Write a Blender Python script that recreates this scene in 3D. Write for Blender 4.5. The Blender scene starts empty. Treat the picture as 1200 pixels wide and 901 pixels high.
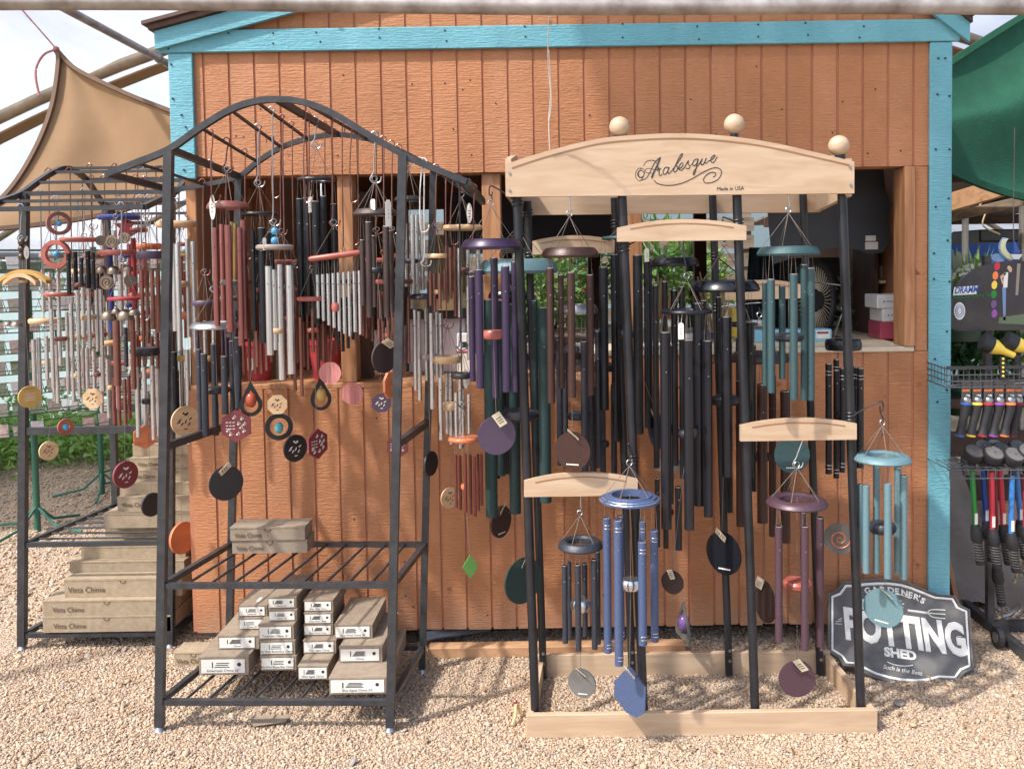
import bpy, math, random
import numpy as np
from mathutils import Vector, Matrix
random.seed(7); np.random.seed(7)
R = math.radians
SC = bpy.context.scene
COL = SC.collection

# ------------------------------------------------------------------ camera
F, CX, CY = 1050.0, 640.0, 357.0            # focal length and principal point in 1200x901 photo pixels
CAMH, PITCH, ROLL = 1.6, R(2.5), 0.015
cam_d = bpy.data.cameras.new('camera'); cam = bpy.data.objects.new('camera', cam_d); COL.objects.link(cam)
CAMROT = Matrix.Rotation(math.pi / 2 - PITCH, 3, 'X') @ Matrix.Rotation(-ROLL, 3, 'Z')
cam.matrix_world = Matrix.Translation((0, 0, CAMH)) @ CAMROT.to_4x4()
cam_d.sensor_fit = 'HORIZONTAL'; cam_d.sensor_width = 36.0; cam_d.lens = 36.0 * F / 1200.0
cam_d.shift_x = (600 - CX) / 1200.0; cam_d.shift_y = (CY - 450.5) / 1200.0
cam_d.clip_start = 0.05; cam_d.clip_end = 500
SC.camera = cam

# ------------------------------------------------------------------ light
SUN = Vector((0.62, 0.46, -1.0)).normalized()      # direction the light travels
elev = math.asin(-SUN.z); azim = math.atan2(-SUN.x, -SUN.y)
w = bpy.data.worlds.new('World'); SC.world = w; w.use_nodes = True
nt = w.node_tree; bg = nt.nodes['Background']
sky = nt.nodes.new('ShaderNodeTexSky'); sky.sky_type = 'NISHITA'; sky.sun_disc = False
sky.sun_elevation = elev; sky.sun_rotation = azim; sky.air_density = 1.0; sky.dust_density = 3.0; sky.ozone_density = 0.8
nt.links.new(sky.outputs[0], bg.inputs[0]); bg.inputs[1].default_value = 0.15
sd = bpy.data.lights.new('sun', 'SUN'); sd.energy = 2.5; sd.angle = R(2.0); sd.color = (1.0, 0.96, 0.91)
so = bpy.data.objects.new('sun', sd); COL.objects.link(so)
so.rotation_euler = SUN.to_track_quat('-Z', 'Y').to_euler(); so.location = (-4, -3, 8)
SC.view_settings.view_transform = 'Standard'; SC.view_settings.look = 'None'
SC.view_settings.exposure = 1.05; SC.view_settings.gamma = 1.0

# ------------------------------------------------------------------ pixel -> point
def P(px, py, d):
    v = CAMROT @ Vector(((px - CX) / F, -(py - CY) / F, -1.0))
    return Vector((0, 0, CAMH)) + v * (d / v.y)
def pz(px, py, z):                       # where a pixel's ray meets the height z
    v = CAMROT @ Vector(((px - CX) / F, -(py - CY) / F, -1.0))
    return Vector((0, 0, CAMH)) + v * ((z - CAMH) / v.z)

# ------------------------------------------------------------------ materials
def L(c):
    c = c / 255.0
    return c / 12.92 if c <= 0.04045 else ((c + 0.055) / 1.055) ** 2.4
DESAT = 0.14
def lin(rgb):
    c = [L(x) for x in rgb]; y = .3 * c[0] + .5 * c[1] + .2 * c[2]
    return tuple(x + (y - x) * DESAT for x in c)
MATS = {}
def mat(name, rgb, rough=0.55, metal=0.0, var=0.12, vs=6.0, bump=0.0, bs=60.0, st=(1, 1, 1), objvar=0.0, spec=0.5, coat=0.0, rgb2=None, trans=0.0, alpha=None):
    m = bpy.data.materials.new(name); m.use_nodes = True; n = m.node_tree.nodes; l = m.node_tree.links
    b = n['Principled BSDF']; base = lin(rgb)
    b.inputs['Roughness'].default_value = rough; b.inputs['Metallic'].default_value = metal
    b.inputs['Specular IOR Level'].default_value = spec; b.inputs['Coat Weight'].default_value = coat
    tc = n.new('ShaderNodeTexCoord'); mp = n.new('ShaderNodeMapping'); mp.inputs['Scale'].default_value = st
    l.new(tc.outputs['Object'], mp.inputs['Vector'])
    nz = n.new('ShaderNodeTexNoise'); nz.inputs['Scale'].default_value = vs; nz.inputs['Detail'].default_value = 6; nz.inputs['Roughness'].default_value = 0.65
    l.new(mp.outputs[0], nz.inputs['Vector'])
    ramp = n.new('ShaderNodeValToRGB'); ramp.color_ramp.elements[0].position = 0.3; ramp.color_ramp.elements[1].position = 0.7
    lo = tuple(c * (1 - var) for c in base) if rgb2 is None else lin(rgb2)
    hi = tuple(min(1, c * (1 + var)) for c in base)
    ramp.color_ramp.elements[0].color = (*lo, 1); ramp.color_ramp.elements[1].color = (*hi, 1)
    l.new(nz.outputs['Fac'], ramp.inputs[0]); colout = ramp.outputs[0]
    if objvar:
        oi = n.new('ShaderNodeObjectInfo'); mr = n.new('ShaderNodeMapRange'); mr.inputs['To Min'].default_value = 1 - objvar; mr.inputs['To Max'].default_value = 1 + objvar
        l.new(oi.outputs['Random'], mr.inputs['Value'])
        mx = n.new('ShaderNodeMixRGB'); mx.blend_type = 'MULTIPLY'; mx.inputs[0].default_value = 1
        l.new(colout, mx.inputs[1]); l.new(mr.outputs[0], mx.inputs[2]); colout = mx.outputs[0]
    l.new(colout, b.inputs['Base Color'])
    if bump:
        nb = n.new('ShaderNodeTexNoise'); nb.inputs['Scale'].default_value = bs; nb.inputs['Detail'].default_value = 5
        l.new(mp.outputs[0], nb.inputs['Vector'])
        bp = n.new('ShaderNodeBump'); bp.inputs['Strength'].default_value = bump; bp.inputs['Distance'].default_value = 0.01
        l.new(nb.outputs['Fac'], bp.inputs['Height']); l.new(bp.outputs[0], b.inputs['Normal'])
    if trans:                                   # thin sheet: part of the light passes through
        tr = n.new('ShaderNodeBsdfTranslucent'); l.new(colout, tr.inputs['Color'])
        ms = n.new('ShaderNodeMixShader'); ms.inputs[0].default_value = trans
        l.new(b.outputs[0], ms.inputs[1]); l.new(tr.outputs[0], ms.inputs[2])
        l.new(ms.outputs[0], n['Material Output'].inputs['Surface'])
    MATS[name] = m
    return m
def siding_mat(name, rgb, horiz=True):
    m = mat(name, rgb, rough=0.62, var=0.10, vs=5, objvar=0.045, spec=0.35)
    n = m.node_tree.nodes; l = m.node_tree.links; b = n['Principled BSDF']
    tc = n.new('ShaderNodeTexCoord')
    def nz(scale, sx, sz, det):
        mp = n.new('ShaderNodeMapping'); mp.inputs['Scale'].default_value = (sx, sx, sz); l.new(tc.outputs['Object'], mp.inputs['Vector'])
        oi = n.new('ShaderNodeObjectInfo'); vm = n.new('ShaderNodeVectorMath'); vm.operation = 'ADD'
        ml = n.new('ShaderNodeMath'); ml.operation = 'MULTIPLY'; ml.inputs[1].default_value = 37.0
        l.new(oi.outputs['Random'], ml.inputs[0]); l.new(mp.outputs[0], vm.inputs[0]); l.new(ml.outputs[0], vm.inputs[1])
        t = n.new('ShaderNodeTexNoise'); t.inputs['Scale'].default_value = scale; t.inputs['Detail'].default_value = det; t.inputs['Roughness'].default_value = 0.6
        l.new(vm.outputs[0], t.inputs['Vector']); return t.outputs['Fac']
    a1 = nz(7, 1.2, 34, 3) if horiz else nz(7, 34, 1.2, 3)        # saw marks across the board
    a2 = nz(26, 1.5, 5, 5)                                        # coarse fibres
    a3 = nz(4, 3, 60, 2) if horiz else nz(4, 60, 3, 2)
    def mul(x, k):
        t = n.new('ShaderNodeMath'); t.operation = 'MULTIPLY'; t.inputs[1].default_value = k; l.new(x, t.inputs[0]); return t.outputs[0]
    def add(x, y):
        t = n.new('ShaderNodeMath'); t.operation = 'ADD'; l.new(x, t.inputs[0]); l.new(y, t.inputs[1]); return t.outputs[0]
    a4 = nz(60, 1.6, 1.6, 4)
    h = add(add(add(mul(a1, 0.5), mul(a2, 0.75)), mul(a3, 0.45)), mul(a4, 0.35))
    old = b.inputs['Base Color'].links[0].from_socket
    big = nz(1.6, 2.2, .7, 4); rpf = n.new('ShaderNodeValToRGB'); rpf.color_ramp.elements[0].position = .48; rpf.color_ramp.elements[1].position = .72; l.new(big, rpf.inputs[0])
    fib = n.new('ShaderNodeValToRGB'); fib.color_ramp.elements[0].position = .56; fib.color_ramp.elements[1].position = .70; l.new(a2, fib.inputs[0])
    fac = add(mul(rpf.outputs[0], .42), mul(fib.outputs[0], .30))
    fade = n.new('ShaderNodeMixRGB'); fade.inputs[2].default_value = (*[min(1, c * 1.22 + .07) for c in lin(rgb)], 1); l.new(fac, fade.inputs[0]); l.new(old, fade.inputs[1])
    spk = nz(9, 1, 1, 6); rs = n.new('ShaderNodeValToRGB'); rs.color_ramp.elements[0].position = .26; rs.color_ramp.elements[1].position = .33; l.new(spk, rs.inputs[0])
    stn = n.new('ShaderNodeMixRGB'); stn.inputs[1].default_value = (*[c * .45 for c in lin(rgb)], 1); l.new(rs.outputs[0], stn.inputs[0]); l.new(fade.outputs[0], stn.inputs[2])
    sx = n.new('ShaderNodeSeparateXYZ'); l.new(tc.outputs['Object'], sx.inputs[0]); dn = nz(6, 1.3, 1.0, 5)
    hgt = add(sx.outputs[2], mul(dn, .32)); dr = n.new('ShaderNodeMapRange'); dr.inputs['From Min'].default_value = .20; dr.inputs['From Max'].default_value = .38; dr.inputs['To Min'].default_value = .45; dr.inputs['To Max'].default_value = 0.0; l.new(hgt, dr.inputs['Value'])
    dust = n.new('ShaderNodeMixRGB'); dust.inputs[2].default_value = (*lin((188, 158, 130)), 1); l.new(dr.outputs[0], dust.inputs[0]); l.new(stn.outputs[0], dust.inputs[1])
    l.new(dust.outputs[0], b.inputs['Base Color'])
    bp = n.new('ShaderNodeBump'); bp.inputs['Strength'].default_value = 0.6; bp.inputs['Distance'].default_value = 0.009
    l.new(h, bp.inputs['Height']); l.new(bp.outputs[0], b.inputs['Normal'])
    return m
def wood_mat(name, rgb, dark, st, rough=0.5, k=1.0, bump=0.12):
    m = bpy.data.materials.new(name); m.use_nodes = True; n = m.node_tree.nodes; l = m.node_tree.links; b = n['Principled BSDF']
    b.inputs['Roughness'].default_value = rough
    tc = n.new('ShaderNodeTexCoord'); mp = n.new('ShaderNodeMapping'); mp.inputs['Scale'].default_value = st
    oi = n.new('ShaderNodeObjectInfo'); ml = n.new('ShaderNodeMath'); ml.operation = 'MULTIPLY'; ml.inputs[1].default_value = 23.0
    l.new(oi.outputs['Random'], ml.inputs[0]); vm = n.new('ShaderNodeVectorMath'); vm.operation = 'ADD'
    l.new(tc.outputs['Object'], mp.inputs['Vector']); l.new(mp.outputs[0], vm.inputs[0]); l.new(ml.outputs[0], vm.inputs[1])
    nz = n.new('ShaderNodeTexNoise'); nz.inputs['Scale'].default_value = 3.0 * k; nz.inputs['Detail'].default_value = 7; nz.inputs['Distortion'].default_value = 1.2
    l.new(vm.outputs[0], nz.inputs['Vector'])
    rp = n.new('ShaderNodeValToRGB'); rp.color_ramp.elements[0].position = 0.32; rp.color_ramp.elements[1].position = 0.66
    rp.color_ramp.elements[0].color = (*lin(dark), 1); rp.color_ramp.elements[1].color = (*lin(rgb), 1)
    l.new(nz.outputs['Fac'], rp.inputs[0]); l.new(rp.outputs[0], b.inputs['Base Color'])
    bp = n.new('ShaderNodeBump'); bp.inputs['Strength'].default_value = bump; bp.inputs['Distance'].default_value = 0.004
    l.new(nz.outputs['Fac'], bp.inputs['Height']); l.new(bp.outputs[0], b.inputs['Normal'])
    MATS[name] = m
    return m
siding = siding_mat('siding', (178, 114, 66))
trim_h = siding_mat('turquoise_trim_h', (92, 166, 182))
trim_v = siding_mat('turquoise_trim_v', (92, 166, 182))
mat('backing', (176, 110, 72), 0.8)
stud_m = wood_mat('stud_wood', (190, 132, 80), (150, 96, 54), (9, 9, 1), 0.6)
maple = wood_mat('maple', (196, 168, 136), (182, 150, 116), (1.0, 6, 7), 0.45, 1.3, 0.05)
maple_s = wood_mat('maple_side', (196, 168, 136), (182, 150, 116), (6, 1.0, 7), 0.45, 1.3, 0.05)
beam_w = wood_mat('beam_wood', (196, 150, 104), (160, 112, 70), (1, 6, 6), 0.7)
grey_w = wood_mat('grey_wood', (150, 132, 112), (110, 94, 78), (1, 6, 6), 0.8)
dark_w = wood_mat('dark_wood', (92, 62, 46), (60, 40, 30), (2, 2, 2), 0.7)
mat('black_paint', (62, 63, 66), 0.38, 0.0, 0.0, 22, 0.08, 120, rgb2=(38, 40, 45))
mat('black_metal', (38, 39, 43), 0.38, 0.0, 0.2, 30)
mat('stand_black', (32, 34, 40), 0.36, 0.0, 0.35, 14, 0.03, 90)
mat('silver', (210, 213, 219), 0.25, 0.95, 0.02)
mat('steel', (165, 166, 168), 0.35, 0.9, 0.1)
mat('black_tube', (22, 25, 34), 0.26, 0.0, 0.2, 40)
mat('charcoal_tube', (52, 56, 66), 0.42, 0.25, 0.35, 160, 0.15, 260)
mat('brown_tube', (64, 39, 34), 0.36, 0.2, 0.25, 160, 0.12, 260)
mat('dkbrown_tube', (66, 50, 46), 0.5, 0.2, 0.25, 160, 0.12, 260)
mat('green_tube', (32, 62, 62), 0.55, 0.1, 0.2, 200, 0.2, 300)
mat('teal_tube', (48, 80, 84), 0.5, 0.15, 0.2, 200, 0.2, 300)
mat('ltteal_tube', (92, 128, 136), 0.5, 0.1, 0.15, 200, 0.15, 300)
mat('purple_tube', (58, 42, 74), 0.36, 0.2, 0.15, 160)
mat('plum_tube', (82, 57, 68), 0.42, 0.2, 0.15, 160)
mat('blue_tube', (66, 84, 122), 0.5, 0.1, 0.3, 260, 0.15, 300)
mat('copper_tube', (142, 92, 80), 0.28, 0.75, 0.08, 30)
mat('redcopper_tube', (166, 100, 96), 0.26, 0.8, 0.05, 30)
mat('gold_tube', (176, 146, 84), 0.3, 0.8, 0.1)
mat('red_tube', (110, 46, 42), 0.4, 0.3, 0.1)
mat('navy_tube', (44, 62, 136), 0.4, 0.2, 0.1)
mat('crimson_tube', (168, 44, 56), 0.4, 0.2, 0.1)
wood_mat('redwood', (186, 96, 80), (150, 68, 56), (2, 2, 6), 0.35)
wood_mat('cherry', (142, 78, 66), (112, 56, 48), (2, 2, 6), 0.35)
wood_mat('tan_wood', (222, 184, 138), (200, 158, 108), (2, 2, 6), 0.4)
wood_mat('orange_wood', (222, 124, 66), (196, 98, 44), (2, 2, 6), 0.3)
wood_mat('pink_wood', (206, 128, 118), (150, 74, 74), (22, 6, 1.6), 0.45)
wood_mat('bamboo', (204, 164, 72), (176, 132, 46), (2, 2, 6), 0.4)
mat('greywood', (140, 128, 120), 0.5, 0, 0.15)
mat('black_wood', (40, 38, 40), 0.45)
mat('purple_wood', (78, 62, 84), 0.4, 0, 0.12)
mat('maroon', (124, 46, 50), 0.42)
mat('dkbrown', (58, 40, 38), 0.55)
mat('bronze', (136, 118, 100), 0.38, 0.8, 0.25, 30)
mat('bronze_dark', (84, 72, 64), 0.42, 0.8, 0.3, 40)
mat('turq', (72, 182, 192), 0.25)
mat('blue_glass', (46, 150, 200), 0.12, coat=0.4)
mat('amber', (176, 70, 34), 0.2)
mat('yellow_stone', (190, 152, 66), 0.25)
mat('green_glass', (74, 132, 52), 0.15)
mat('violet', (112, 78, 140), 0.25)
mat('cord', (120, 108, 98), 0.8)
mat('white_cord', (226, 224, 220), 0.8)
mat('dark_cord', (60, 56, 54), 0.8)
mat('tag_paper', (216, 212, 202), 0.75)
mat('cream_paper', (206, 194, 168), 0.75)
mat('ink', (44, 42, 44), 0.7)
mat('brown_ink', (104, 82, 62), 0.8)
mat('carton', (152, 136, 116), 0.8, 0, 0.0, 30, 0, 60, (1, 1, 1), rgb2=(130, 112, 92), objvar=.06)
mat('carton_lt', (168, 150, 122), 0.8, 0, 0.0, 30, 0, 60, (1, 1, 1), rgb2=(144, 124, 96), objvar=.06)
mat('galv', (150, 148, 144), 0.45, 0.6, 0.3, 9)
mat('pale_pipe', (158, 152, 148), 0.5, 0.35, 0.3, 9, rgb2=(112, 100, 90))
mat('tan_pipe', (150, 132, 108), 0.5, 0.3, 0.3, 7)
mat('roof_shingle', (96, 74, 66), 0.85)
mat('tan_cloth', (176, 140, 98), 0.85, 0, 0.06, 10, 0.2, 220, trans=0.35)
mat('hem', (104, 80, 60), 0.85)
mat('green_cloth', (28, 104, 78), 0.85, 0, 0.15, 8, 0.5, 120, trans=0.3)
mat('film', (196, 201, 209), 0.45, 0, 0.16, 1.0, 0.35, 5, st=(2, .5, 2), trans=0.55)
mat('film_green', (182, 206, 206), 0.5, 0, 0.1, 2, trans=0.55)
mat('inside_panel', (170, 112, 70), 0.7, objvar=0.08, var=.2, vs=4)
mat('navy_panel', (32, 34, 52), 0.6)
mat('dark_sheet', (56, 58, 64), 0.5, 0, 0.2, 5)
mat('white_plastic', (226, 228, 230), 0.4)
mat('box_blue', (64, 150, 190), 0.5)
mat('ltblue_box', (120, 184, 214), 0.5)
mat('red_pot', (180, 40, 54), 0.45, 0, .2)
mat('pink_plastic', (186, 66, 96), 0.3)
mat('yellow_plastic', (240, 204, 24), 0.35)
mat('orange_plastic', (236, 120, 36), 0.35)
mat('blue_plastic', (34, 92, 176), 0.3)
mat('ltblue_plastic', (24, 120, 196), 0.25)
mat('red_alu', (206, 38, 66), 0.28, 0.3)
mat('dkred_alu', (150, 22, 52), 0.28, 0.3)
mat('green_alu', (26, 138, 58), 0.28, 0.3)
mat('blue_alu', (20, 70, 160), 0.28, 0.3)
mat('violet_plastic', (150, 70, 170), 0.35)
mat('rubber', (38, 38, 42), 0.6)
mat('rack_green', (40, 104, 84), 0.45)
mat('wire', (96, 98, 102), 0.4, 0.5)
mat('sign_black', (98, 95, 92), 0.55, 0, 0.25, 14, 0.08, 80)
mat('sign_white', (232, 228, 218), 0.6, 0, 0.08, 40)
mat('display_print', (56, 54, 60), 0.25, 0, 0.35, 5, coat=0.3)
mat('terracotta', (176, 92, 60), 0.8)
mat('green_pot', (34, 72, 58), 0.5)
mat('skin', (206, 158, 132), 0.6)
mat('denim', (104, 138, 190), 0.7)
mat('shirt', (220, 218, 214), 0.7)
mat('hair', (196, 166, 120), 0.7)
mat('skyblue_print', (140, 176, 224), 0.5)
mat('pale_yellow', (224, 222, 170), 0.5)
mat('grass_print', (96, 116, 84), 0.5)
mat('tarp', (128, 112, 98), 0.8, 0, 0.2, 6, 0.2, 12)
mat('leaf_a', (104, 152, 58), 0.5, 0, 0.3, 4, trans=0.35, objvar=0.1)
mat('leaf_b', (134, 176, 70), 0.5, 0, 0.3, 4, trans=0.35, objvar=0.1)
mat('leaf_c', (58, 104, 52), 0.5, 0, 0.3, 4, trans=0.3, objvar=0.1)
mat('leaf_pale', (176, 190, 152), 0.6, 0, 0.15, 4, trans=0.3)
mat('flower_white', (232, 232, 214), 0.6, trans=0.2)
mat('flower_mix', (206, 96, 70), 0.6, trans=0.2)
mat('bag_cloth', (196, 170, 118), 0.7, 0, 0.15, 12)
mat('blue_wall', (26, 84, 168), 0.6)
mat('fan_black', (52, 52, 54), 0.5)
mat('pebble_a', (222, 186, 158), 0.85, 0, 0.1, objvar=0.0)

def see_through(m_, k):
    n_ = m_.node_tree.nodes; l_ = m_.node_tree.links; tp_ = n_.new('ShaderNodeBsdfTransparent'); mx_ = n_.new('ShaderNodeMixShader'); mx_.inputs[0].default_value = k
    src_ = n_['Material Output'].inputs['Surface'].links[0].from_socket
    l_.new(src_, mx_.inputs[1]); l_.new(tp_.outputs[0], mx_.inputs[2]); l_.new(mx_.outputs[0], n_['Material Output'].inputs['Surface'])
see_through(mat('added_net_cloth', (40, 70, 60), 0.9, 0, 0.05, trans=0.3), 0.2)  # cloth of the unseen net added to shade the wall
see_through(MATS['film'], 0.14)

# ------------------------------------------------------------------ geometry helpers
OFF = {}
class B:
    def __init__(s): s.v = []; s.f = []
    def add(s, vs, fs):
        o = len(s.v); s.v += [Vector(v) for v in vs]; s.f += [tuple(i + o for i in f) for f in fs]; return s
    def box(s, a, b):
        x0, y0, z0 = a; x1, y1, z1 = b
        return s.add([(x0,y0,z0),(x1,y0,z0),(x1,y1,z0),(x0,y1,z0),(x0,y0,z1),(x1,y0,z1),(x1,y1,z1),(x0,y1,z1)],
                     [(0,3,2,1),(4,5,6,7),(0,1,5,4),(1,2,6,5),(2,3,7,6),(3,0,4,7)])
    def bbox(s, a, b, r=0.004):                      # box with chamfered edges
        x0, y0, z0 = a; x1, y1, z1 = b; vs = []
        ch = [(x0,y0,z0),(x1,y0,z0),(x1,y1,z0),(x0,y1,z0),(x0,y0,z1),(x1,y0,z1),(x1,y1,z1),(x0,y1,z1)]
        c = ((x0+x1)/2, (y0+y1)/2, (z0+z1)/2)
        for p in ch:
            sg = [1 if p[i] > c[i] else -1 for i in range(3)]
            for ax in range(3):
                q = [p[i] - (sg[i] * r if i != ax else 0) for i in range(3)]; vs.append(q)
        I = lambda ci, ax: ci * 3 + ax
        fs = []
        faces = {(2,-1):[0,3,2,1],(2,1):[4,5,6,7],(1,-1):[0,1,5,4],(0,1):[1,2,6,5],(1,1):[2,3,7,6],(0,-1):[3,0,4,7]}
        for (ax, sg), cs in faces.items(): fs.append(tuple(I(ci, ax) for ci in cs))
        edges = [(0,1,1,2),(1,2,0,2),(2,3,1,2),(3,0,0,2),(4,5,1,2),(5,6,0,2),(6,7,1,2),(7,4,0,2),(0,4,0,1),(1,5,0,1),(2,6,0,1),(3,7,0,1)]
        for a_, b_, p_, q_ in edges: fs.append((I(a_,p_), I(b_,p_), I(b_,q_), I(a_,q_)))
        for ci in range(8): fs.append((I(ci,0), I(ci,1), I(ci,2)))
        return s.add(vs, fs)
    def beam(s, p, q, w, h, up=(0, 0, 1)):           # rectangular bar from p to q
        p = Vector(p); q = Vector(q); d = (q - p).normalized(); up = Vector(up)
        if abs(d.dot(up)) > 0.98: up = Vector((0, 1, 0))
        sx = d.cross(up).normalized(); sz = sx.cross(d).normalized(); vs = []
        for e in (p, q):
            for a_, b_ in ((-1,-1),(1,-1),(1,1),(-1,1)): vs.append(e + sx * (a_ * w / 2) + sz * (b_ * h / 2))
        return s.add(vs, [(3,2,1,0),(4,5,6,7),(0,1,5,4),(1,2,6,5),(2,3,7,6),(3,0,4,7)])
    def beampath(s, pts, w, h, up=(0, 0, 1)):
        pts = [Vector(p) for p in pts]; vs = []; fs = []
        for i, p in enumerate(pts):
            d = (pts[min(i+1, len(pts)-1)] - pts[max(i-1, 0)]).normalized(); u = Vector(up)
            sx = d.cross(u).normalized(); sz = sx.cross(d).normalized()
            for a_, b_ in ((-1,-1),(1,-1),(1,1),(-1,1)): vs.append(p + sx * (a_ * w / 2) + sz * (b_ * h / 2))
            if i:
                o = (i - 1) * 4
                for k in range(4): fs.append((o+k, o+(k+1)%4, o+4+(k+1)%4, o+4+k))
        n = len(vs); fs += [(3,2,1,0), (n-4,n-3,n-2,n-1)]
        return s.add(vs, fs)
    def tube(s, pts, r, n=8, caps=True):             # round bar along a path, r a number or a list
        pts = [Vector(p) for p in pts]; rs = r if isinstance(r, (list, tuple)) else [r] * len(pts); vs = []; fs = []
        ref = None
        for i, p in enumerate(pts):
            d = (pts[min(i+1, len(pts)-1)] - pts[max(i-1, 0)])
            d = d.normalized() if d.length > 1e-9 else Vector((0, 0, 1))
            if ref is None or abs(ref.dot(d)) > 0.97:
                ref = Vector((0, 0, 1)) if abs(d.z) < 0.9 else Vector((1, 0, 0))
            u = d.cross(ref).normalized(); v = d.cross(u).normalized(); ref = u.cross(d).normalized() if False else ref
            for k in range(n):
                a = 2 * math.pi * k / n; vs.append(p + (u * math.cos(a) + v * math.sin(a)) * rs[i])
            if i:
                o = (i - 1) * n
                for k in range(n): fs.append((o+k, o+n+k, o+n+(k+1)%n, o+(k+1)%n))
        if caps: m = len(vs); fs += [tuple(range(n)), tuple(reversed(range(m-n, m)))]
        return s.add(vs, fs)
    def pipe(s, p, q, r, n=16, lip=0.018, wall=0.16):      # hollow tube with open ends
        p = Vector(p); q = Vector(q); d = (q - p).normalized()
        u = d.cross(Vector((0, 1, 0)))
        if u.length < 0.1: u = d.cross(Vector((1, 0, 0)))
        u.normalize(); v = d.cross(u); ri = r * (1 - wall)
        prof = [(p + d * lip, ri * 0.02), (p + d * lip, ri), (p, ri), (p, r), (q, r), (q, ri), (q - d * lip, ri), (q - d * lip, ri * 0.02)]
        vs = []; fs = []
        for i, (c, rr) in enumerate(prof):
            for k in range(n):
                a = 2 * math.pi * k / n; vs.append(c + (u * math.cos(a) + v * math.sin(a)) * rr)
            if i:
                o = (i - 1) * n
                for k in range(n): fs.append((o+k, o+n+k, o+n+(k+1)%n, o+(k+1)%n))
        return s.add(vs, fs)
    def lathe(s, c, prof, n=28, closed=False):       # profile of (radius, z) turned about a vertical axis at c
        c = Vector(c); vs = []; fs = []; m = len(prof)
        for r_, z_ in prof:
            for k in range(n):
                a = 2 * math.pi * k / n; vs.append(c + Vector((r_ * math.cos(a), r_ * math.sin(a), z_)))
        for i in range(m if closed else m - 1):
            o = i * n; o2 = ((i + 1) % m) * n
            for k in range(n): fs.append((o+k, o+(k+1)%n, o2+(k+1)%n, o2+k))
        return s.add(vs, fs)
    def sphere(s, c, r, n=14, m=8, sz=1.0):
        return s.lathe(c, [(max(1e-4, r * math.sin(math.pi * i / m)), -r * sz * math.cos(math.pi * i / m)) for i in range(m + 1)], n)
    def prism(s, poly, o, u, v, th):                 # flat outline (2-D, in metres) in the plane u,v at o, th thick along u x v, centred
        o = Vector(o); u = Vector(u); v = Vector(v); nn = u.cross(v).normalized(); k = len(poly)
        a = [o + u * x + v * y + nn * (th / 2) for x, y in poly]; b = [o + u * x + v * y - nn * (th / 2) for x, y in poly]
        return s.add(a + b, [tuple(range(k)), tuple(reversed(range(k, 2 * k)))] + [(i, k + i, k + (i + 1) % k, (i + 1) % k) for i in range(k)])
    def annulus(s, po, pi_, o, u, v, th):            # outline with a hole (same number of points)
        o = Vector(o); u = Vector(u); v = Vector(v); nn = u.cross(v).normalized(); k = len(po); vs = []
        for pl in (po, pi_):
            for sg in (1, -1): vs += [o + u * x + v * y + nn * (sg * th / 2) for x, y in pl]
        fs = []
        for i in range(k):
            j = (i + 1) % k
            fs += [(i, j, 2*k+j, 2*k+i), (k+i, 3*k+i, 3*k+j, k+j), (i, k+i, k+j, j), (2*k+i, 2*k+j, 3*k+j, 3*k+i)]
        return s.add(vs, fs)
    def build(s, name, m, parent=None, smooth=False, label=None, kind=None):
        o = mkobj(name, s.v, s.f, m, parent, smooth)
        if label: o['label'] = label
        if kind: o['kind'] = kind
        return o
def mkobj(name, v, f, m, parent=None, smooth=False, origin=None):
    me = bpy.data.meshes.new(name)
    off = OFF[parent.name] if parent else (Vector(origin) if origin is not None else None)
    if off is None:
        mn = [min(p[i] for p in v) for i in range(3)]; mxx = [max(p[i] for p in v) for i in range(3)]
        off = Vector(((mn[0]+mxx[0])/2, (mn[1]+mxx[1])/2, mn[2]))
    me.from_pydata([tuple(Vector(p) - off) for p in v], [], f)
    if smooth:
        me.polygons.foreach_set('use_smooth', [True] * len(me.polygons))
        try: me.set_sharp_from_angle(angle=R(38))
        except Exception: pass
    me.materials.append(MATS[m] if isinstance(m, str) else m); me.validate(); me.update()
    o = bpy.data.objects.new(name, me); COL.objects.link(o)
    if parent: o.parent = parent
    else: o.location = off
    OFF[o.name] = off
    return o
def tag(o, label, cat, group=None):
    o['label'] = label; o['category'] = cat
    if group: o['group'] = group
    return o
def thing(name, label, cat, loc, group=None):
    o = bpy.data.objects.new(name, None); COL.objects.link(o); o.location = loc; o.empty_display_size = 0.05
    OFF[o.name] = Vector(loc); tag(o, label, cat, group); return o
def struct(o): o['kind'] = 'structure'; return o
def box(name, a, b, m, parent=None, r=0.0, smooth=False):
    bb = B()
    bb.bbox(a, b, r) if r else bb.box(a, b)
    return bb.build(name, m, parent, smooth)
TXT = {}
def text(name, s, size, o, u, v, m, parent, depth=0.0006, align='LEFT', sx=1.0, shear=0.0, bold=0.0):
    key = (s, size, depth, align, sx, shear, bold)
    if key not in TXT:
        c = bpy.data.curves.new('t', 'FONT'); c.body = s; c.size = size; c.extrude = depth; c.align_x = align; c.shear = shear; c.offset = bold
        c.resolution_u = 3
        t = bpy.data.objects.new('t', c); COL.objects.link(t); bpy.context.view_layer.update()
        me = bpy.data.meshes.new_from_object(t.evaluated_get(bpy.context.evaluated_depsgraph_get()))
        bpy.data.objects.remove(t); bpy.data.curves.remove(c); TXT[key] = ([tuple(x.co) for x in me.vertices], [tuple(p.vertices) for p in me.polygons])
        bpy.data.meshes.remove(me)
    vs, fs = TXT[key]; o = Vector(o); u = Vector(u).normalized(); v = Vector(v).normalized(); nn = u.cross(v)
    return mkobj(name, [o + u * (x * sx) + v * y + nn * z for x, y, z in vs], fs, m, parent)
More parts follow.
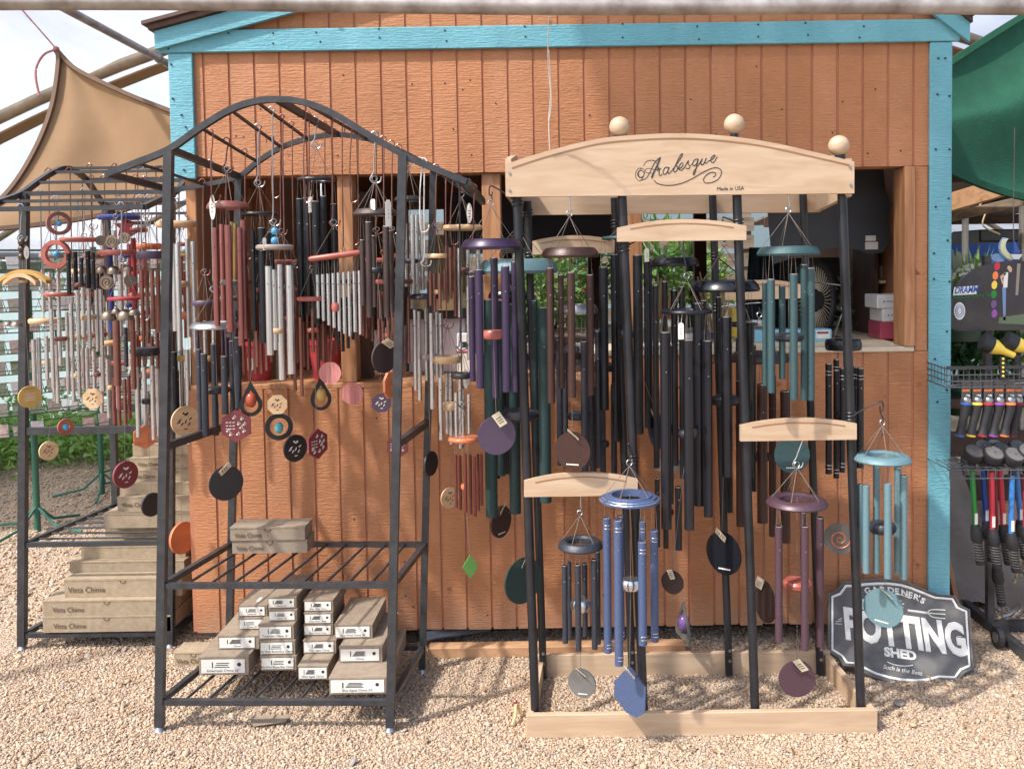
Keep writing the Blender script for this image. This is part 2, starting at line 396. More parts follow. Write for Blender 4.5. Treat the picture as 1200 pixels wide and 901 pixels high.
def circle(r, n=24, sx=1.0, sy=1.0, a0=0.0):
    return [(r * sx * math.cos(a0 + 2 * math.pi * i / n), r * sy * math.sin(a0 + 2 * math.pi * i / n)) for i in range(n)]
def spline(pts, n=8):                                # Catmull-Rom through points of any dimension
    pts = [tuple(p) for p in pts]; out = []
    for i in range(len(pts) - 1):
        p0, p1, p2, p3 = pts[max(i-1,0)], pts[i], pts[i+1], pts[min(i+2,len(pts)-1)]
        for k in range(n):
            t = k / n
            out.append(tuple(0.5 * (2*b + (c-a)*t + (2*a-5*b+4*c-d)*t*t + (3*b-a-3*c+d)*t**3) for a, b, c, d in zip(p0, p1, p2, p3)))
    out.append(pts[-1]); return out
UX, UZ = Vector((1, 0, 0)), Vector((0, 0, 1))
# ================================================================== ground
def gravel_mat(name, island):
    m = bpy.data.materials.new(name); m.use_nodes = True; n = m.node_tree.nodes; l = m.node_tree.links; b = n['Principled BSDF']
    b.inputs['Roughness'].default_value = 0.9; b.inputs['Specular IOR Level'].default_value = 0.25
    rp = n.new('ShaderNodeValToRGB'); rp.color_ramp.interpolation = 'LINEAR'
    cols = [(0.0, (140, 122, 106)), (0.10, (164, 136, 110)), (0.3, (188, 161, 131)), (0.5, (178, 149, 120)), (0.68, (196, 172, 142)), (0.82, (170, 155, 138)), (0.93, (200, 182, 156)), (1.0, (140, 134, 130))]
    e = rp.color_ramp.elements
    e[0].position = cols[0][0]; e[0].color = (*lin(cols[0][1]), 1); e[1].position = cols[-1][0]; e[1].color = (*lin(cols[-1][1]), 1)
    for p_, c_ in cols[1:-1]: k = e.new(p_); k.color = (*lin(c_), 1)
    if island:
        g = n.new('ShaderNodeNewGeometry'); l.new(g.outputs['Random Per Island'], rp.inputs[0])
    else:
        tc = n.new('ShaderNodeTexCoord'); vo = n.new('ShaderNodeTexVoronoi'); vo.inputs['Scale'].default_value = 110
        l.new(tc.outputs['Object'], vo.inputs['Vector']); sp = n.new('ShaderNodeSeparateColor'); l.new(vo.outputs['Color'], sp.inputs[0]); l.new(sp.outputs[0], rp.inputs[0])
        bp = n.new('ShaderNodeBump'); bp.invert = True; bp.inputs['Strength'].default_value = 0.9; bp.inputs['Distance'].default_value = 0.012
        l.new(vo.outputs['Distance'], bp.inputs['Height']); l.new(bp.outputs[0], b.inputs['Normal'])
    l.new(rp.outputs[0], b.inputs['Base Color']); MATS[name] = m
gravel_mat('gravel_ground', False); gravel_mat('gravel_stones', True)
struct(mkobj('ground', [(-60,-20,0),(60,-20,0),(60,90,0),(-60,90,0)], [(0,1,2,3)], 'gravel_ground', origin=(0,0,0)))
def pebbles():
    ph = (1 + 5 ** 0.5) / 2
    ico = np.array([(-1,ph,0),(1,ph,0),(-1,-ph,0),(1,-ph,0),(0,-1,ph),(0,1,ph),(0,-1,-ph),(0,1,-ph),(ph,0,-1),(ph,0,1),(-ph,0,-1),(-ph,0,1)]) / 1.902
    tri = np.array([(0,11,5),(0,5,1),(0,1,7),(0,7,10),(0,10,11),(1,5,9),(5,11,4),(11,10,2),(10,7,6),(7,1,8),(3,9,4),(3,4,2),(3,2,6),(3,6,8),(3,8,9),(4,9,5),(2,4,11),(6,2,10),(8,6,7),(9,8,1)])
    rg = np.random.default_rng(3); pts = []
    def zone(n, x0, x1, y0, y1, lo, hi):
        x = rg.uniform(x0, x1, n); y = rg.uniform(y0, y1, n); s = lo + (hi - lo) * rg.random(n) ** 2.6
        pts.append(np.stack([x, y, s], 1))
    zone(98000, -2.3, 1.75, 2.72, 4.0, 0.0034, 0.0074)
    zone(260, -2.3, 1.75, 2.75, 3.9, 0.009, 0.016)
    zone(16000, -4.6, -1.55, 4.0, 7.6, 0.006, 0.013)
    zone(8000, 1.3, 2.7, 3.2, 5.2, 0.005, 0.011)
    p = np.concatenate(pts); N = len(p)
    jit = rg.uniform(0.72, 1.25, (N, 12, 3)); sc = np.stack([rg.uniform(.8, 1.3, N), rg.uniform(.8, 1.2, N), rg.uniform(.45, .85, N)], 1)
    a = rg.uniform(0, 6.283, N); v = ico[None] * jit * sc[:, None, :] * p[:, 2][:, None, None]
    tl = rg.normal(0, .35, (N, 2)); vz = v[..., 2] + v[..., 0] * tl[:, :1] + v[..., 1] * tl[:, 1:]
    vx = v[..., 0] * np.cos(a)[:, None] - v[..., 1] * np.sin(a)[:, None]; vy = v[..., 0] * np.sin(a)[:, None] + v[..., 1] * np.cos(a)[:, None]
    V = np.stack([vx + p[:, :1], vy + p[:, 1:2], vz + (p[:, 2] * rg.uniform(0.05, .55, N))[:, None]], -1).reshape(-1, 3)
    T = (tri[None] + (np.arange(N) * 12)[:, None, None]).reshape(-1)
    me = bpy.data.meshes.new('gravel'); me.vertices.add(len(V)); me.vertices.foreach_set('co', V.ravel().astype(np.float32))
    me.loops.add(len(T)); me.loops.foreach_set('vertex_index', T.astype(np.int32)); k = len(T) // 3
    me.polygons.add(k); me.polygons.foreach_set('loop_start', np.arange(0, 3 * k, 3, dtype=np.int32)); me.polygons.foreach_set('loop_total', np.full(k, 3, np.int32))
    me.update(calc_edges=True); me.materials.append(MATS['gravel_stones'])
    o = bpy.data.objects.new('gravel', me); COL.objects.link(o); o['kind'] = 'stuff'; o['label'] = 'loose pinkish beige gravel covering the ground'; o['category'] = 'gravel'
pebbles()

# ================================================================== shed
WY = 3.69                                            # front face of the siding
zat = lambda px, py, d=WY: P(px, py, d).z
xat = lambda px, py, d=WY: P(px, py, d).x
XL, XR = xat(216, 420), xat(1112, 420)
Z0, ZH, ZS1, ZS2 = 0.085, zat(640, 201), zat(520, 453), zat(900, 414)
XSTEP = xat(697, 430)
ZB0, ZB1 = zat(640, 57), zat(640, 31)
PK = P(900, -152, WY); GL = P(186, 41, WY); GR = P(1130, 32, WY)       # gable peak, eaves
shed = thing('garden_shed', 'orange plank-sided garden shed with turquoise trim and a wide serving hatch', 'shed', (0, WY, 0))
def roofz(x):
    return GL.z + (PK.z - GL.z) * (x - GL.x) / (PK.x - GL.x) if x < PK.x else GR.z + (PK.z - GR.z) * (GR.x - x) / (GR.x - PK.x)
pitch = 29.4 / F * WY; gx0 = xat(626, 150)
k0 = math.floor((XL - gx0) / pitch); xs = [gx0 + pitch * (k0 + i) for i in range(40)]
TH = 0.016
for i in range(len(xs) - 1):
    a, b = max(xs[i] + 0.0052, XL), min(xs[i+1] - 0.0052, XR)
    if b - a < 0.012: continue
    # upper plank, cut along the roof slope
    zl, zr = roofz(a) - 0.03, roofz(b) - 0.03
    c = 0.003
    pl = [(a, ZH), (b, ZH), (b, zr), (a, zl)]
    if a < PK.x < b: pl = [(a, ZH), (b, ZH), (b, zr), (PK.x, PK.z - 0.03), (a, zl)]
    q = B(); q.prism(pl, (0, WY + TH / 2 + random.uniform(0, .0012), 0), UX, UZ, TH); q.build('plank', 'siding', shed)
    for (u0, u1, zt) in ((a, min(b, XSTEP), ZS1), (max(a, XSTEP + .002), b, ZS2)):
        if u1 - u0 < 0.01: continue
        q = B(); q.box((u0, WY + random.uniform(0, .0012), Z0 + random.uniform(-.003, .003)), (u1, WY + TH, zt)); q.build('plank', 'siding', shed)
q = B(); q.prism([(XL, ZH + .002), (XR, ZH + .002), (XR, roofz(XR) - .05), (PK.x, PK.z - .05), (XL, roofz(XL) - .05)], (0, WY + .0115, 0), UX, UZ, .012); q.build('wall_sheathing', 'backing', shed)
q = B(); q.box((XL, WY + .0055, Z0 + .004), (XSTEP, WY + .022, ZS1 - .002)); q.box((XSTEP, WY + .0055, Z0 + .004), (XR, WY + .022, ZS2 - .002)); q.build('wall_sheathing', 'backing', shed)
# siding strip right of the hatch
xh = xat(1072, 300)
q = B(); q.box((xh + .003, WY + .001, ZS2 + .002), (XR - .09, WY + TH, ZH - .002)); q.build('plank', 'siding', shed)
# trim
def bl(px, z): return xat(px, 300)
ty0, ty1 = WY - 0.022, WY - 0.001
xl0 = xat(187, 48)
box('trim_board', (xl0, ty0, ZB0), (xat(1122, 40), ty1, ZB1), trim_h, shed, .003)
box('trim_board', (xat(201, 130), ty0 + .003, ZH - .01), (xat(229, 130), ty1, ZB0 - .003), trim_v, shed, .003)
box('trim_board', (xat(1087, 370), ty0 + .003, .13), (xat(1112.5, 370), ty1, ZB0 - .003), trim_v, shed, .003)
def slope_trim(e, pk, wv):
    q = B(); q.prism([(e.x, e.z - wv), (e.x, e.z), (pk.x, pk.z), (pk.x, pk.z - wv * 1.06)] if e.x < pk.x else [(pk.x, pk.z - wv), (pk.x, pk.z), (e.x, e.z), (e.x, e.z - wv)], (0, WY - .033, 0), UX, UZ, .02)
    return q.build('trim_board', trim_h, shed)
slope_trim(P(186, 40, WY), PK, .072); slope_trim(P(1131, 28, WY), PK, .084)
for (px, py) in [(200,59),(222,46),(249,32),(270,41),(322,41),(322,53),(372,40),(377,51),(445,36),(446,46),(522,38),(524,50),(615,33),(616,45),(729,30),(729,46),(816,33),(818,48),(887,31),(887,45),(942,29),(945,43),(1010,33),(1005,46),
                (203,77),(205,117),(215,136),(220,150),(207,180),(218,200),(1097,70),(1105,70),(1096,112),(1110,114),(1094,176),(1110,176),(1094,243),(1109,233),(1092,297),(1108,282),(1092,327),(1110,330),(1107,388),(1093,420),(1107,456),(1096,470)]:
    p = P(px, py, WY); z = p.z; q = B(); q.tube([(p.x, ty0 - .0015, z), (p.x, ty0 + .006, z)], .0042, 8); q.build('nail', 'ink', shed)
rn = random.Random(4)
for k in range(46):
    i = rn.randrange(2, len(xs) - 10); p = Vector((xs[i] + pitch * rn.choice((.2, .5, .8)), 0, rn.choice((rn.uniform(Z0 + .05, ZS1 - .05), rn.uniform(ZH + .04, ZB0 - .04)))))
    if p.x > XL + .1 and p.x < XR - .12: q = B(); q.tube([(p.x, WY - .001, p.z), (p.x, WY + .004, p.z)], .0036, 7); q.build('nail', 'ink', shed)
# roof
RY0, RY1 = WY - .06, 6.1
def slab(a, b, y0, y1, th, nm, m):
    q = B(); q.add([(a.x,y0,a.z),(b.x,y0,b.z),(b.x,y1,b.z),(a.x,y1,a.z),(a.x,y0,a.z+th),(b.x,y0,b.z+th),(b.x,y1,b.z+th),(a.x,y1,a.z+th)],
        [(0,3,2,1),(4,5,6,7),(0,1,5,4),(1,2,6,5),(2,3,7,6),(3,0,4,7)]); return q.build(nm, m, shed)
eL = P(181, 40, WY); eL.z = GL.z + .004; eR = P(1132, 30, WY); eR.z = GR.z + .004; pk2 = PK + Vector((0, 0, .004))
slab(eL, pk2, RY0, RY1, .02, 'roof_deck', 'dark_wood'); slab(pk2, eR, RY0, RY1, .02, 'roof_deck', 'dark_wood')
up = Vector((0, 0, .022)); slab(eL + up + Vector((-.02, 0, -.004)), pk2 + up, RY0 - .015, RY1, .014, 'roof_shingles', 'roof_shingle'); slab(pk2 + up, eR + up, RY0 - .015, RY1, .014, 'roof_shingles', 'roof_shingle')
# frame of the hatch: studs, sill, header
SY0, SY1 = WY + .024, WY + .11
def stud(pa, pb, z0, z1, m='stud_wood', y0=SY0, y1=SY1): return box('stud', (xat(pa, 330), y0, z0), (xat(pb, 330), y1, z1), m, shed, .003)
stud(218, 230, Z0, ZH + .1); stud(396, 414, ZS1 + .02, ZH); stud(566, 588, ZS1 + .02, ZH); stud(738, 754, ZS1 + .05, ZH)
box('jamb', (xat(1059, 330), WY - .012, ZS2 + .02), (xat(1071.5, 330), SY1, ZH - .002), stud_m, shed, .003)
stud(243, 249, ZS1 + .02, ZH, 'stud_wood', 4.2, 4.28); stud(405, 424, ZS1, ZH - .06, 'dark_wood', SY1 + .03, SY1 + .12)
box('header', (XL + .02, SY0, ZH - .001), (XR - .02, SY1, ZH + .14), stud_m, shed)
box('sill', (XL + .02, WY + .001, ZS1 - .001), (XSTEP, WY + .32, ZS1 + .02), stud_m, shed, .003)
mat('pale_sill', (206, 190, 162), 0.7, 0, .12, 12)
box('sill', (XSTEP + .003, WY - .006, ZS2 - .001), (xat(1071, 410), WY + .42, ZS2 + .02), 'pale_sill', shed, .003)
# inner walls, floor, rear wall with a wide opening
yb = 5.9
box('side_wall', (XL, SY1 + .002, Z0), (XL + .03, yb, ZB0), 'inside_panel', shed); box('side_wall', (XR - .03, SY1 + .002, Z0), (XR, yb, ZB0), 'inside_panel', shed)
box('floor_deck', (XL + .04, SY1 + .002, Z0 - .02), (XR - .04, yb, Z0), dark_w, shed)
mat('rear_wall', (140, 96, 66), .8, 0, .2)
box('rear_wall', (XL + .04, yb, Z0), (XR - .04, yb + .05, 1.02), 'rear_wall', shed)
box('rear_wall', (XL + .04, yb, 1.98), (XR - .04, yb + .05, ZB0), 'rear_wall', shed)
box('rear_wall', (XL + .04, yb, 1.02), (-0.9, yb + .05, 1.98), 'rear_wall', shed)
for x in (-.3, .28, .98): box('rear_stud', (x, yb, 1.02), (x + .08, yb + .05, 1.98), dark_w, shed)
# partition of honey-coloured boards seen inside at the left
xp = xat(232, 330, 4.3); xe = xat(330, 330, 4.3); n = 6
for i in range(n): box('inside_board', (xp + (xe - xp) * i / n, 4.3, Z0), (xp + (xe - xp) * (i + 1) / n - .006, 4.32, 2.3), 'inside_panel', shed)
# skid beneath the shed, gap is dark
box('skid', (XL + .1, WY + .18, 0), (XR - .1, WY + .30, Z0 - .021), dark_w, shed); box('skid', (XL + .1, 5.6, 0), (XR - .1, 5.72, Z0 - .021), dark_w, shed)
tag(box('ground_board', (xat(505, 760), 3.60, 0), (xat(800, 760), 3.66, .045), beam_w, None, .004), 'weathered board lying on the gravel along the bottom of the shed', 'board')
tag(mkobj('slate_scrap', [(xat(500,757),3.66,.05),(xat(572,740),3.80,.03),(xat(572,740),3.82,.06),(xat(500,757),3.68,.075)]+[(xat(500,757),3.66,.056),(xat(572,740),3.80,.036),(xat(572,740),3.82,.066),(xat(500,757),3.68,.081)],
    [(0,3,2,1),(4,5,6,7),(0,1,5,4),(1,2,6,5),(2,3,7,6),(3,0,4,7)], 'steel'), 'grey metal scrap tucked under the shed next to the right foot of the arched rack', 'metal scrap')

# ================================================================== polytunnel behind and above
A0, AC, XC = 3.55, 0.06, 0.15
def vz(x): return A0 - AC * (x - XC) ** 2
def film():
    vs = []; fs = []; X = np.linspace(-5.4, 5.7, 90); Y = np.linspace(4.55, 15, 60)
    for j, y in enumerate(Y):
        for x in X: vs.append((x, y, vz(x) + .03 - .05 * math.sin((y - 4.55) / 2.0 * math.pi) ** 2 + .022 * math.sin(5 * x + y * 2.2) + .014 * math.sin(11 * x - y * 3.1)))
    W = len(X)
    for j in range(len(Y) - 1):
        for i in range(W - 1):
            if 5.3 < Y[j] < 8.3 and -2.1 < X[i] < 2.4: continue          # unseen gap cut in the film so sun reaches the plants behind
            fs.append((j*W+i, j*W+i+1, (j+1)*W+i+1, (j+1)*W+i))
    o = mkobj('plastic_roof', vs, fs, 'film', tunnel, True); return o
tunnel = thing('polytunnel', 'polytunnel of white plastic film over curved metal hoops behind the shed', 'polytunnel', (0, 9, 0))
film()
def sidefilm(x, nm):
    vs = []; fs = []; Y = np.linspace(4.55, 15, 40); Z = np.linspace(0, vz(x) + .02, 6)
    for y in Y:
        for z in Z: vs.append((x + .02 * math.sin(y * 5 + z * 2), y, z))
    for j in range(len(Y) - 1):
        for i in range(5): fs.append((j*6+i, j*6+i+1, (j+1)*6+i+1, (j+1)*6+i))
    return mkobj(nm, vs, fs, 'film_green', tunnel, True)
sidefilm(-5.4, 'plastic_side'); sidefilm(5.7, 'plastic_side')
q = B(); q.add([(-5.4, 15, 0), (5.7, 15, 0), (5.7, 15, 2), (4, 15, 2.7), (2, 15, 3.3), (.15, 15, 3.55), (-2, 15, 3.3), (-4, 15, 2.5), (-5.4, 15, 1.7)], [tuple(range(9))]); q.build('plastic_end', 'film_green', tunnel)
for y in (4.6, 6.05, 8.2, 10.4, 12.6):
    q = B(); q.tube([(x, y, vz(x) - .045) for x in np.linspace(-5.38, 5.68, 40)], .04 if y == 6.05 else .03, 10); q.build('hoop', 'tan_pipe', tunnel, True)
# broad pale seam strip beside the hoop, long purlin
q = B(); q.beampath([(x, 6.45, vz(x) - .01) for x in np.linspace(-5.3, 5.6, 40)], .18, .012, (0, 0, 1)); q.build('seam_strip', 'tan_cloth', tunnel)
p1, p2 = P(72, 8, 4.2), P(214, 84, 5.9)
q = B(); q.tube([p1 + (p1 - p2) * .4, p1, p2, p2 + (p2 - p1) * .35], .021, 10); q.build('brace_pipe', 'pale_pipe', tunnel, True)
for t in (.74, .83): c = p1.lerp(p2, t); q = B(); q.tube([c, c + (p2 - p1) * .012], .028, 10); q.build('pipe_clamp', 'galv', tunnel)
# planks along the eaves at the left
mat('olive_plank', (120, 122, 92), .8)
for z0, z1, m in ((1.60, 1.72, 'olive_plank'), (1.74, 1.86, 'beam_wood'), (1.87, 1.93, 'rack_green')):
    box('eave_plank', (-5.36, 5, z0), (-5.33, 14.8, z1), m, tunnel)
# pipe crossing in front at the top
pa, pb = P(-60, 3, 2.62), P(1260, 10, 2.62)
pipe = thing('overhead_pipe', 'weathered pale metal pipe running across the very top in front of the shed', 'pipe', (0, 2.62, pa.z))
q = B(); q.tube([pa.lerp(pb, t) + Vector((0, 0, .004 * math.sin(9 * t))) for t in np.linspace(-.5, 1.5, 30)], .0235, 18); q.build('tube', 'pale_pipe', pipe, True)
for sx in (-.5, 1.5):
    e = pa.lerp(pb, sx); q = B(); q.tube([(e.x, e.y, 0), (e.x, e.y, e.z)], .03, 12); q.build('post', 'pale_pipe', pipe, True)
# white string hanging from the pipe
p = P(643, 15, 2.63); pe = P(644, 176, 2.96)
q = B(); q.tube(spline([p, P(642, 70, 2.8), P(645, 110, 2.87), P(643, 140, 2.92), pe], 6), .0016, 5); q.tube(spline([P(643, 60, 2.78), P(646, 118, 2.88), P(643, 142, 2.92)], 5), .0014, 5)
tag(q.build('white_string', 'white_cord'), 'thin white string hanging from the overhead pipe to the maple sign', 'string')

# ================================================================== shade sails
def cloth(name, label, corners, sag, m, nu=22, nv=14, th=.003):
    """bilinear patch between four corners, edges and middle pulled in by sag(u,v)"""
    a, b, c, d = [Vector(x) for x in corners]; vs = []; fs = []
    for j in range(nv + 1):
        for i in range(nu + 1):
            u, v = i / nu, j / nv
            vs.append((a * (1-u) + b * u) * (1-v) + (d * (1-u) + c * u) * v + Vector(sag(u, v)))
    W = nu + 1; n0 = len(vs); vs += [x + Vector((0, th, 0)) for x in vs]
    for j in range(nv):
        for i in range(nu):
            f = (j*W+i, j*W+i+1, (j+1)*W+i+1, (j+1)*W+i); fs.append(f); fs.append(tuple(n0 + k for k in reversed(f)))
    t = thing(name, label, 'shade sail', (vs[0].x, vs[0].y, min(x.z for x in vs)))
    mkobj('cloth', vs, fs, m, t, True)
    rim = [vs[i] for i in range(W)], [vs[nv*W+i] for i in range(W)], [vs[j*W] for j in range(nv+1)], [vs[j*W+nu] for j in range(nv+1)]
    for rr in rim:
        q = B(); q.beampath([p + Vector((0, -.004, 0)) for p in rr], .03, .035, (0, -1, 0)); q.build('hem', 'hem' if m == 'tan_cloth' else m, t)
    return t, vs, W
tip = P(68, 60, 4.75); tip2 = P(74, 62, 4.75); rgt = P(360, 190, 4.45); rgt2 = P(300, 232, 4.3); lft = P(-70, 290, 4.15)
# tan sail: tip at the top, one corner behind the shed, one out of frame at the left
def sail_pt(u, v):
    e1 = [P(68,60,4.75), P(88,80,4.72), P(120,97,4.68), P(160,115,4.65), P(204,132,4.62), P(300,170,4.58)]     # tip -> right
    e0 = [P(66,60,4.75), P(69,72,4.72), P(60,125,4.62), P(38,178,4.5), P(5,228,4.38), P(-45,272,4.25)]       # tip -> left
    s0 = spline(e0, 6); s1 = spline(e1, 6); k = min(int(u * 30), 29); t = u * 30 - k
    A = Vector(s0[k]).lerp(Vector(s0[k+1]), t); Bv = Vector(s1[k]).lerp(Vector(s1[k+1]), t)
    w_ = (Bv - A).length
    return A.lerp(Bv, v) + Vector((0, .10 * math.sin(math.pi * v) * u + .035 * math.sin(v * 9 + u * 3) * u, -.10 * math.sin(math.pi * v) * u * u))
vs = []; fs = []; NU, NV = 30, 18
for j in range(NV + 1):
    for i in range(NU + 1): vs.append(sail_pt(i / NU, j / NV))
W = NU + 1
for j in range(NV):
    for i in range(NU): fs.append((j*W+i, j*W+i+1, (j+1)*W+i+1, (j+1)*W+i))
n0 = len(vs); vs2 = vs + [v + Vector((0, .003, 0)) for v in vs]; fs2 = fs + [tuple(n0 + k for k in reversed(f)) for f in fs]
ts = thing('tan_shade_sail', 'tan fabric shade sail stretched to a tied tip above the left rack', 'shade sail', (vs[W//2].x, 4.5, min(v.z for v in vs)))
mkobj('cloth', vs2, fs2, 'tan_cloth', ts, True)
for rr in ([vs[i] for i in range(W)], [vs[NV*W+i] for i in range(W)], [vs[j*W+NU] for j in range(NV+1)]):
    q = B(); q.beampath([p + Vector((0, -.006, 0)) for p in rr], .02, .02, (0, -1, .2)); q.build('hem', 'hem', ts)
q = B(); q.tube([P(68, 60, 4.74), P(20, 5, 4.9), P(-4, -24, 5.0)], .004, 6); mat('red_cord', (176, 110, 100), .8); q.build('tie_cord', 'red_cord', ts)
q = B(); q.tube(spline([P(67, 58, 4.73), P(52, 64, 4.71), P(43, 78, 4.70), P(42, 92, 4.69), P(46, 112, 4.69)], 6), [.006]*24 + [.008], 7); q.build('tie_tail', 'red_cord', ts)
q = B(); q.sphere(P(66, 58, 4.735), .016, 10, 6); q.build('knot', 'red_cord', ts)
# green sail at the right
def gsag(u, v): return (0, .12 * math.sin(v * 8 + u * 2) * u, .03 * math.sin(v * 11 + u * 3) - .13 * math.sin(math.pi * u) * (v * .6))
g_, _, _ = cloth('green_shade_sail', 'dark green shade net hanging in folds right of the shed', [P(1085, 92, 4.35), P(1330, -50, 4.9), P(1330, 246, 4.6), P(1085, 178, 4.2)], gsag, 'green_cloth', 30, 24)

# unseen net added overhead to cast soft shade on the right of the wall
nz_ = 3.62
t = thing('added_shade_net', 'green shade net added unseen to shade the right half of the shed front', 'shade net', (1, 2.9, nz_))
vs = []; fs = []; cs = [Vector((-1.16, 2.38, nz_)), Vector((2.6, 2.38, nz_)), Vector((2.6, 3.5, nz_ + .1)), Vector((-.30, 3.5, nz_ + .1))]
for j in range(9):
    for i in range(17):
        u, v = i / 16, j / 8; p = (cs[0] * (1-u) + cs[1] * u) * (1-v) + (cs[3] * (1-u) + cs[2] * u) * v; vs.append(p - Vector((0, 0, .08 * math.sin(math.pi * u) * math.sin(math.pi * v))))
for j in range(8):
    for i in range(16): fs.append((j*17+i, j*17+i+1, (j+1)*17+i+1, (j+1)*17+i))
mkobj('net', vs, fs, 'added_net_cloth', t, True)
for c, e in ((cs[0], Vector((-2.1, 1.6, 4.2))), (cs[1], Vector((3.4, 1.6, 4.2))), (cs[2], Vector((3.4, 4.6, vz(3.4)))), (cs[3], Vector((-1.2, 4.6, vz(-1.2))))):
    q = B(); q.tube([c, e], .004, 5); q.build('tie_cord', 'white_cord', t)
# small finds on the gravel
c = pz(1053, 823, .008); q = B(); q.sphere(c, .022, 12, 7, .45); tag(q.build('grey_stone', 'greywood', None, True), 'rounded grey stone on the gravel in front of the Potting Shed sign', 'stone')
q = B(); q.tube(spline([pz(600, 850, .01), pz(604, 838, .03), pz(605, 826, .045), pz(612, 836, .012)], 4), .006, 6); o = tag(q.build('dry_twig', 'bag_cloth', None, True), 'dry twig lying left of the maple stand base', 'twig')
q = B(); q.sphere(pz(604, 822, .05), .008, 8, 6); q.build('petal', 'dkred_alu', o)

rg = np.random.default_rng(12); vs = []; fs = []
for i in range(140):
    x, y = rg.uniform(-2.2, 1.7), rg.uniform(2.75, 3.9); l_ = rg.uniform(.008, .022); a = rg.uniform(0, 6.28); d = Vector((math.cos(a), math.sin(a), rg.uniform(-.3, .3))); sd_ = Vector((-math.sin(a), math.cos(a), rg.uniform(-.4, .4))); c = Vector((x, y, .012)); o = len(vs)
    vs += [c - d * l_, c + sd_ * l_ * .35, c + d * l_, c - sd_ * l_ * .35 + Vector((0, 0, .004))]; fs.append((o, o+1, o+2, o+3))
mat('dry_leaf', (140, 104, 66), .8, 0, .5, 3); o = mkobj('leaf_litter', vs, fs, 'dry_leaf'); o['kind'] = 'stuff'; o['label'] = 'dry leaf bits scattered over the gravel'; o['category'] = 'leaf litter'
# ================================================================== racks of black square tube
# ---- front arched rack
rack1 = thing('arched_display_rack', 'black metal arched display rack with two shelves in front of the shed', 'display rack', P(322, 866, 3.04))
rack1.location.z = 0; OFF[rack1.name].z = 0
FA = spline([P(x, y, 3.06 - .03 * (x - 126) / 420) for x, y in [(126,204),(160,191),(199,175),(235,150),(270,129),(300,119),(325,117),(355,120),(390,133),(430,157),(473,182),(505,196),(532,207),(547,213)]], 4)
RA = spline([P(x, y, 3.53 - .07 * (x - 200) / 366) for x, y in [(200,223),(240,217),(280,207),(302,190),(330,173),(360,163),(395,158),(430,163),(465,175),(489,187),(508,197),(532,214),(550,226),(566,237)]], 4)
q = B(); q.beampath(FA, .02, .021); q.build('arch', 'black_paint', rack1); q = B(); q.beampath(RA, .018, .019); q.build('arch', 'black_paint', rack1)
BARS1 = []
for k in range(14):
    a, b = Vector(FA[k * 4]), Vector(RA[k * 4]); BARS1.append((a, b)); thick = k in (0, 2, 6, 10, 13)
    q = B(); q.beam(a, b, .02 if thick else .009, .022 if thick else .009); q.build('cross_bar', 'black_paint', rack1)
def post(pt, pb, w_, parent, foot=True):
    a = Vector(pt); b = Vector(pb); b.z = .02; q = B(); q.beam(a, b, w_, w_, (0, 1, 0)); o = q.build('post', 'black_paint', parent)
    q = B(); q.lathe((b.x, b.y, 0), [(.0001, 0), (.018, 0), (.02, .006), (.012, .018), (.008, .03), (.0001, .03)], 12); q.build('foot', 'steel', o, True); return a, b
c1 = {}
c1['FL'] = post(P(198, 177, 3.055), P(187.5, 862, 3.055), .028, rack1); c1['FR'] = post(P(472, 182, 3.03), P(457.5, 864, 3.03), .028, rack1)
c1['RL'] = post(P(280, 209, 3.515), P(268, 770, 3.515), .025, rack1); c1['RR'] = post(P(508, 199, 3.47), P(495, 796, 3.47), .025, rack1)
def onpost(c, z): a, b = c; t = (z - b.z) / (a.z - b.z); return b.lerp(a, t)
def shelf(cs, z, parent, nslat, lengthwise=True, w_=.02, sr=.005):
    a, b, c, d = [onpost(cs[k], z) for k in ('FL', 'FR', 'RR', 'RL')]
    for p_, q_ in ((a, b), (b, c), (c, d), (d, a)):
        q = B(); q.beam(p_, q_, w_, .019); q.build('shelf_rail', 'black_paint', parent)
    for i in range(1, nslat + 1):
        t = i / (nslat + 1)
        p_, q_ = (a.lerp(b, t), d.lerp(c, t)) if lengthwise else (a.lerp(d, t), b.lerp(c, t))
        q = B(); q.tube([p_, q_], sr, 8); q.build('shelf_slat', 'black_paint', parent, True)
    return a, b, c, d
Z1L, Z1M = .105, .515
shelf(c1, Z1L, rack1, 9); shelf(c1, Z1M, rack1, 9)
for a_, b_ in (('FL', 'RL'), ('FR', 'RR')):        # side rails at mid height
    zz = P(192, 524, 3.05).z; q = B(); q.beam(onpost(c1[a_], zz), onpost(c1[b_], zz + .0), .02, .026); q.build('side_rail', 'black_paint', rack1)
# ---- left rack, its arch running in depth
rack2 = thing('arched_display_rack', 'black metal arched display rack at the far left holding piles of cartons', 'display rack', (-1.83, 4.0, 0))
XA, XB = P(36, 440, 3.75).x, P(199, 440, 3.75).x
yaw2 = .05
def r2(x, y): return x + (y - 3.75) * yaw2
B2 = [(3.48, 245), (3.615, 236), (3.75, 227), (3.86, 214), (3.98, 202), (4.10, 197.5), (4.24, None), (4.38, None), (4.50, None), (4.62, None)]
zz2 = [P(20 + 12 * i, py, d).z if py else 0 for i, (d, py) in enumerate(B2)]
for i in (6, 7, 8, 9): zz2[i] = zz2[9 - i + 0] if i > 6 else zz2[3] + .05
BARS2 = []
for i, (d, _) in enumerate(B2):
    a = Vector((r2(XA, d) - .01, d, zz2[i])); b = Vector((r2(XB, d) + .05, d, zz2[i])); BARS2.append((a, b))
    q = B(); q.beam(a, b, .018 if i in (0, 9) else .013, .018 if i in (0, 2, 7, 9) else .012); q.build('cross_bar', 'black_paint', rack2)
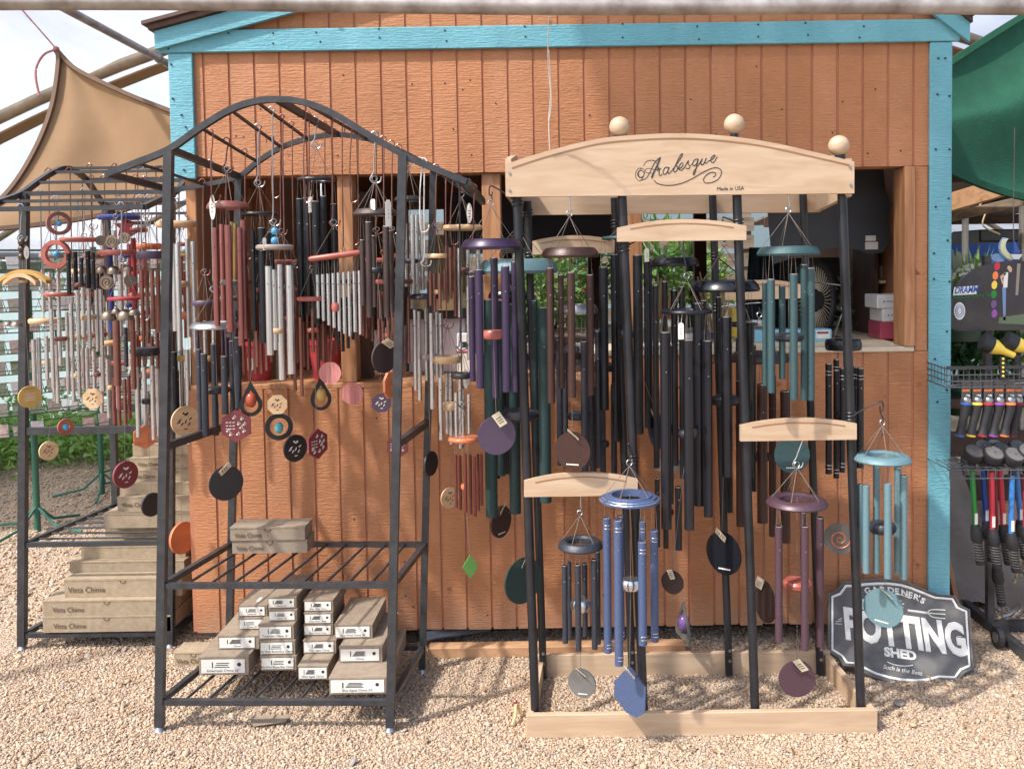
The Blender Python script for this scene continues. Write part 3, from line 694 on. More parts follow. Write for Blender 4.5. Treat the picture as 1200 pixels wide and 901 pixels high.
for sgn in (0, 1):
    q = B(); q.beampath(spline([b_[sgn] for b_ in BARS2], 3), .02, .022); q.build('arch', 'black_paint', rack2)
c2 = {'FL': post((r2(XA, 3.75) + .005, 3.75, zz2[2]), P(26.5, 764, 3.75), .03, rack2), 'FR': post((r2(XB, 3.75) + .03, 3.75, zz2[2]), P(200, 762, 3.75), .03, rack2),
      'RL': post((r2(XA, 4.38) + .005, 4.38, zz2[7]), (P(137, 640, 4.38).x, 4.38, 0), .028, rack2), 'RR': post((r2(XB, 4.38) + .03, 4.38, zz2[7]), (r2(XB, 4.38) + .03, 4.38, 0), .028, rack2)}
Z2L, Z2M, Z2T = P(30, 744, 3.75).z, P(30, 638, 3.75).z, P(34, 505, 3.75).z
shelf(c2, Z2L, rack2, 7, False, .02, .0045); shelf(c2, Z2M, rack2, 7, False, .02, .0045)
for a_, b_ in (('FL', 'FR'), ('RL', 'RR')):
    q = B(); q.beam(onpost(c2[a_], Z2T), onpost(c2[b_], Z2T), .02, .03); q.build('rail', 'black_paint', rack2)

# ================================================================== maple chime stand
stand = thing('chime_stand', 'maple and black pole display stand with arched header board in front of the shed', 'display stand', (P(822, 860, 3.2).x, 3.2, 0))
D0, D1 = 2.98, 3.43
SP = []                                   # front poles then rear poles: (top, bottom)
for (tx, ty, bx, by, d, r_) in [(606, 232, 628, 846, D0 + .035, .0155), (726, 160, 755, 842, D0 + .035, .0155), (861, 158, 885.5, 838, D0 + .035, .0155), (985, 180, 1009.5, 836, D0 + .035, .0155),
                                (618, 236, 637, 800, D1 - .035, .0145), (720, 232, 741, 800, D1 - .035, .0145), (835, 229, 854.5, 800, D1 - .035, .0145), (941, 226, 961, 798, D1 - .035, .0145)]:
    a = P(tx, ty, d); b = P(bx, by, d); b.z = .012
    if d < 3.2: a = a + (a - b) * ((P(800, 168, d).z - a.z) / (a.z - b.z)) if tx in (726, 861) else a
    if tx == 606: a = a + (a - b) * (.12 / (a.z - b.z))
    q = B(); q.tube([b, a], r_, 16); o = q.build('pole', 'stand_black', stand, True); SP.append((a, b))
    if d > 3.2:
        for zz in (.06, .10): q = B(); q.tube([b + Vector((0, -.017, zz)), b + Vector((0, -.012, zz))], .006, 8); q.build('bolt', 'steel', o)
def arched(name, pts, d, th, y=None):
    ps = [P(x, y_, d) for x, y_ in pts]; q = B(); q.prism([(p.x, p.z) for p in ps][::-1], (0, d, 0), UX, UZ, th); return q.build(name, maple, stand)
topc = spline([(592, 193), (640, 178), (700, 163.5), (750, 158.5), (800, 157), (850, 160), (900, 167), (950, 178), (1000, 190)], 4)
hb = arched('header_board', [(596, 231)] + topc + [(1000, 227)], D0, .02)
gr = spline([(600, 197.5), (640, 184.5), (700, 169.5), (750, 164.5), (800, 163), (850, 166), (900, 173), (950, 184), (994, 194)], 4)
q = B(); q.beampath([P(x, y, D0) + Vector((0, -.0105, 0)) for x, y in gr], .002, .0045, (0, 0, 1)); mat('groove', (150, 104, 66), .7); q.build('groove', 'groove', hb)
s_ = D1 / D0
def back(pts): return [((x - 640) / s_ + 640 + 8, (y - 308) / s_ + 308) for x, y in pts]
rb = arched('rear_board', back([(596, 244)] + topc + [(1000, 240)]), D1, .02)
for k, (x, y0) in enumerate(((596, 0), (996, 0))):
    A = P(x, 230, D0); Bq = P((x - 640) / s_ + 648, (229 - 308) / s_ + 308, D1); C_ = P(x, 190, D0); 
    q = B(); vs = []
    for dx in (-.01, .01):
        vs += [(A.x + dx, D0 + .0105, A.z), (Bq.x + dx, D1 - .0105, A.z - .025), (Bq.x + dx, D1 - .0105, C_.z + .012), ((A.x+Bq.x)/2 + dx, (D0+D1)/2, C_.z + .05), (A.x + dx, D0 + .0105, C_.z + .012)]
    q.add(vs, [(0,1,2,3,4), (9,8,7,6,5)] + [(i, 5 + i, 5 + (i + 1) % 5, (i + 1) % 5) for i in range(5)]); q.build('side_board', maple_s, stand)
for (x, y) in ((726, 149), (860.5, 146), (983, 171)):
    c = P(x, y, D0 + .035); q = B(); q.sphere(c, .0345, 24, 14); o = q.build('ball_finial', maple, stand, True)
    q = B(); q.tube([c - Vector((0, 0, .055)), c - Vector((0, 0, .03))], .014, 12); q.build('collar', 'stand_black', stand, True)
for (x, y) in ((597, 203), (597, 223), (996, 196), (997, 217)):
    p = P(x, y, D0 - .011); q = B(); q.tube([p, p + Vector((0, -.003, 0))], .0045, 10); q.build('screw', 'steel', hb)
BEAMS = {}
def xbeam(key, x0, x1, yt, yb_, yend, d, rear=False):
    n = 10; top = [(x0 + (x1 - x0) * i / n, yt + (yend - yt) * (2 * i / n - 1) ** 2 + (-.015 * (x1 - x0)) * (i / n - .5)) for i in range(n + 1)]
    pts = [(x0, yb_ + .5)] + top + [(x1, yb_ - 1.5)]
    o = arched('cross_board', pts, d, .018); BEAMS[key] = d
    q = B(); q.beampath([P(x, y + 5, d) + Vector((0, -.0095, 0)) for x, y in top[1:-1]], .002, .0035, (0, 0, 1)); q.build('groove', 'groove', o)
xbeam('low', 614, 747, 553, 581, 562, D0 + .010); xbeam('mid', 867, 1003, 489.5, 516, 497, D0 + .010); xbeam('top', 723, 874, 257, 283, 266, D0 + .010)
xbeam('r1', 624, 720, 276, 298, 282, D1 - .06); xbeam('r2', 850, 938, 328, 351, 334, D1 - .06)
# base frame of boards
bx0, bx1 = P(617, 870, D0).x, P(1027, 870, D0).x; rx0, rx1 = P(636, 795, D1).x, P(966, 795, D1).x
hb_ = .082
box('base_board', (bx0, D0 - .012, 0), (bx1, D0 + .010, hb_), maple, stand, .002)
box('base_board', (rx0 - .02, D1 - .012, 0), (rx1 + .02, D1 + .010, hb_ + .006), maple, stand, .002)
def sideb(xa, xb):
    q = B(); vs = []
    for z in (0, hb_ - .003): vs += [(xa - .011, D0 + .0105, z), (xa + .011, D0 + .0105, z), (xb + .011, D1 - .0125, z), (xb - .011, D1 - .0125, z)]
    q.add(vs, [(3,2,1,0),(4,5,6,7),(0,1,5,4),(1,2,6,5),(2,3,7,6),(3,0,4,7)]); q.build('base_board', maple_s, stand)
sideb(bx0 + .014, rx0 - .005); sideb(bx1 - .014, rx1 + .005)
# script lettering on the header, drawn as pen strokes
def S(pts, w0=.5, w1=None): return (pts, w0, w1 or w0)
strokes = [  # pixel coordinates at 10x inside the crop (735,170)
 S([(185,375),(150,385),(122,355),(130,315),(165,300),(195,325),(190,365),(150,380),(130,350)], .5, .8),
 S([(130,350),(140,310),(170,275),(200,300),(195,360),(150,420),(105,390),(98,330),(130,280),(165,272)], .5),
 S([(150,418),(220,390),(270,310),(320,210),(385,145)], .55, .9), S([(385,145),(355,230),(310,320),(285,385)], 1.3, 1.6),
 S([(190,245),(225,195),(280,180),(330,188)], .5), S([(330,188),(350,230),(360,280),(330,290),(250,275),(215,290),(225,325),(290,330)], .5),
 S([(350,310),(375,262),(368,290),(400,275)], .6), S([(378,280),(372,330),(385,362),(410,340)], 1.0, .6),
 S([(480,265),(445,265),(420,310),(430,345),(460,330),(490,262)], .8), S([(490,262),(475,310),(485,335),(510,315)], 1.1, .6),
 S([(510,315),(590,210),(648,115),(630,112),(585,195),(545,290),(550,318),(580,300),(590,255),(565,245)], .8),
 S([(590,280),(625,270),(655,230),(640,210),(610,245),(605,285),(630,298),(665,270)], .8),
 S([(665,270),(715,185),(712,220),(735,250),(715,280),(685,270)], .8), S([(735,250),(765,215)], .5),
 S([(825,165),(790,175),(765,220),(780,245),(810,220),(832,165)], .8), S([(832,165),(810,260),(785,350),(772,330),(800,280),(840,230)], 1.0, .6),
 S([(840,230),(880,160),(862,215),(880,235),(905,205),(925,155)], .9), S([(925,155),(910,200),(925,215),(950,190)], 1.0, .6),
 S([(950,190),(1000,165),(1030,125),(1010,125),(980,160),(985,200),(1015,200),(1055,140)], .8),
 S([(312,412),(350,450),(430,472),(530,472),(640,448),(760,395),(880,325),(980,278),(1050,268),(1098,295),(1100,345),(1060,405),(990,440),(920,445),(893,410),(920,360),(975,325),(1025,325),(1035,355),(1005,378)], .75, .8)]
q = B()
for pts, w0, w1 in strokes:
    sp = spline(pts, 5); n_ = len(sp)
    q.tube([P(735 + x / 10, 170 + y / 10, D0 - .0102) for x, y in sp], [(w0 + (w1 - w0) * i / n_) * .0020 for i in range(n_)], 5)
q.build('lettering', 'ink', hb)
p = P(840, 223.5, D0 - .0105); text('small_lettering', 'Made in USA', .017, p, UX + Vector((0, 0, .012)), UZ, 'ink', hb)
# ================================================================== wind chimes
def bar_hang(px, py, dpref):
    best = None
    for a, b in BARS1:
        f = lambda t: a.lerp(b, t).x - P(px, py, a.lerp(b, t).y).x
        lo, hi = .04, .96
        if f(lo) * f(hi) > 0: continue
        for _ in range(30):
            m = (lo + hi) / 2
            if f(lo) * f(m) <= 0: hi = m
            else: lo = m
        p = a.lerp(b, lo); sc = abs(p.y - dpref)
        if best is None or sc < best[0]: best = (sc, p)
    return best[1]
def ring_profile(style, R_, t):
    if style == 'donut':          # turned ring, domed on top, flat below
        ri = R_ * .56; return [(ri, 0), (ri, t * .7), (R_ * .66, t), (R_ * .84, t * .95), (R_ * .95, t * .6), (R_, t * .2), (R_ * .97, 0)], True
    if style == 'stepped':
        ri = R_ * .6; return [(ri, 0), (ri, t), (R_ * .74, t), (R_ * .76, t * .78), (R_ * .86, t * .72), (R_ * .88, t * .5), (R_, t * .36), (R_, t * .05), (R_ * .96, 0)], True
    if style == 'thin':
        k = 8; r_ = t / 2; return [(R_ - r_ + r_ * math.cos(2 * math.pi * i / k), r_ + r_ * math.sin(2 * math.pi * i / k)) for i in range(k)], True
    return [(.0004, 0), (R_ * .93, 0), (R_, t * .3), (R_, t * .7), (R_ * .93, t), (.0004, t)], False      # disc
def sail_outline(shape, h):
    r = h / 2
    if shape == 'hex': return circle(r, 6, 1, 1, math.pi / 2)
    if shape == 'oct': return circle(r * 1.04, 8, 1, 1, math.pi / 8)
    if shape == 'leaf': return [(0, r), (r*.35, r*.55), (r*.66, .05*r), (r*.35, -r*.55), (0, -r), (-r*.35, -r*.55), (-r*.66, .05*r), (-r*.35, r*.55)]
    if shape == 'wedge': return [(-.1*r, r), (.1*r, r), (.75*r, .35*r), (.7*r, -.7*r), (.3*r, -r), (-.15*r, -.9*r), (-.72*r, -.35*r), (-.7*r, .3*r), (-.4*r, .62*r)]
    if shape == 'tri': return [(-.05*r, r), (.05*r, r), (.62*r, -.7*r), (.5*r, -r), (-.62*r, -.75*r), (-.66*r, -.55*r)]
    if shape == 'drop': return [(0, r)] + [(r*.62*math.sin(a), -.35*r - .65*r*math.cos(a)) for a in np.linspace(math.pi*.72, -math.pi*.72, 15)]
    return circle(r, 28)
def mini_print(o, u, v, k, m, parent, kind):
    """butterfly-and-leaf print standing a hair proud of the sail"""
    q = B(); nn = Vector(u).cross(Vector(v))
    def blob(x, y, a, l_, w_): 
        ca, sa = math.cos(a), math.sin(a)
        q.prism([(x + ca*l_*.5*c - sa*w_*.5*s, y + sa*l_*.5*c + ca*w_*.5*s) for c, s in [(math.cos(t), math.sin(t)) for t in np.linspace(0, 2*math.pi, 8, endpoint=False)]], Vector(o), u, v, .0006)
    if kind == 'leaf':
        blob(.08*k, .45*k, .5, .34*k, .16*k); blob(-.12*k, .5*k, 2.5, .26*k, .13*k)
        for i, (x, y, a) in enumerate([(-.4,.1,.5),(-.25,-.2,.9),(.0,-.05,1.2),(.35,.1,.5),(.25,-.25,.9),(-.5,-.05,.4)]): blob(x*k, y*k, a, .3*k, .1*k)
        blob(0, -.55*k, 0, .3*k, .08*k)
    elif kind == 'fly':
        for x, y, a in [(-.1,.5,.4),(.35,.45,1),(.5,.1,.4),(.45,-.3,1.2),(.1,-.5,.3),(-.35,-.5,.8),(.15,.15,1.1),(-.5,-.3,.2),(.3,-.1,.2)]:
            blob(x*k, y*k, a, .26*k, .13*k); blob(x*k+.04*k, y*k+.05*k, a+1.3, .22*k, .1*k)
        for y in (.22, .02, -.17):
            for x in (-.55, -.35, -.15): blob(x*k, y*k, .15, .17*k, .06*k)
    elif kind == 'coil':
        pts = [Vector(o) + Vector(u) * (k*.68*t*math.cos(t*13)) + Vector(v) * (k*.68*t*math.sin(t*13)) for t in np.linspace(.06, 1, 60)]
        q.tube(pts, k * .05, 5)
    elif kind == 'word':
        for x in np.linspace(-.3, .3, 7): blob(x*k, -.72*k, .3, .1*k, .08*k)
    elif kind == 'lines':
        for i in range(4): blob(0, (.3 - .2*i)*k, 0, 1.1*k, .05*k)
    q.build('print', m, parent)
def make_sail(t, sail, d, xtop):
    """sail = dict(px,py,w,h,shape,m, ...)"""
    s = d / F; c = P(sail['px'], sail['py'], d); h = sail['h'] * s; w_ = sail['w'] * s
    nat = {'leaf': .66, 'wedge': .74, 'tri': .65, 'drop': .64, 'hex': .866}.get(sail['shape'], 1.0)
    r_ = min(1, max(.16, w_ / (h * nat))); yaw = math.acos(r_) * (1 if sail['px'] < 640 else -1); tl = sail.get('tilt', 0)
    u = Vector((math.cos(yaw), math.sin(yaw), 0)); v = Vector((0, 0, 1)); u, v = u * math.cos(tl) + v * math.sin(tl), v * math.cos(tl) - u * math.sin(tl)
    th = sail.get('th', .007); nn = u.cross(v); ol = sail_outline(sail['shape'], h); q = B()
    if nn.y > 0: nn = -nn
    if sail.get('ring'): q.annulus(ol, [(x * sail['ring'], y * sail['ring'] - (.08 * h if sail['shape'] == 'drop' else 0)) for x, y in ol], c, u, v, th)
    else: q.prism(ol, c, u, v, th)
    o = q.build('sail', sail['m'], t, sail['shape'] in ('disc', 'oval'))
    if sail.get('lab'): o['label'] = sail['lab']
    if sail.get('stone'):
        q = B(); ch = h * .24; q.lathe(c + Vector((0, 0, -.04 * h)), [(max(1e-4, .32 * h * .5 * math.sin(math.pi * i / 8)), -ch * math.cos(math.pi * i / 8) * .9) for i in range(9)], 12); q.build('stone', sail['stone'], o, True)
    if sail.get('pr'): mini_print(c + nn * (th / 2 + .0003), u, v, h / 2, sail.get('prm', 'ink'), o, sail['pr'])
    if sail.get('tagp', None):
        a = sail['tagp']; cc = c + v * (h * .5) + nn * (th / 2 + .003); ww, hh = min(.03, h * .30), min(.045, h * .38)
        uu = u * math.cos(a) + v * math.sin(a); vv = v * math.cos(a) - u * math.sin(a); tw_ = random.Random(int(sail['px'] * 7)).uniform(.3, 1.25); uu = (uu * math.cos(tw_) + nn * math.sin(tw_) * (1 if a > 0 else -1)).normalized(); cc = cc + nn * .012
        q = B(); q.prism([(-ww/2, -hh*.8), (ww/2, -hh*.8), (ww/2, hh*.3), (-ww/2, hh*.3)], cc, uu, vv, .001); g = q.build('price_tag', 'cream_paper', o)
        q = B()
        for k in range(3): q.prism([(-ww*.3, hh*(-.55+.2*k)), (ww*.3, hh*(-.55+.2*k)), (ww*.3, hh*(-.55+.2*k)+hh*.07), (-ww*.3, hh*(-.55+.2*k)+hh*.07)], cc + uu.cross(vv) * .0008 * (1 if uu.cross(vv).y < 0 else -1), uu, vv, .0004)
        q.build('print', 'brown_ink', g)
    return c + v * (h * .48)
def chime(label, cx, ry, d, ring, tubes, tm, hang=None, apex=42, striker=None, sail=None, bands=False, hook='steel', cords=4, tags=(), name='wind_chime', capm=None, extra=None, group='hanging wind chimes'):
    if hang and hang[0] == 'r1': hp = bar_hang(cx, ry, hang[1]); d = hp.y; hp = hp.copy(); hp.z -= .006
    elif hang and hang[0] == 'r2':
        a, b = BARS2[hang[1]]; d = a.y; hp = Vector((P(cx, ry, d).x, d, a.z - .006))
    elif hang and hang[0] == 'pt': hp = P(hang[1], hang[2], hang[3]) if len(hang) > 3 else P(hang[1], hang[2], d)
    s = d / F; c = P(cx, ry, d); c.x = c.x
    rw, style, rm, tpx = ring[:4]; R_ = rw * s / 2; th = tpx * s
    base = P(cx, (sail or {}).get('py', max([t_[2] for t_ in tubes] or [ry])) , d).z
    t = thing(name, label, 'wind chime', (c.x, d, base), group)
    zt = c.z + th / 2; az = min(c.z + apex * s, hp.z - .008) if hang else c.z + apex * s
    # top piece
    q = B()
    if style == 'bar':
        sl = ring[4] if len(ring) > 4 else 0
        q.tube([c + Vector((-R_, 0, -sl * R_)), c + Vector((-R_ * .9, 0, -sl * R_ * .9)), c + Vector((R_ * .9, 0, sl * R_ * .9)), c + Vector((R_, 0, sl * R_))], [th * .35, th * .5, th * .5, th * .35], 12)
    else:
        pr, cl = ring_profile(style, R_, th); q.lathe(c - Vector((0, 0, th / 2)), pr, 32, cl)
    top = q.build('top_ring' if style not in ('disc', 'bar') else ('top_disc' if style == 'disc' else 'top_bar'), rm, t, True)
    if style == 'stepped' or bands:
        for f_, zf in ((.885, .52), (.99, .3)):
            if style == 'stepped': q = B(); q.lathe(c - Vector((0, 0, th / 2)), [(R_ * f_, th * zf), (R_ * f_ * 1.012, th * zf + .0012), (R_ * f_, th * zf + .003)], 32); q.build('band', 'silver', top)
    # suspension
    q = B(); ap = Vector((c.x, d, az))
    if style == 'bar':
        for sg in (-.8, .8): q.tube([ap, c + Vector((sg * R_, 0, sg * R_ * (ring[4] if len(ring) > 4 else 0)))], .0009, 5)
    else:
        for k in range(cords):
            a = 2 * math.pi * (k + .35) / cords; q.tube([ap, Vector((c.x + R_ * .8 * math.cos(a), d + R_ * .8 * math.sin(a), zt))], .0010, 5)
    q.build('suspension_cord', 'cord', t)
    q = B(); rr = min(.010, max(.006, R_ * .12))
    q.tube([ap + Vector((rr * math.cos(a) * .94, rr * math.cos(a) * .3, rr + rr * math.sin(a))) for a in np.linspace(0, 2 * math.pi, 17)], .0016, 6, False); q.build('hanging_ring', 'steel', t, True)
    if hang:
        a0 = ap + Vector((0, 0, 2 * rr)); g_ = max(.02, hp.z - a0.z); h_ = min(.026, g_ * .35)
        if g_ > .06: pts = [a0 + Vector((h_*.9, 0, -h_*.1)), a0 + Vector((h_*.7, 0, -h_*.75)), a0 + Vector((-.001, 0, -h_*.95)), a0 + Vector((-h_*.6, 0, -h_*.4)), a0 + Vector((-h_*.1, 0, h_*.6)), a0.lerp(hp, .5), hp + Vector((h_*.2, 0, -h_*.4)), hp + Vector((h_*.5, 0, h_*.6)), hp + Vector((0, 0, h_*1.0)), hp + Vector((-h_*.6, 0, h_*.4))]
        else: pts = [a0 + Vector((0, 0, -rr * .3)), a0 + Vector((rr*.5, 0, 0)), hp + Vector((0, 0, .006))]
        if hang[0] == 'pt' and g_ <= .06: pts = [a0 + Vector((-.004, 0, -.003)), a0 + Vector((.004, 0, .0)), a0.lerp(hp, .6), hp + Vector((0, 0, .012))]
        q = B(); q.tube(spline(pts, 4), .0024, 6); q.build('hook', hook, t, True)
    # tubes with their cords
    for i, tb in enumerate(tubes):
        px, y0, y1, w_ = tb[:4]; side = tb[4] if len(tb) > 4 else (-1 if i % 2 == 0 else 1)
        dx = (px - cx) * s; yo = side * math.sqrt(max((R_ * .86) ** 2 - dx * dx, (R_ * .18) ** 2)) if style != 'bar' else 0
        m = tb[5] if len(tb) > 5 else tm
        a = P(px, y0, d + yo); b = P(px, y1, d + yo); b.x = a.x + (b.x - a.x) * .25; b.y = a.y
        q = B(); q.pipe(a, b, w_ * s / 2, 14 if w_ > 5 else 10, .02, .14); o = q.build('tube', m, t, True)
        q = B()
        for e in (-.35, .35): q.tube([Vector((a.x + e * w_ * s, a.y, a.z - .004)), Vector((a.x + e * w_ * s * .4, a.y, c.z if style != 'bar' else c.z + (a.x - c.x) * (ring[4] if len(ring) > 4 else 0)))], .0006, 4)
        q.build('cord', 'cord', o)
        hz_ = a.z + (b.z - a.z) * .2; q = B(); q.tube([Vector((a.x, a.y - w_ * s * .5 - .0006, hz_)), Vector((a.x, a.y - w_ * s * .46, hz_))], min(.0022, w_ * s * .16), 7); q.build('pin_hole', 'steel' if m in ('black_tube', 'green_tube', 'charcoal_tube', 'brown_tube', 'plum_tube', 'purple_tube', 'teal_tube', 'ltteal_tube', 'blue_tube') else 'ink', o)
        if m not in ('silver', 'gold_tube', 'copper_tube', 'redcopper_tube') and w_ > 5:
            q = B(); r2_ = w_ * s / 2; q.lathe(a, [(r2_ * 1.005, -.002), (r2_ * 1.01, .0003), (r2_ * .86, .0006)], 14); q.build('cut_rim', 'silver', o, True)
        if bands:
            for zz in (a.z - 9.5 * s, a.z - 13.5 * s, b.z + 6 * s, b.z + 10 * s):
                q = B(); r2_ = w_ * s / 2; q.lathe((a.x, a.y, zz), [(r2_ * .99, 0), (r2_ * 1.03, .0006), (r2_ * 1.03, .0022), (r2_ * .99, .0028)], 14); q.build('band', 'silver', o, True)
        if capm:
            q = B(); r2_ = w_ * s / 2; q.lathe((a.x, a.y, a.z - 5 * s), [(r2_ * 1.04, 0), (r2_ * 1.04, 5.2 * s), (r2_ * .85, 5.4 * s)], 12); q.build('tip', capm, o, True)
    # striker, centre cord and sail
    endz = P(cx, striker[0], d) if striker else None; pts = [Vector((c.x, d, zt + .001))]
    if striker:
        sy, sw, sm = striker[:3]; sc = P(cx, sy, d); sc.x = c.x; rad = sw * s / 2; ht = (striker[3] if len(striker) > 3 else 8) * s
        q = B(); q.lathe(sc - Vector((0, 0, ht / 2)), [(.0004, 0), (rad * .85, 0), (rad, ht * .3), (rad, ht * .7), (rad * .85, ht), (.0004, ht)], 22); q.build('striker', sm, t, True)
        pts.append(sc)
    if sail:
        e = make_sail(t, sail, d + sail.get('dd', 0), c.x); pts.append(e)
    if len(pts) > 1:
        q = B(); q.tube(pts, .0009, 5); q.build('centre_cord', 'cord', t)
    for (tx, ty, tw, thh, shape) in tags:
        p = P(tx, ty, d - R_ * .9); q = B(); w2, h2 = tw * s * .8, thh * s * .9
        poly = circle(.5, 16) if shape == 'oval' else [(-.5,-.5),(.5,-.5),(.5,.38),(.25,.5),(-.25,.5),(-.5,.38)]
        ty_ = random.Random(int(tx * 3)).uniform(-.7, .7); q.prism([(x * w2, y * h2) for x, y in poly], p, Vector((math.cos(ty_), math.sin(ty_), .1)).normalized(), UZ, .0012); g = q.build('price_tag', 'tag_paper', t)
        q = B(); w2 *= math.cos(ty_) * .8; p = p - Vector((0, .0, 0))
        for k in range(3): q.box((p.x - w2*.28, p.y - .0014, p.z + h2*(.1-.14*k)), (p.x + w2*.22, p.y - .0008, p.z + h2*(.13-.14*k)))
        q.build('print', 'brown_ink', g)
        q = B(); q.tube([p + Vector((0, 0, h2*.45)), Vector((c.x + (p.x - c.x) * .7, p.y + R_*.3, c.z))], .0006, 4); q.build('tag_string', 'white_cord', t)
    if extra: extra(t, c, d, s)
    return t
def sl(px, py, w_, h, shape, m, **k): return dict(px=px, py=py, w=w_, h=h, shape=shape, m=m, **k)
def arm(pole, z, tx, ty, td):                       # wire hook clipped to a stand pole
    a, b = SP[pole]; t = (z - b.z) / (a.z - b.z); p = b.lerp(a, t); e = P(tx, ty, td)
    q = B()
    for dz in (-.012, 0, .012): q.tube([p + Vector((.018 * math.cos(k), .018 * math.sin(k), dz + .002 * math.cos(k))) for k in np.linspace(0, 2 * math.pi, 13)], .0024, 6, False)
    q.tube(spline([p + Vector((0, -.017, 0)), p.lerp(e, .5) + Vector((0, -.004, .012)), e + Vector((.0, 0, .022)), e + Vector(((e.x - p.x) * .12, 0, .014)), e + Vector(((e.x - p.x) * .12, 0, -.006)), e + Vector((0, 0, -.010))], 5), .0026, 7)
    q.build('hook_arm', 'black_metal', stand, True); return e
zp = lambda px, py, d: P(px, py, d).z

# ---- on the maple stand
G1 = 'wind chimes on the maple stand'
e = arm(0, zp(606, 236, 3.0), 577, 226, 2.99)
chime('purple wind chime with five tubes hanging off the left pole of the maple stand', 576, 286, 2.99, (72, 'donut', 'purple_tube', 12), [(552.5,324,447,7.5,1),(561,316,455,9,-1),(579,302,466,9,1),(592,312,459,9.5,-1),(603,307,459,8.5,1)], 'purple_tube',
      ('pt', 577, 229, 2.99), 44, (392, 26, 'redwood', 10), sl(582, 510, 44, 46, 'disc', 'purple_wood', tagp=.6, dd=-.02), hook='black_metal', group=G1)
e = arm(4, zp(618, 250, 3.38), 606, 258, 3.28)
chime('big dark green wind chime with fat tubes behind the purple one at the left pole', 607, 312, 3.28, (94, 'donut', 'ltteal_tube', 17), [(573,351,605,14,-1),(601,356,601,14,1),(637,360,588,13.5,-1),(585,352,557,9,1),(626,352,520,8,1)], 'green_tube',
      ('pt', 606, 260, 3.28), 46, (486, 46, 'charcoal_tube', 11), sl(613, 680, 42, 55, 'disc', 'green_tube', tagp=-.6), hook='black_metal', group=G1)
chime('brown wind chime with three visible tubes hung under the left end of the header board', 668, 296, D0, (68, 'donut', 'brown_tube', 12), [(644.5,314,472,9,-1),(669,319,466,9,-1),(691,322,463,9,1),(657,322,455,7,1)], 'brown_tube',
      ('pt', 668, 233, D0), 42, (410, 20, 'charcoal_tube', 8), sl(671, 528, 42, 45, 'disc', 'brown_tube', tagp=.9, pr='word', prm='tag_paper', dd=-.02), group=G1)
e = arm(5, zp(720, 300, 3.395), 676, 306, 3.3)
chime('charcoal wind chime with dull grey ring behind the brown one on the stand', 676, 362, 3.3, (50, 'donut', 'steel', 11), [(655,398,545,7.5,-1),(662,407,548,6,1),(684,400,560,8,-1),(692,386,545,8,1),(700,388,548,6,-1)], 'charcoal_tube',
      ('pt', 676, 308, 3.3), 40, (487, 28, 'charcoal_tube', 8), sl(587, 611, 22, 38, 'disc', 'dkbrown', tagp=-.8, px0=0, dd=-.0) if False else None, group=G1)
e = arm(5, zp(720, 262, 3.395), 733, 262, 3.3)
chime('tall matte black wind chime between the second pole and the wood post behind', 733, 279, 3.3, (56, 'thin', 'teal_tube', 4), [(707,313,480,10.5,-1),(720,298,517,9.5,1),(747,299,508,11,-1),(759,303,501,10,1)], 'black_tube',
      ('pt', 733, 258, 3.3), 16, (392, 20, 'black_wood', 9), sl(770, 505, 15, 42, 'disc', 'navy_panel', tagp=.9), tags=[(758, 299, 7, 17, 'card')], group=G1)
e = arm(1, zp(731, 290, 3.01), 790, 266, 3.16)
chime('black wind chime with a wide disc ring hanging under the top cross board', 790, 307, 3.16, (58, 'donut', 'black_tube', 11), [(779,330,520,7,1),(799,336,560,7.5,1),(768,334,548,7,-1),(790,340,545,8,1)], 'black_tube',
      ('pt', 790, 268, 3.16), 32, None, None, group=G1)
chime('very tall black wind chime on a thin wire ring in the stand middle', 805, 365, D0 + .02, (62, 'thin', 'black_tube', 5), [(779.5,389,619,12.5,-1),(806.5,398,620,11.5,-1),(829,399,605,11,1),(818,355,592,13,1),(784,404,590,9,1)], 'black_tube',
      ('pt', 799, 282, D0 + .02), 38, (508, 26, 'black_wood', 9), sl(788, 682, 24, 28, 'disc', 'dkbrown', tagp=.4), hook='black_metal', tags=[(798, 388, 8, 21, 'card')], group=G1)
e = arm(2, zp(864, 262, 3.01), 848, 262, 3.14)
chime('black wind chime with a broad domed ring crossing behind the third pole', 849, 335, 3.14, (82, 'donut', 'black_tube', 13), [(851,371,558,12,-1),(879,377,560,9,1),(842,348,480,7,1),(824,352,540,8,1)], 'black_tube',
      ('pt', 848, 265, 3.14), 46, (469, 34, 'black_wood', 10), sl(848, 648, 33, 51, 'disc', 'black_tube', tagp=.9, pr='word', prm='tag_paper', tilt=.1, dd=-.08), hook='black_metal', group=G1)
chime('teal green wind chime with six tubes under the right end of the header board', 924, 294, D0 + .005, (73, 'donut', 'teal_tube', 11), [(896,331,452,6,1),(903.5,327,460,9,-1),(916.5,335,444,8,1),(930,321,468,9,-1),(942,310,469,8,1),(950,314,469,9,-1)], 'teal_tube',
      ('pt', 925, 228, D0 + .005), 44, (395, 35, 'charcoal_tube', 9), sl(928, 533, 44, 42, 'disc', 'teal_tube', pr='word', prm='tag_paper', dd=.09), cords=5, group=G1)
e = arm(6, zp(835, 360, 3.395), 890, 362, 3.3)
chime('dark brown wind chime hanging low behind the third pole', 890, 418, 3.3, (70, 'donut', 'dkbrown_tube', 11), [(867,446,616,10,1),(893,450,612,12,-1),(920,458,635,11.5,-1),(905,440,628,9,1)], 'brown_tube',
      ('pt', 890, 364, 3.3), 46, (535, 26, 'dkbrown', 8), sl(896, 704, 15, 50, 'disc', 'dkbrown', tagp=-.5), hook='black_metal', group=G1)
e = arm(7, zp(941, 330, 3.395), 988, 342, 3.33)
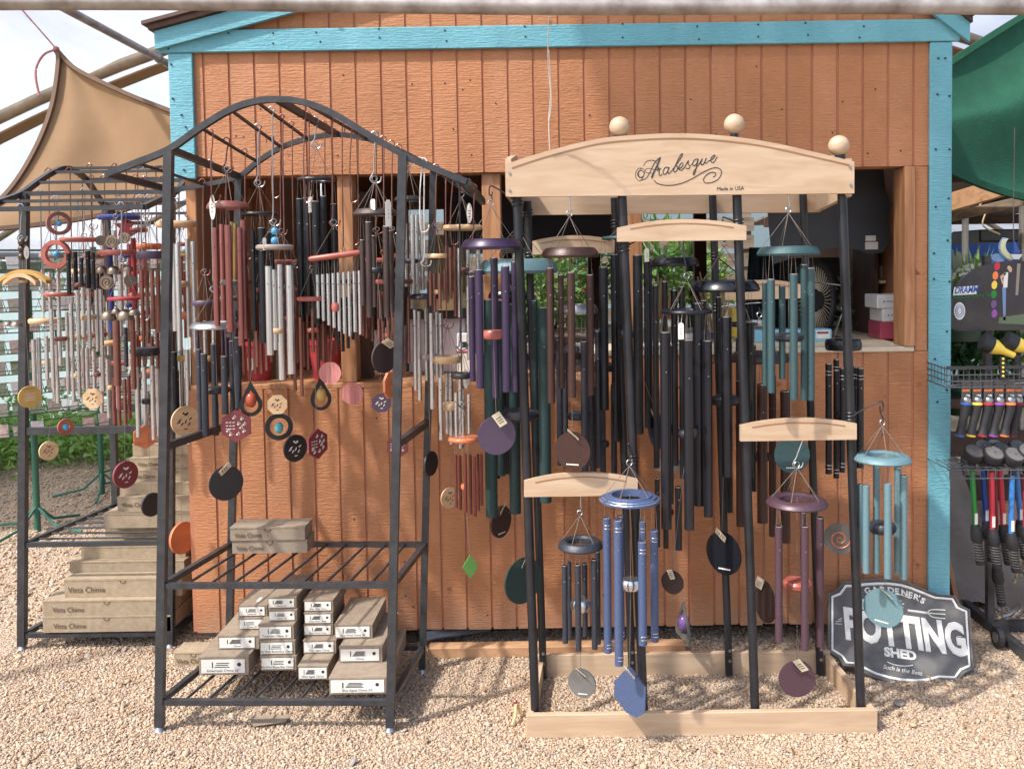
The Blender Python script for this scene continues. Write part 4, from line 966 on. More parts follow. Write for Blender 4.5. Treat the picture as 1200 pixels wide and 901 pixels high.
chime('slim black wind chime with silver bands by the right pole', 988, 404, 3.33, (42, 'disc', 'black_tube', 12), [(971,426,555,7.5,-1),(980,421,560,7,1),(987,431,553,6.5,-1),(1002,430,548,7,1),(1008,431,548,8,-1)], 'black_tube',
      ('pt', 988, 344, 3.33), 40, (490, 16, 'black_wood', 8), sl(984, 631, 36, 37, 'disc', 'sign_black', pr='coil', prm='orange_wood'), bands=True, hook='black_metal', group=G1)
e = arm(3, zp(997, 487, 3.01), 1031, 478, 2.99)
chime('pale teal wind chime hanging off the right pole on a wire hook', 1034, 536, 2.99, (66, 'donut', 'ltteal_tube', 8), [(1008,567,660,6,1),(1015,568,671,8,-1),(1027,546,671,8,1),(1040.5,566,677,8.5,-1),(1052,547,672,8,1),(1059,557,678,8.5,-1)], 'ltteal_tube',
      ('pt', 1031, 480, 2.99), 38, (618, 32, 'charcoal_tube', 11), sl(1035, 712, 38, 46, 'disc', 'ltteal_tube', tagp=1.0, pr='word', prm='tag_paper', tilt=-.1), cords=6, hook='black_metal', group=G1)
chime('plum wind chime with open ring under the right lower cross board', 934, 587, D0 + .012, (72, 'donut', 'plum_tube', 8.5), [(912.5,616,751,9,-1),(941,600,720,7,1),(943,616,761,9,-1),(961,606,757,9,1)], 'plum_tube',
      ('pt', 937, 518, D0 + .012), 40, (684, 34, 'redwood', 10), sl(934, 795, 44, 44, 'disc', 'plum_tube', tagp=.7), cords=5, group=G1)
e = arm(1, zp(739, 538, 3.01), 737, 528, 2.93)
chime('speckled blue wind chime with silver bands hung on the second pole', 738, 583, 2.9, (72, 'stepped', 'blue_tube', 8), [(711,606,764,9.5,1),(724,609,779,10,-1),(727,604,750,8,1),(753,610,742,8,1),(752.5,634,755,10,-1),(766.5,621,751,9.5,1)], 'blue_tube',
      ('pt', 737, 531, 2.9), 38, (684, 24, 'silver', 12), sl(738, 810, 36, 58, 'wedge', 'blue_tube', tagp=.9), bands=True, cords=5, hook='black_metal', group=G1)
chime('small charcoal wind chime with open ring under the lower left cross board', 680, 637, D0 + .012, (54, 'donut', 'charcoal_tube', 8.5), [(661.5,662,753,6.5,-1),(667,658,748,5,1),(677,661,762,7,-1),(685,660,745,6.5,1),(696,655,760,7,-1),(700,646,754,6.5,1)], 'charcoal_tube',
      ('pt', 681, 583, D0 + .012), 34, (708, 25, 'silver', 13), sl(682, 800, 32, 35, 'disc', 'sign_black', tagp=.9, pr='word', prm='tag_paper', tilt=.1), cords=5, group=G1)
e = arm(6, zp(835, 420, 3.395), 783, 470, 3.37)
chime('thin black wind chime low on the rear pole, its glassy triangle sail near the ground', 783, 545, 3.37, (36, 'disc', 'greywood', 9), [(770,560,641,6,-1),(780,566,642,6.5,1),(795,570,644,8,-1)], 'black_tube',
      ('pt', 783, 474, 3.37), 34, (600, 12, 'black_wood', 7), sl(801, 728, 14, 48, 'tri', 'sign_black', ring=.62, stone='violet'), hook='black_metal', group=G1)
e = arm(4, zp(620, 300, 3.39), 590, 300, 3.5)
chime('hidden charcoal wind chime behind the fat green tubes, dark oval sail showing below', 592, 345, 3.5, (40, 'donut', 'black_tube', 9), [(580,380,560,8,-1),(591,384,555,8,1),(604,378,560,8,-1)], 'black_tube',
      ('pt', 590, 302, 3.5), 30, (480, 14, 'black_wood', 8), sl(587, 611, 22, 38, 'disc', 'dkbrown', tagp=-.8, pr='word', prm='tag_paper'), hook='black_metal', group=G1)

# ---- on the front arched rack
G2 = 'wind chimes on the front arched rack'
def gold_pair(t, c, d, s):
    for px, y0, y1 in ((271.5, 260, 330), (275.5, 262, 330)):
        a, b = P(px, y0, d + .04), P(px, y1, d + .04); q = B(); q.pipe(a, b, 2.4 * s, 10); q.build('tube', 'gold_tube', t, True)
chime('red copper wind chime with glossy brown ring near the left post of the arched rack', 267, 241, 3.2, (48, 'donut', 'cherry', 9), [(252,267,382,7,-1),(260,263,376,6.5,1),(267,264,389,8,-1),(280,267,405,7,-1),(285,258,397,8,1)], 'redcopper_tube',
      ('r1', 3.2), 40, (331, 22, 'greywood', 6), sl(277, 499, 36, 39, 'hex', 'maroon', pr='fly', prm='tag_paper', th=.006), tags=[(249, 243, 10, 32, 'oval')], hook='dkbrown', extra=gold_pair, group=G2)
chime('dark speckled wind chime with flat grey ring hung below the red copper one', 252, 381, 3.2, (57, 'donut', 'steel', 8), [(233,409,511,6,1),(239,414,511,7.5,-1),(250.5,403,510,7.5,1),(262.5,417,485,7.5,-1),(272,399,482,7.5,1),(278,395,478,7.5,-1)], 'charcoal_tube',
      ('r1', 3.25), 40, (457, 30, 'black_wood', 7), sl(265, 566, 31, 41, 'disc', 'black_wood', tagp=-.9, dd=-.04), hook='steel', group=G2)
chime('black wind chime on a thin ring behind the silver one with blue beads', 304, 251, 3.4, (44, 'thin', 'black_metal', 4), [(306.5,267,402,9,-1),(300.5,277,392,5,1),(317,272,402,8,1),(296,270,388,5,-1)], 'black_tube',
      ('r1', 3.4), 34, (305, 16, 'black_wood', 6), sl(294, 467, 24, 42, 'drop', 'black_wood', ring=.64, stone='amber'), group=G2)
def beads(t, c, d, s):
    for py in (271, 282): q = B(); q.sphere(P(322, py, d), 4.6 * s, 14, 8); q.build('bead', 'blue_glass', t, True)
chime('silver wind chime with two blue beads above its pale disc', 322, 290, 3.12, (43, 'disc', 'greywood', 6), [(314.5,312,416,8,-1),(328,310,445,8.5,1),(339,311,438,9,-1),(321,316,410,6,1)], 'silver',
      ('r1', 3.12), 28, (388, 14, 'tan_wood', 6), sl(325, 474, 22, 23, 'oct', 'tan_wood', pr='leaf', prm='ink'), hook='steel', tags=[(310, 286, 5, 16, 'card')], extra=beads, group=G2)
chime('copper wind chime with cherry disc hanging behind the silver tubes', 331, 307, 3.36, (40, 'disc', 'redwood', 5), [(320,330,405,5,-1),(331,332,412,5,1),(341,330,430,5,-1),(347,334,425,4.5,1)], 'copper_tube',
      ('r1', 3.36), 34, (370, 14, 'redwood', 6), sl(327, 500, 30, 32, 'disc', 'black_wood', ring=.66, stone='turq'), hook='copper_tube', group=G2)
chime('big black wind chime with thick tubes on a wide thin ring near the hatch post', 371, 211, 3.25, (45, 'thin', 'black_metal', 4.5), [(351,233,377,8,-1),(358,232,377,7,1),(369.5,236,380,9,-1),(379,230,383,8,1),(391,239,385,8,-1),(360,236,370,6,-1)], 'black_tube',
      ('r1', 3.25), 38, (330, 16, 'black_wood', 6), sl(376, 461, 22, 40, 'drop', 'black_wood', ring=.66, stone='yellow_stone', sg=-1), tags=[(364, 240, 7, 20, 'card')], group=G2)
pan = [(372 + 6.15 * i, 322 - .6 * i, [373,376,381,384,388,391,394,389,392][i], 4.6) for i in range(9)]
chime('silver panpipe wind chime with nine tubes under a slanted red bar', 392, 300, 3.08, (60, 'bar', 'redwood', 7, .12), pan, 'silver', ('r1', 3.08), 36, (360, 10, 'redwood', 10), sl(387, 437, 26, 26, 'disc', 'pink_wood', th=.009), hook='copper_tube', group=G2)
chime('copper wind chime with long thin tubes behind the silver panpipe', 366, 350, 3.4, (36, 'disc', 'redwood', 5), [(352,372,464,4.2,-1),(360,366,433,4,1),(366,362,413,4,-1),(378,360,424,4.6,1),(372,370,440,4,1)], 'copper_tube',
      ('r1', 3.4), 34, (387, 14, 'redwood', 5), sl(372, 520, 15, 36, 'hex', 'maroon', pr='fly', prm='tag_paper', th=.008), hook='copper_tube', group=G2)
chime('dark copper wind chime low behind the hatch post, butterfly oval sail below', 346, 340, 3.44, (30, 'disc', 'cherry', 5), [(336,362,440,4,-1),(344,360,458,4,1),(355,364,430,4,-1)], 'copper_tube',
      ('r1', 3.44), 30, (385, 12, 'cherry', 5), sl(346, 525, 20, 32, 'disc', 'black_wood', pr='leaf', prm='tag_paper', th=.008), hook='copper_tube', group=G2)
chime('dark brown textured wind chime with a wide rim beside the right rack post', 440, 249, 3.1, (52, 'donut', 'dkbrown_tube', 8), [(424.5,281,358,6.5,1),(431.5,260,372,7,-1),(438,276,360,6,1),(452,265,372,7.5,-1),(458,270,366,6,1)], 'dkbrown_tube',
      ('r1', 3.1), 36, (317, 24, 'charcoal_tube', 7), sl(450, 419, 23, 37, 'disc', 'dkbrown', tagp=1.0, dd=-.03), tags=[(437, 240, 8, 14, 'card'), (455, 250, 9, 34, 'card')], cords=6, group=G2)
chime('thin copper wind chime showing below the dark brown textured tubes', 443, 305, 3.4, (38, 'disc', 'redwood', 5), [(429,350,396,4,-1),(436,345,400,4,1),(445,340,412,4,-1),(454,348,410,4,1),(460,350,432,4.5,-1)], 'copper_tube',
      ('r1', 3.4), 34, (345, 14, 'redwood', 5), sl(447, 472, 22, 23, 'oct', 'purple_wood', pr='leaf', prm='tag_paper'), hook='copper_tube', group=G2)
chime('single-sail cedar wind chime mostly hidden behind the right post of the arched rack', 461, 300, 3.3, (26, 'disc', 'orange_wood', 5), [(459,330,436,4,-1),(470,332,420,4,1)], 'copper_tube',
      ('r1', 3.3), 30, None, sl(457, 451, 9, 32, 'oct', 'orange_wood', th=.009), hook='copper_tube', group=G2)
chime('bright silver wind chime on a dark ring just right of the rack post', 480, 233, 3.3, (36, 'donut', 'black_wood', 6), [(475,262,336,5,1),(483,252,345,5.5,-1),(488,252,352,5,1),(494,252,340,5.5,-1)], 'silver',
      ('r1', 3.3), 34, (306, 18, 'charcoal_tube', 5), sl(466, 523, 30, 28, 'hex', 'maroon', pr='fly', prm='tag_paper'), hook='steel', group=G2)
chime('silver wind chime with six tubes under a flat black ring', 499, 347, 3.12, (37, 'donut', 'black_tube', 6), [(485.5,363,457,4.5,-1),(490.5,365,469,5,1),(499,361,446,5,1),(505,367,479,5.5,-1),(511.5,365,446,5,1),(516,367,440,5.5,-1)], 'silver',
      ('r1', 3.12), 38, (419, 14, 'greywood', 6), sl(505, 543, 12, 29, 'disc', 'black_wood'), hook='white_cord', group=G2)
chime('tan topped wind chime of copper and silver tubes at the right rack tip', 542, 267, 3.15, (46, 'disc', 'tan_wood', 6), [(523,288,355,4,1,'copper_tube'),(527.5,290,350,4,-1,'copper_tube'),(533,289,371,4.5,1,'copper_tube'),(538,291,372,5.5,-1),(548,293,381,5,1),(560,293,360,5.5,-1)], 'silver',
      ('r1', 3.15), 36, (316, 14, 'cherry', 5), sl(527, 583, 19, 25, 'disc', 'tan_wood', pr='leaf', prm='brown_ink', dd=.25), hook='copper_tube', tags=[(550, 250, 8, 26, 'oval')], group=G2)
chime('small silver wind chime under a pale tan disc in front of the hatch sill', 525, 421, 3.1, (33, 'disc', 'tan_wood', 8), [(516,442,515,5.5,-1),(528,437,520,5.5,1),(539,440,525,5.5,-1),(523,438,508,4,1)], 'silver',
      ('r1', 3.1), 40, (476, 17, 'tan_wood', 9), sl(539, 395, 9, 22, 'disc', 'black_wood', pr='leaf', prm='tag_paper') if False else None, tags=[(546, 444, 9, 26, 'oval')], hook='copper_tube', group=G2)
chime('short red metal wind chime under an orange disc with a green glass leaf far below', 543, 514, 3.2, (37, 'disc', 'orange_wood', 5), [(534,533,595,3.4,-1),(539,534,597,3.4,1),(545,532,600,3.6,-1),(551,533,602,3.6,1),(556,535,605,3.4,-1),(560,532,598,3.4,1),(564,532,592,3.4,-1)], 'red_tube',
      ('r1', 3.2), 40, (570, 8, 'orange_wood', 6), sl(551, 664, 17, 28, 'leaf', 'green_glass', th=.006), hook='dark_cord', group=G2)

# ---- on the left rack
G3 = 'wind chimes on the left rack'
def balls(t, c, d, s):
    for py in (284, 292, 301): q = B(); q.sphere(P(25.5, py, d), 4.3 * s, 12, 8); q.build('bead', 'bronze_dark', t, True)
    for (x0, x1, yt, hh, m, th) in ((0, 57, 316, 12, 'bamboo', .04), (8, 46, 320, 10, 'tan_wood', .035)):
        q = B(); n = 12; up_ = [(x0 + (x1 - x0) * i / n, yt + hh * (2 * i / n - 1) ** 2) for i in range(n + 1)]
        a = [P(x, y, d) for x, y in up_]; q.prism([(p.x, p.z) for p in a][::-1] + [(p.x, p.z - 4.5 * s) for p in a], (0, d - (.01 if x0 else 0), 0), UX, UZ, th); q.build('arc', m, t)
    for px, py, r_ in ((10, 378, 6), (20, 379, 7.5)): q = B(); q.lathe(P(px, py + 4, d), [(r_*s, 0), (r_*s*.96, r_*s*.4), (r_*s*.6, r_*s*.8), (.0004, r_*s)], 16); q.build('bell', 'bronze', t, True)
chime('bamboo arch mobile with dark beads at the outer edge of the left rack', 27, 330, 3.48, (10, 'disc', 'bamboo', 3), [], 'silver', ('r2', 0), 50, None, sl(35, 465, 16, 26, 'disc', 'bamboo', pr='lines', prm='tag_paper'), extra=balls, tags=[(31, 296, 7, 17, 'oval')], group=G3)
def bluebead(px, py, r_): 
    def f(t, c, d, s): q = B(); q.sphere(P(px, py, d), r_ * s, 12, 8); q.build('bead', 'blue_glass', t, True)
    return f
def ringpend(label, px, py, w_, h, m, bar, bead, sailkw=None):
    a, b = BARS2[bar]; d = a.y; s = d / F; c = P(px, py, d); t = thing('ring_pendant', label, 'pendant', (c.x, d, c.z - h * s / 2), 'ring pendants on the left rack')
    yaw = math.acos(min(1, w_ / h)); u = Vector((math.cos(yaw), math.sin(yaw), 0)); q = B(); ol = circle(h * s / 2, 28); q.annulus(ol, [(x * .7, y * .7) for x, y in ol], c, u, UZ, .02); q.build('ring', m, t, True)
    q = B(); q.sphere(c, bead * s, 12, 8); q.build('bead', 'blue_glass', t, True)
    q = B(); q.tube([c + Vector((0, 0, bead * s)), Vector((c.x, d, a.z))], .0012, 5); q.build('cord', 'dark_cord', t); return t
ringpend('dark wood ring with blue bead hung high on the left rack', 69, 262, 20, 27, 'cherry', 0, 3.4)
ringpend('reddish wood ring with blue bead hung above the silver tubes on the left rack', 66, 298, 33, 33, 'redwood', 1, 4.2)
chime('silver wind chime under a pinkish disc on the left rack, cream sail far below', 69, 345, 3.62, (33, 'disc', 'redwood', 5), [(60,362,455,4.5,-1),(69,360,428,4.5,1),(78,366,440,4,1),(83,356,418,5,-1)], 'silver', ('r2', 1), 30, (397, 15, 'cherry', 5), sl(57, 528, 13, 22, 'disc', 'tan_wood', pr='leaf', prm='brown_ink'), group=G3)
chime('low silver wind chime with tan round top beside the outer post of the left rack', 52, 376, 3.6, (34, 'disc', 'tan_wood', 6), [(39,398,465,5,-1),(45,396,463,5,1),(54,394,445,4.5,-1),(62,402,470,4.5,1),(66,404,472,4.5,-1)], 'silver', ('r2', 2), 34, (425, 10, 'tan_wood', 5), None, group=G3)
chime('black tubed wind chime under a red wooden bar on the left rack', 92, 281, 3.62, (41, 'disc', 'redwood', 5), [(80,297,345,5,-1),(88,295,340,5,1),(95,302,335,4.5,-1),(103,294,338,5.5,1),(109,296,340,4.5,-1)], 'black_tube', ('r2', 1), 34, (334, 12, 'cherry', 5), sl(77, 500, 11, 19, 'disc', 'redwood', ring=.5, stone='blue_glass'), hook='blue_glass', group=G3)
chime('silver wind chime with double tan top on the left rack, octagon leaf sail', 101, 318, 3.75, (34, 'disc', 'tan_wood', 6), [(91,338,398,4.5,-1),(97,337,395,4.5,1),(103.5,337,408,4.5,-1),(113,338,408,4.5,1),(118,339,405,4.5,-1)], 'silver', ('r2', 2), 40, (372, 16, 'tan_wood', 6), sl(109, 467, 24, 24, 'oct', 'tan_wood', pr='leaf', prm='ink'), group=G3)
def star(t, c, d, s):
    pts = []
    for i in range(10): r_ = (13 if i % 2 == 0 else 5.5) * s; a = math.pi / 2 + i * math.pi / 5; pts.append((r_ * math.cos(a), r_ * math.sin(a)))
    q = B(); q.prism(pts, P(146, 266, d - .03), UX, UZ, .008); q.build('star', 'crimson_tube', t)
chime('patriotic wind chime with blue top, red star and red and blue tubes', 140, 255, 3.75, (48, 'disc', 'navy_tube', 5), [(120,262,300,5,1,'silver'),(128.5,288,390,6,-1,'navy_tube'),(156,279,362,6,1,'crimson_tube'),(141,300,372,5,1,'silver'),(134,270,330,4,1,'silver')], 'silver', ('r2', 2), 20, None, sl(78, 447, 11, 18, 'disc', 'redwood', ring=.5) if False else None, extra=star, group=G3)
def bells(spec):
    def f(t, c, d, s):
        for (px, py, r_, kind) in spec:
            p = P(px, py, d - .02)
            if kind == 'bell': q = B(); q.lathe(p - Vector((0, 0, r_*s*.7)), [(r_*s, 0), (r_*s*1.02, r_*s*.15), (r_*s*.92, r_*s*.7), (r_*s*.55, r_*s*1.15), (.0004, r_*s*1.3)], 18); q.build('bell', 'bronze', t, True)
            else:
                q = B(); q.prism(circle(r_*s, 20), p, UX, UZ, .003); o = q.build('coin', 'bronze_dark' if kind == 'dark' else 'bronze', t)
                if kind != 'dark': mini_print(p - Vector((0, .002, 0)), UX, UZ, r_*s*1.2, 'bronze_dark', o, 'coil')
            q = B(); q.tube([p + Vector((0, 0, r_*s*.4)), Vector((p.x, d, c.z if p.z < c.z else p.z + .1))], .0008, 4); q.build('cord', 'cord', t)
    return f
chime('bronze coin and bell chime under a red bar on the left rack', 137, 296, 3.62, (40, 'disc', 'redwood', 6), [], 'silver', ('r2', 1), 40, None, None, extra=bells([(118,282,6,'dark'),(131,283,7.6,'coin'),(146,279,6.5,'coin'),(133,316,8,'bell'),(119,315,6.5,'bell'),(150,314,6,'bell'),(125,331,8.4,'coin'),(153,329,7.6,'dark')]), group=G3)
chime('thick copper wind chime with four bronze bells on the left rack', 145, 350, 3.48, (36, 'disc', 'crimson_tube', 4), [(136,376,452,8,-1,'copper_tube'),(139,450,480,5,1,'redcopper_tube'),(155,373,456,6,1,'copper_tube'),(147,384,430,5,1,'charcoal_tube')], 'copper_tube', ('r2', 0), 44, None, sl(147, 556, 16, 32, 'disc', 'maroon', pr='leaf', prm='tag_paper', th=.01), extra=bells([(127,369,8.6,'bell'),(147,368,9.5,'bell'),(157,365,6.5,'bell'),(136,364,5,'bell')]), group=G3)
chime('copper wind chime with ribbed plum top just left of the rack post', 176, 299, 3.62, (30, 'disc', 'purple_wood', 9), [(166,316,388,4.5,-1),(172,318,392,5,1),(178,316,386,5,-1),(185,317,390,5,1)], 'copper_tube', ('r2', 1), 36, None, sl(170, 512, 20, 29, 'hex', 'orange_wood', th=.008), group=G3)
chime('orange topped wind chime of copper tubes high on the left rack', 173, 289, 3.98, (32, 'disc', 'orange_wood', 7), [(160,392,470,4.5,-1),(168,380,462,4.5,1),(178,394,470,4.5,-1),(186,400,460,4.5,1)], 'copper_tube', ('r2', 4), 34, (436, 12, 'orange_wood', 8), None, group=G3)
chime('silver wind chime under a tilted dark oval top on the left rack', 170, 412, 3.62, (33, 'disc', 'black_wood', 9), [(160,430,512,5,-1),(169,430,508,5,1),(178,428,515,5,-1),(184,432,510,5,1)], 'silver', ('r2', 1), 40, (470, 12, 'black_wood', 6), sl(178, 591, 14, 28, 'disc', 'black_wood', th=.009), tags=[(152, 424, 10, 22, 'oval')], group=G3)
chime('silver wind chime under a straight tan disc right of the rack post', 207, 263, 3.62, (46, 'disc', 'tan_wood', 7), [(203,285,388,6,-1),(208,286,410,6.5,-1),(219,280,395,5,1),(226,283,412,6,-1)], 'silver', ('r2', 1), 30, (333, 22, 'tan_wood', 7), sl(217, 493, 22, 35, 'disc', 'tan_wood', pr='leaf', prm='ink', th=.008), group=G3)
chime('steel grey wind chime behind the post with an orange oval sail near the cartons', 213, 370, 3.75, (34, 'disc', 'orange_wood', 8), [(204,412,505,6,-1,'black_tube'),(212,408,515,6,1),(219,410,520,6,-1),(226,408,500,6,1,'black_tube')], 'silver', ('r2', 2), 36, (420, 14, 'bamboo', 6), sl(214, 630, 16, 38, 'disc', 'orange_wood', th=.012, tilt=.05), group=G3)

# fillers that the photograph shows crowded behind the others
e = arm(6, zp(836, 300, 3.395), 868, 330, 3.5)
chime('slender black wind chime half hidden behind the third pole of the stand', 868, 380, 3.5, (40, 'thin', 'black_tube', 4), [(854,400,600,8,-1),(866,396,612,8,1),(882,404,575,8,-1)], 'black_tube', ('pt', 868, 332, 3.5), 36, (500, 14, 'black_wood', 8), None, hook='black_metal', group=G1)
e = arm(5, zp(722, 380, 3.395), 700, 392, 3.48)
chime('slim charcoal wind chime hidden behind the second pole of the stand', 706, 430, 3.48, (40, 'donut', 'charcoal_tube', 8), [(694,452,560,7,-1),(706,456,572,7,1),(719,450,556,7,-1)], 'charcoal_tube', ('pt', 702, 394, 3.48), 30, (520, 14, 'charcoal_tube', 7), None, hook='black_metal', group=G1)
chime('plum topped silver wind chime behind the red copper one', 241, 355, 3.44, (30, 'disc', 'purple_wood', 6), [(231,378,470,5,-1,'purple_tube'),(240,376,480,5,1),(250,380,466,5,-1)], 'silver', ('r1', 3.44), 36, (420, 10, 'bamboo', 6), None, hook='copper_tube', group=G2)
chime('slim copper wind chime between the red copper and black ones', 290, 330, 3.42, (24, 'disc', 'cherry', 5), [(284,348,440,4,-1),(291,350,446,4,1),(298,346,438,4,-1)], 'copper_tube', ('r1', 3.42), 30, None, None, hook='copper_tube', group=G2)
chime('dark copper wind chime behind the flat black ring at the right end', 470, 330, 3.42, (28, 'disc', 'cherry', 5), [(463,350,430,4,-1),(471,352,438,4,1),(478,348,426,4,-1)], 'copper_tube', ('r1', 3.42), 34, None, None, hook='copper_tube', group=G2)
chime('small silver wind chime behind the tan disc at the right end', 541, 440, 3.4, (26, 'disc', 'black_wood', 6), [(534,460,512,4,-1),(542,456,520,4,1),(549,462,508,4,-1)], 'silver', ('r1', 3.4), 34, None, None, hook='dark_cord', group=G2)
for k, (px, ry, m, rm, lb, bar, y0, y1) in enumerate([(112, 392, 'silver', 'cherry', 'silver wind chime hanging low in the middle of the left rack', 5, 408, 470), (128, 402, 'silver', 'tan_wood', 'silver wind chime under a small tan disc behind the bells', 6, 418, 490), (193, 330, 'copper_tube', 'orange_wood', 'copper wind chime just beside the front rack post, orange top', 3, 346, 440), (188, 405, 'copper_tube', 'redwood', 'copper wind chime low beside the front rack post, red top', 4, 420, 505), (150, 300, 'silver', 'navy_tube', 'silver wind chime behind the coin and bell chime', 4, 316, 400), (60, 300, 'silver', 'greywood', 'silver wind chime high behind the reddish ring', 4, 316, 372), (222, 335, 'redcopper_tube', 'cherry', 'red copper wind chime right of the post of the left rack', 3, 300, 352)]):
    chime(lb, px, ry if k != 6 else 286, 4, (26, 'disc', rm, 5), [(px - 10, y0, y1 - 6, 4.2, -1), (px - 2, y0 + 3, y1, 4.2, 1), (px + 8, y0 - 2, y1 - 12, 4.2, -1)], m, ('r2', bar), 34, ((y0 + y1) / 2, 8, rm, 5), None, hook='copper_tube', group=G3)
# empty wire hooks left hanging on the arched rack
for k, (px, py, dp, lb) in enumerate([(247, 190, 3.2, 'empty copper wire hook near the left post of the arched rack'), (318, 185, 3.3, 'empty copper wire hook under the crown of the arch'), (356, 190, 3.2, 'long empty copper wire hook beside the big black chime'), (410, 190, 3.3, 'empty copper wire hook just right of the hatch post'), (492, 225, 3.2, 'empty white wire hook right of the right rack post'), (528, 240, 3.1, 'long empty copper wire hook near the right tip of the rack')]):
    hp = bar_hang(px, py, dp); e = P(px, py + 42, hp.y); r_ = .018
    q = B(); q.tube(spline([hp + Vector((-r_, 0, -.012)), hp + Vector((-r_*.6, 0, .012)), hp + Vector((r_*.5, 0, .012)), hp + Vector((r_*.5, 0, -.02)), Vector((hp.x, hp.y, (hp.z + e.z) / 2)), Vector((hp.x, hp.y, e.z)), Vector((hp.x + r_*.6, hp.y, e.z - r_*.9)), Vector((hp.x + r_*1.5, hp.y, e.z - r_*.4)), Vector((hp.x + r_*1.7, hp.y, e.z + r_*.6))], 5), .0024, 6)
    tag(q.build('wire_hook', 'white_cord' if k == 4 else 'copper_tube', None, True), lb, 'hook', 'empty hooks on the arched rack')

FILL = [(308, 340, 3.46, 'copper_tube', 'cherry', 'thin copper wind chime behind the bead-topped silver tubes', 352, 438), (336, 372, 3.38, 'copper_tube', 'redwood', 'copper wind chime with red disc low before the second red pot', 388, 446), (384, 345, 3.44, 'copper_tube', 'redwood', 'copper wind chime directly behind the panpipe tubes', 360, 430),
        (404, 330, 3.46, 'black_tube', 'black_wood', 'short black wind chime in front of the hatch post', 346, 412), (422, 322, 3.42, 'redcopper_tube', 'cherry', 'red copper wind chime at the right edge of the panpipe', 338, 398), (452, 330, 3.2, 'copper_tube', 'redwood', 'copper wind chime under the dark brown textured tubes', 374, 412),
        (512, 300, 3.4, 'copper_tube', 'tan_wood', 'copper wind chime behind the flat black ring, tan top', 318, 366), (556, 320, 3.3, 'silver', 'black_wood', 'silver wind chime left of the purple tubes, black top', 336, 430), (268, 350, 3.46, 'purple_tube', 'greywood', 'dull purple wind chime behind the flat grey ring', 366, 420)]
for (px, ry, dp, m, rm, lb, y0, y1) in FILL:
    chime(lb, px, ry, dp, (24, 'disc', rm, 5), [(px - 8, y0, y1 - 8, 4, -1), (px - 3, y0 + 3, y1, 4, 1), (px + 3, y0 + 2, y1 - 4, 4, -1), (px + 9, y0 - 2, y1 - 14, 4, 1)], m, ('r1', dp), 34, ((y0 + y1) / 2, 8, rm, 5), sl(413, 461, 26, 26, 'disc', 'pink_wood', th=.009, dd=-.1) if px == 422 else None, hook='copper_tube', group=G2)
FILL2 = [(100, 345, 6, 'silver', 'redwood', 'silver wind chime behind the double tan top', 420, 372), (122, 335, 7, 'silver', 'cherry', 'silver wind chime deep behind the bronze coins', 420, 352), (165, 345, 5, 'copper_tube', 'orange_wood', 'copper wind chime behind the dark oval top', 430, 362), (176, 440, 3, 'silver', 'cherry', 'silver wind chime lowest beside the front rack post', 522, 456), (142, 425, 5, 'redcopper_tube', 'redwood', 'red copper wind chime low behind the thick copper one', 505, 442), (200, 420, 4, 'black_tube', 'black_wood', 'black wind chime low behind the rack post', 502, 436), (88, 395, 4, 'silver', 'tan_wood', 'silver wind chime low left of the leaf octagon', 470, 410), (160, 270, 6, 'crimson_tube', 'cherry', 'crimson wind chime high behind the red star', 352, 286), (212, 300, 5, 'copper_tube', 'bamboo', 'copper wind chime behind the straight tan disc', 400, 316), (110, 300, 6, 'black_tube', 'cherry', 'black wind chime right of the red bar on the left rack', 360, 314)]
for (px, ry, bar, m, rm, lb, y1, y0) in FILL2:
    chime(lb, px, ry, 4, (24, 'disc', rm, 5), [(px - 9, y0, y1 - 8, 4.2, -1), (px - 3, y0 + 3, y1, 4.2, 1), (px + 4, y0 + 2, y1 - 4, 4.2, -1), (px + 9, y0 - 2, y1 - 14, 4.2, 1)], m, ('r2', bar), 34, ((y0 + y1) / 2, 8, rm, 5), None, hook='copper_tube', group=G3)
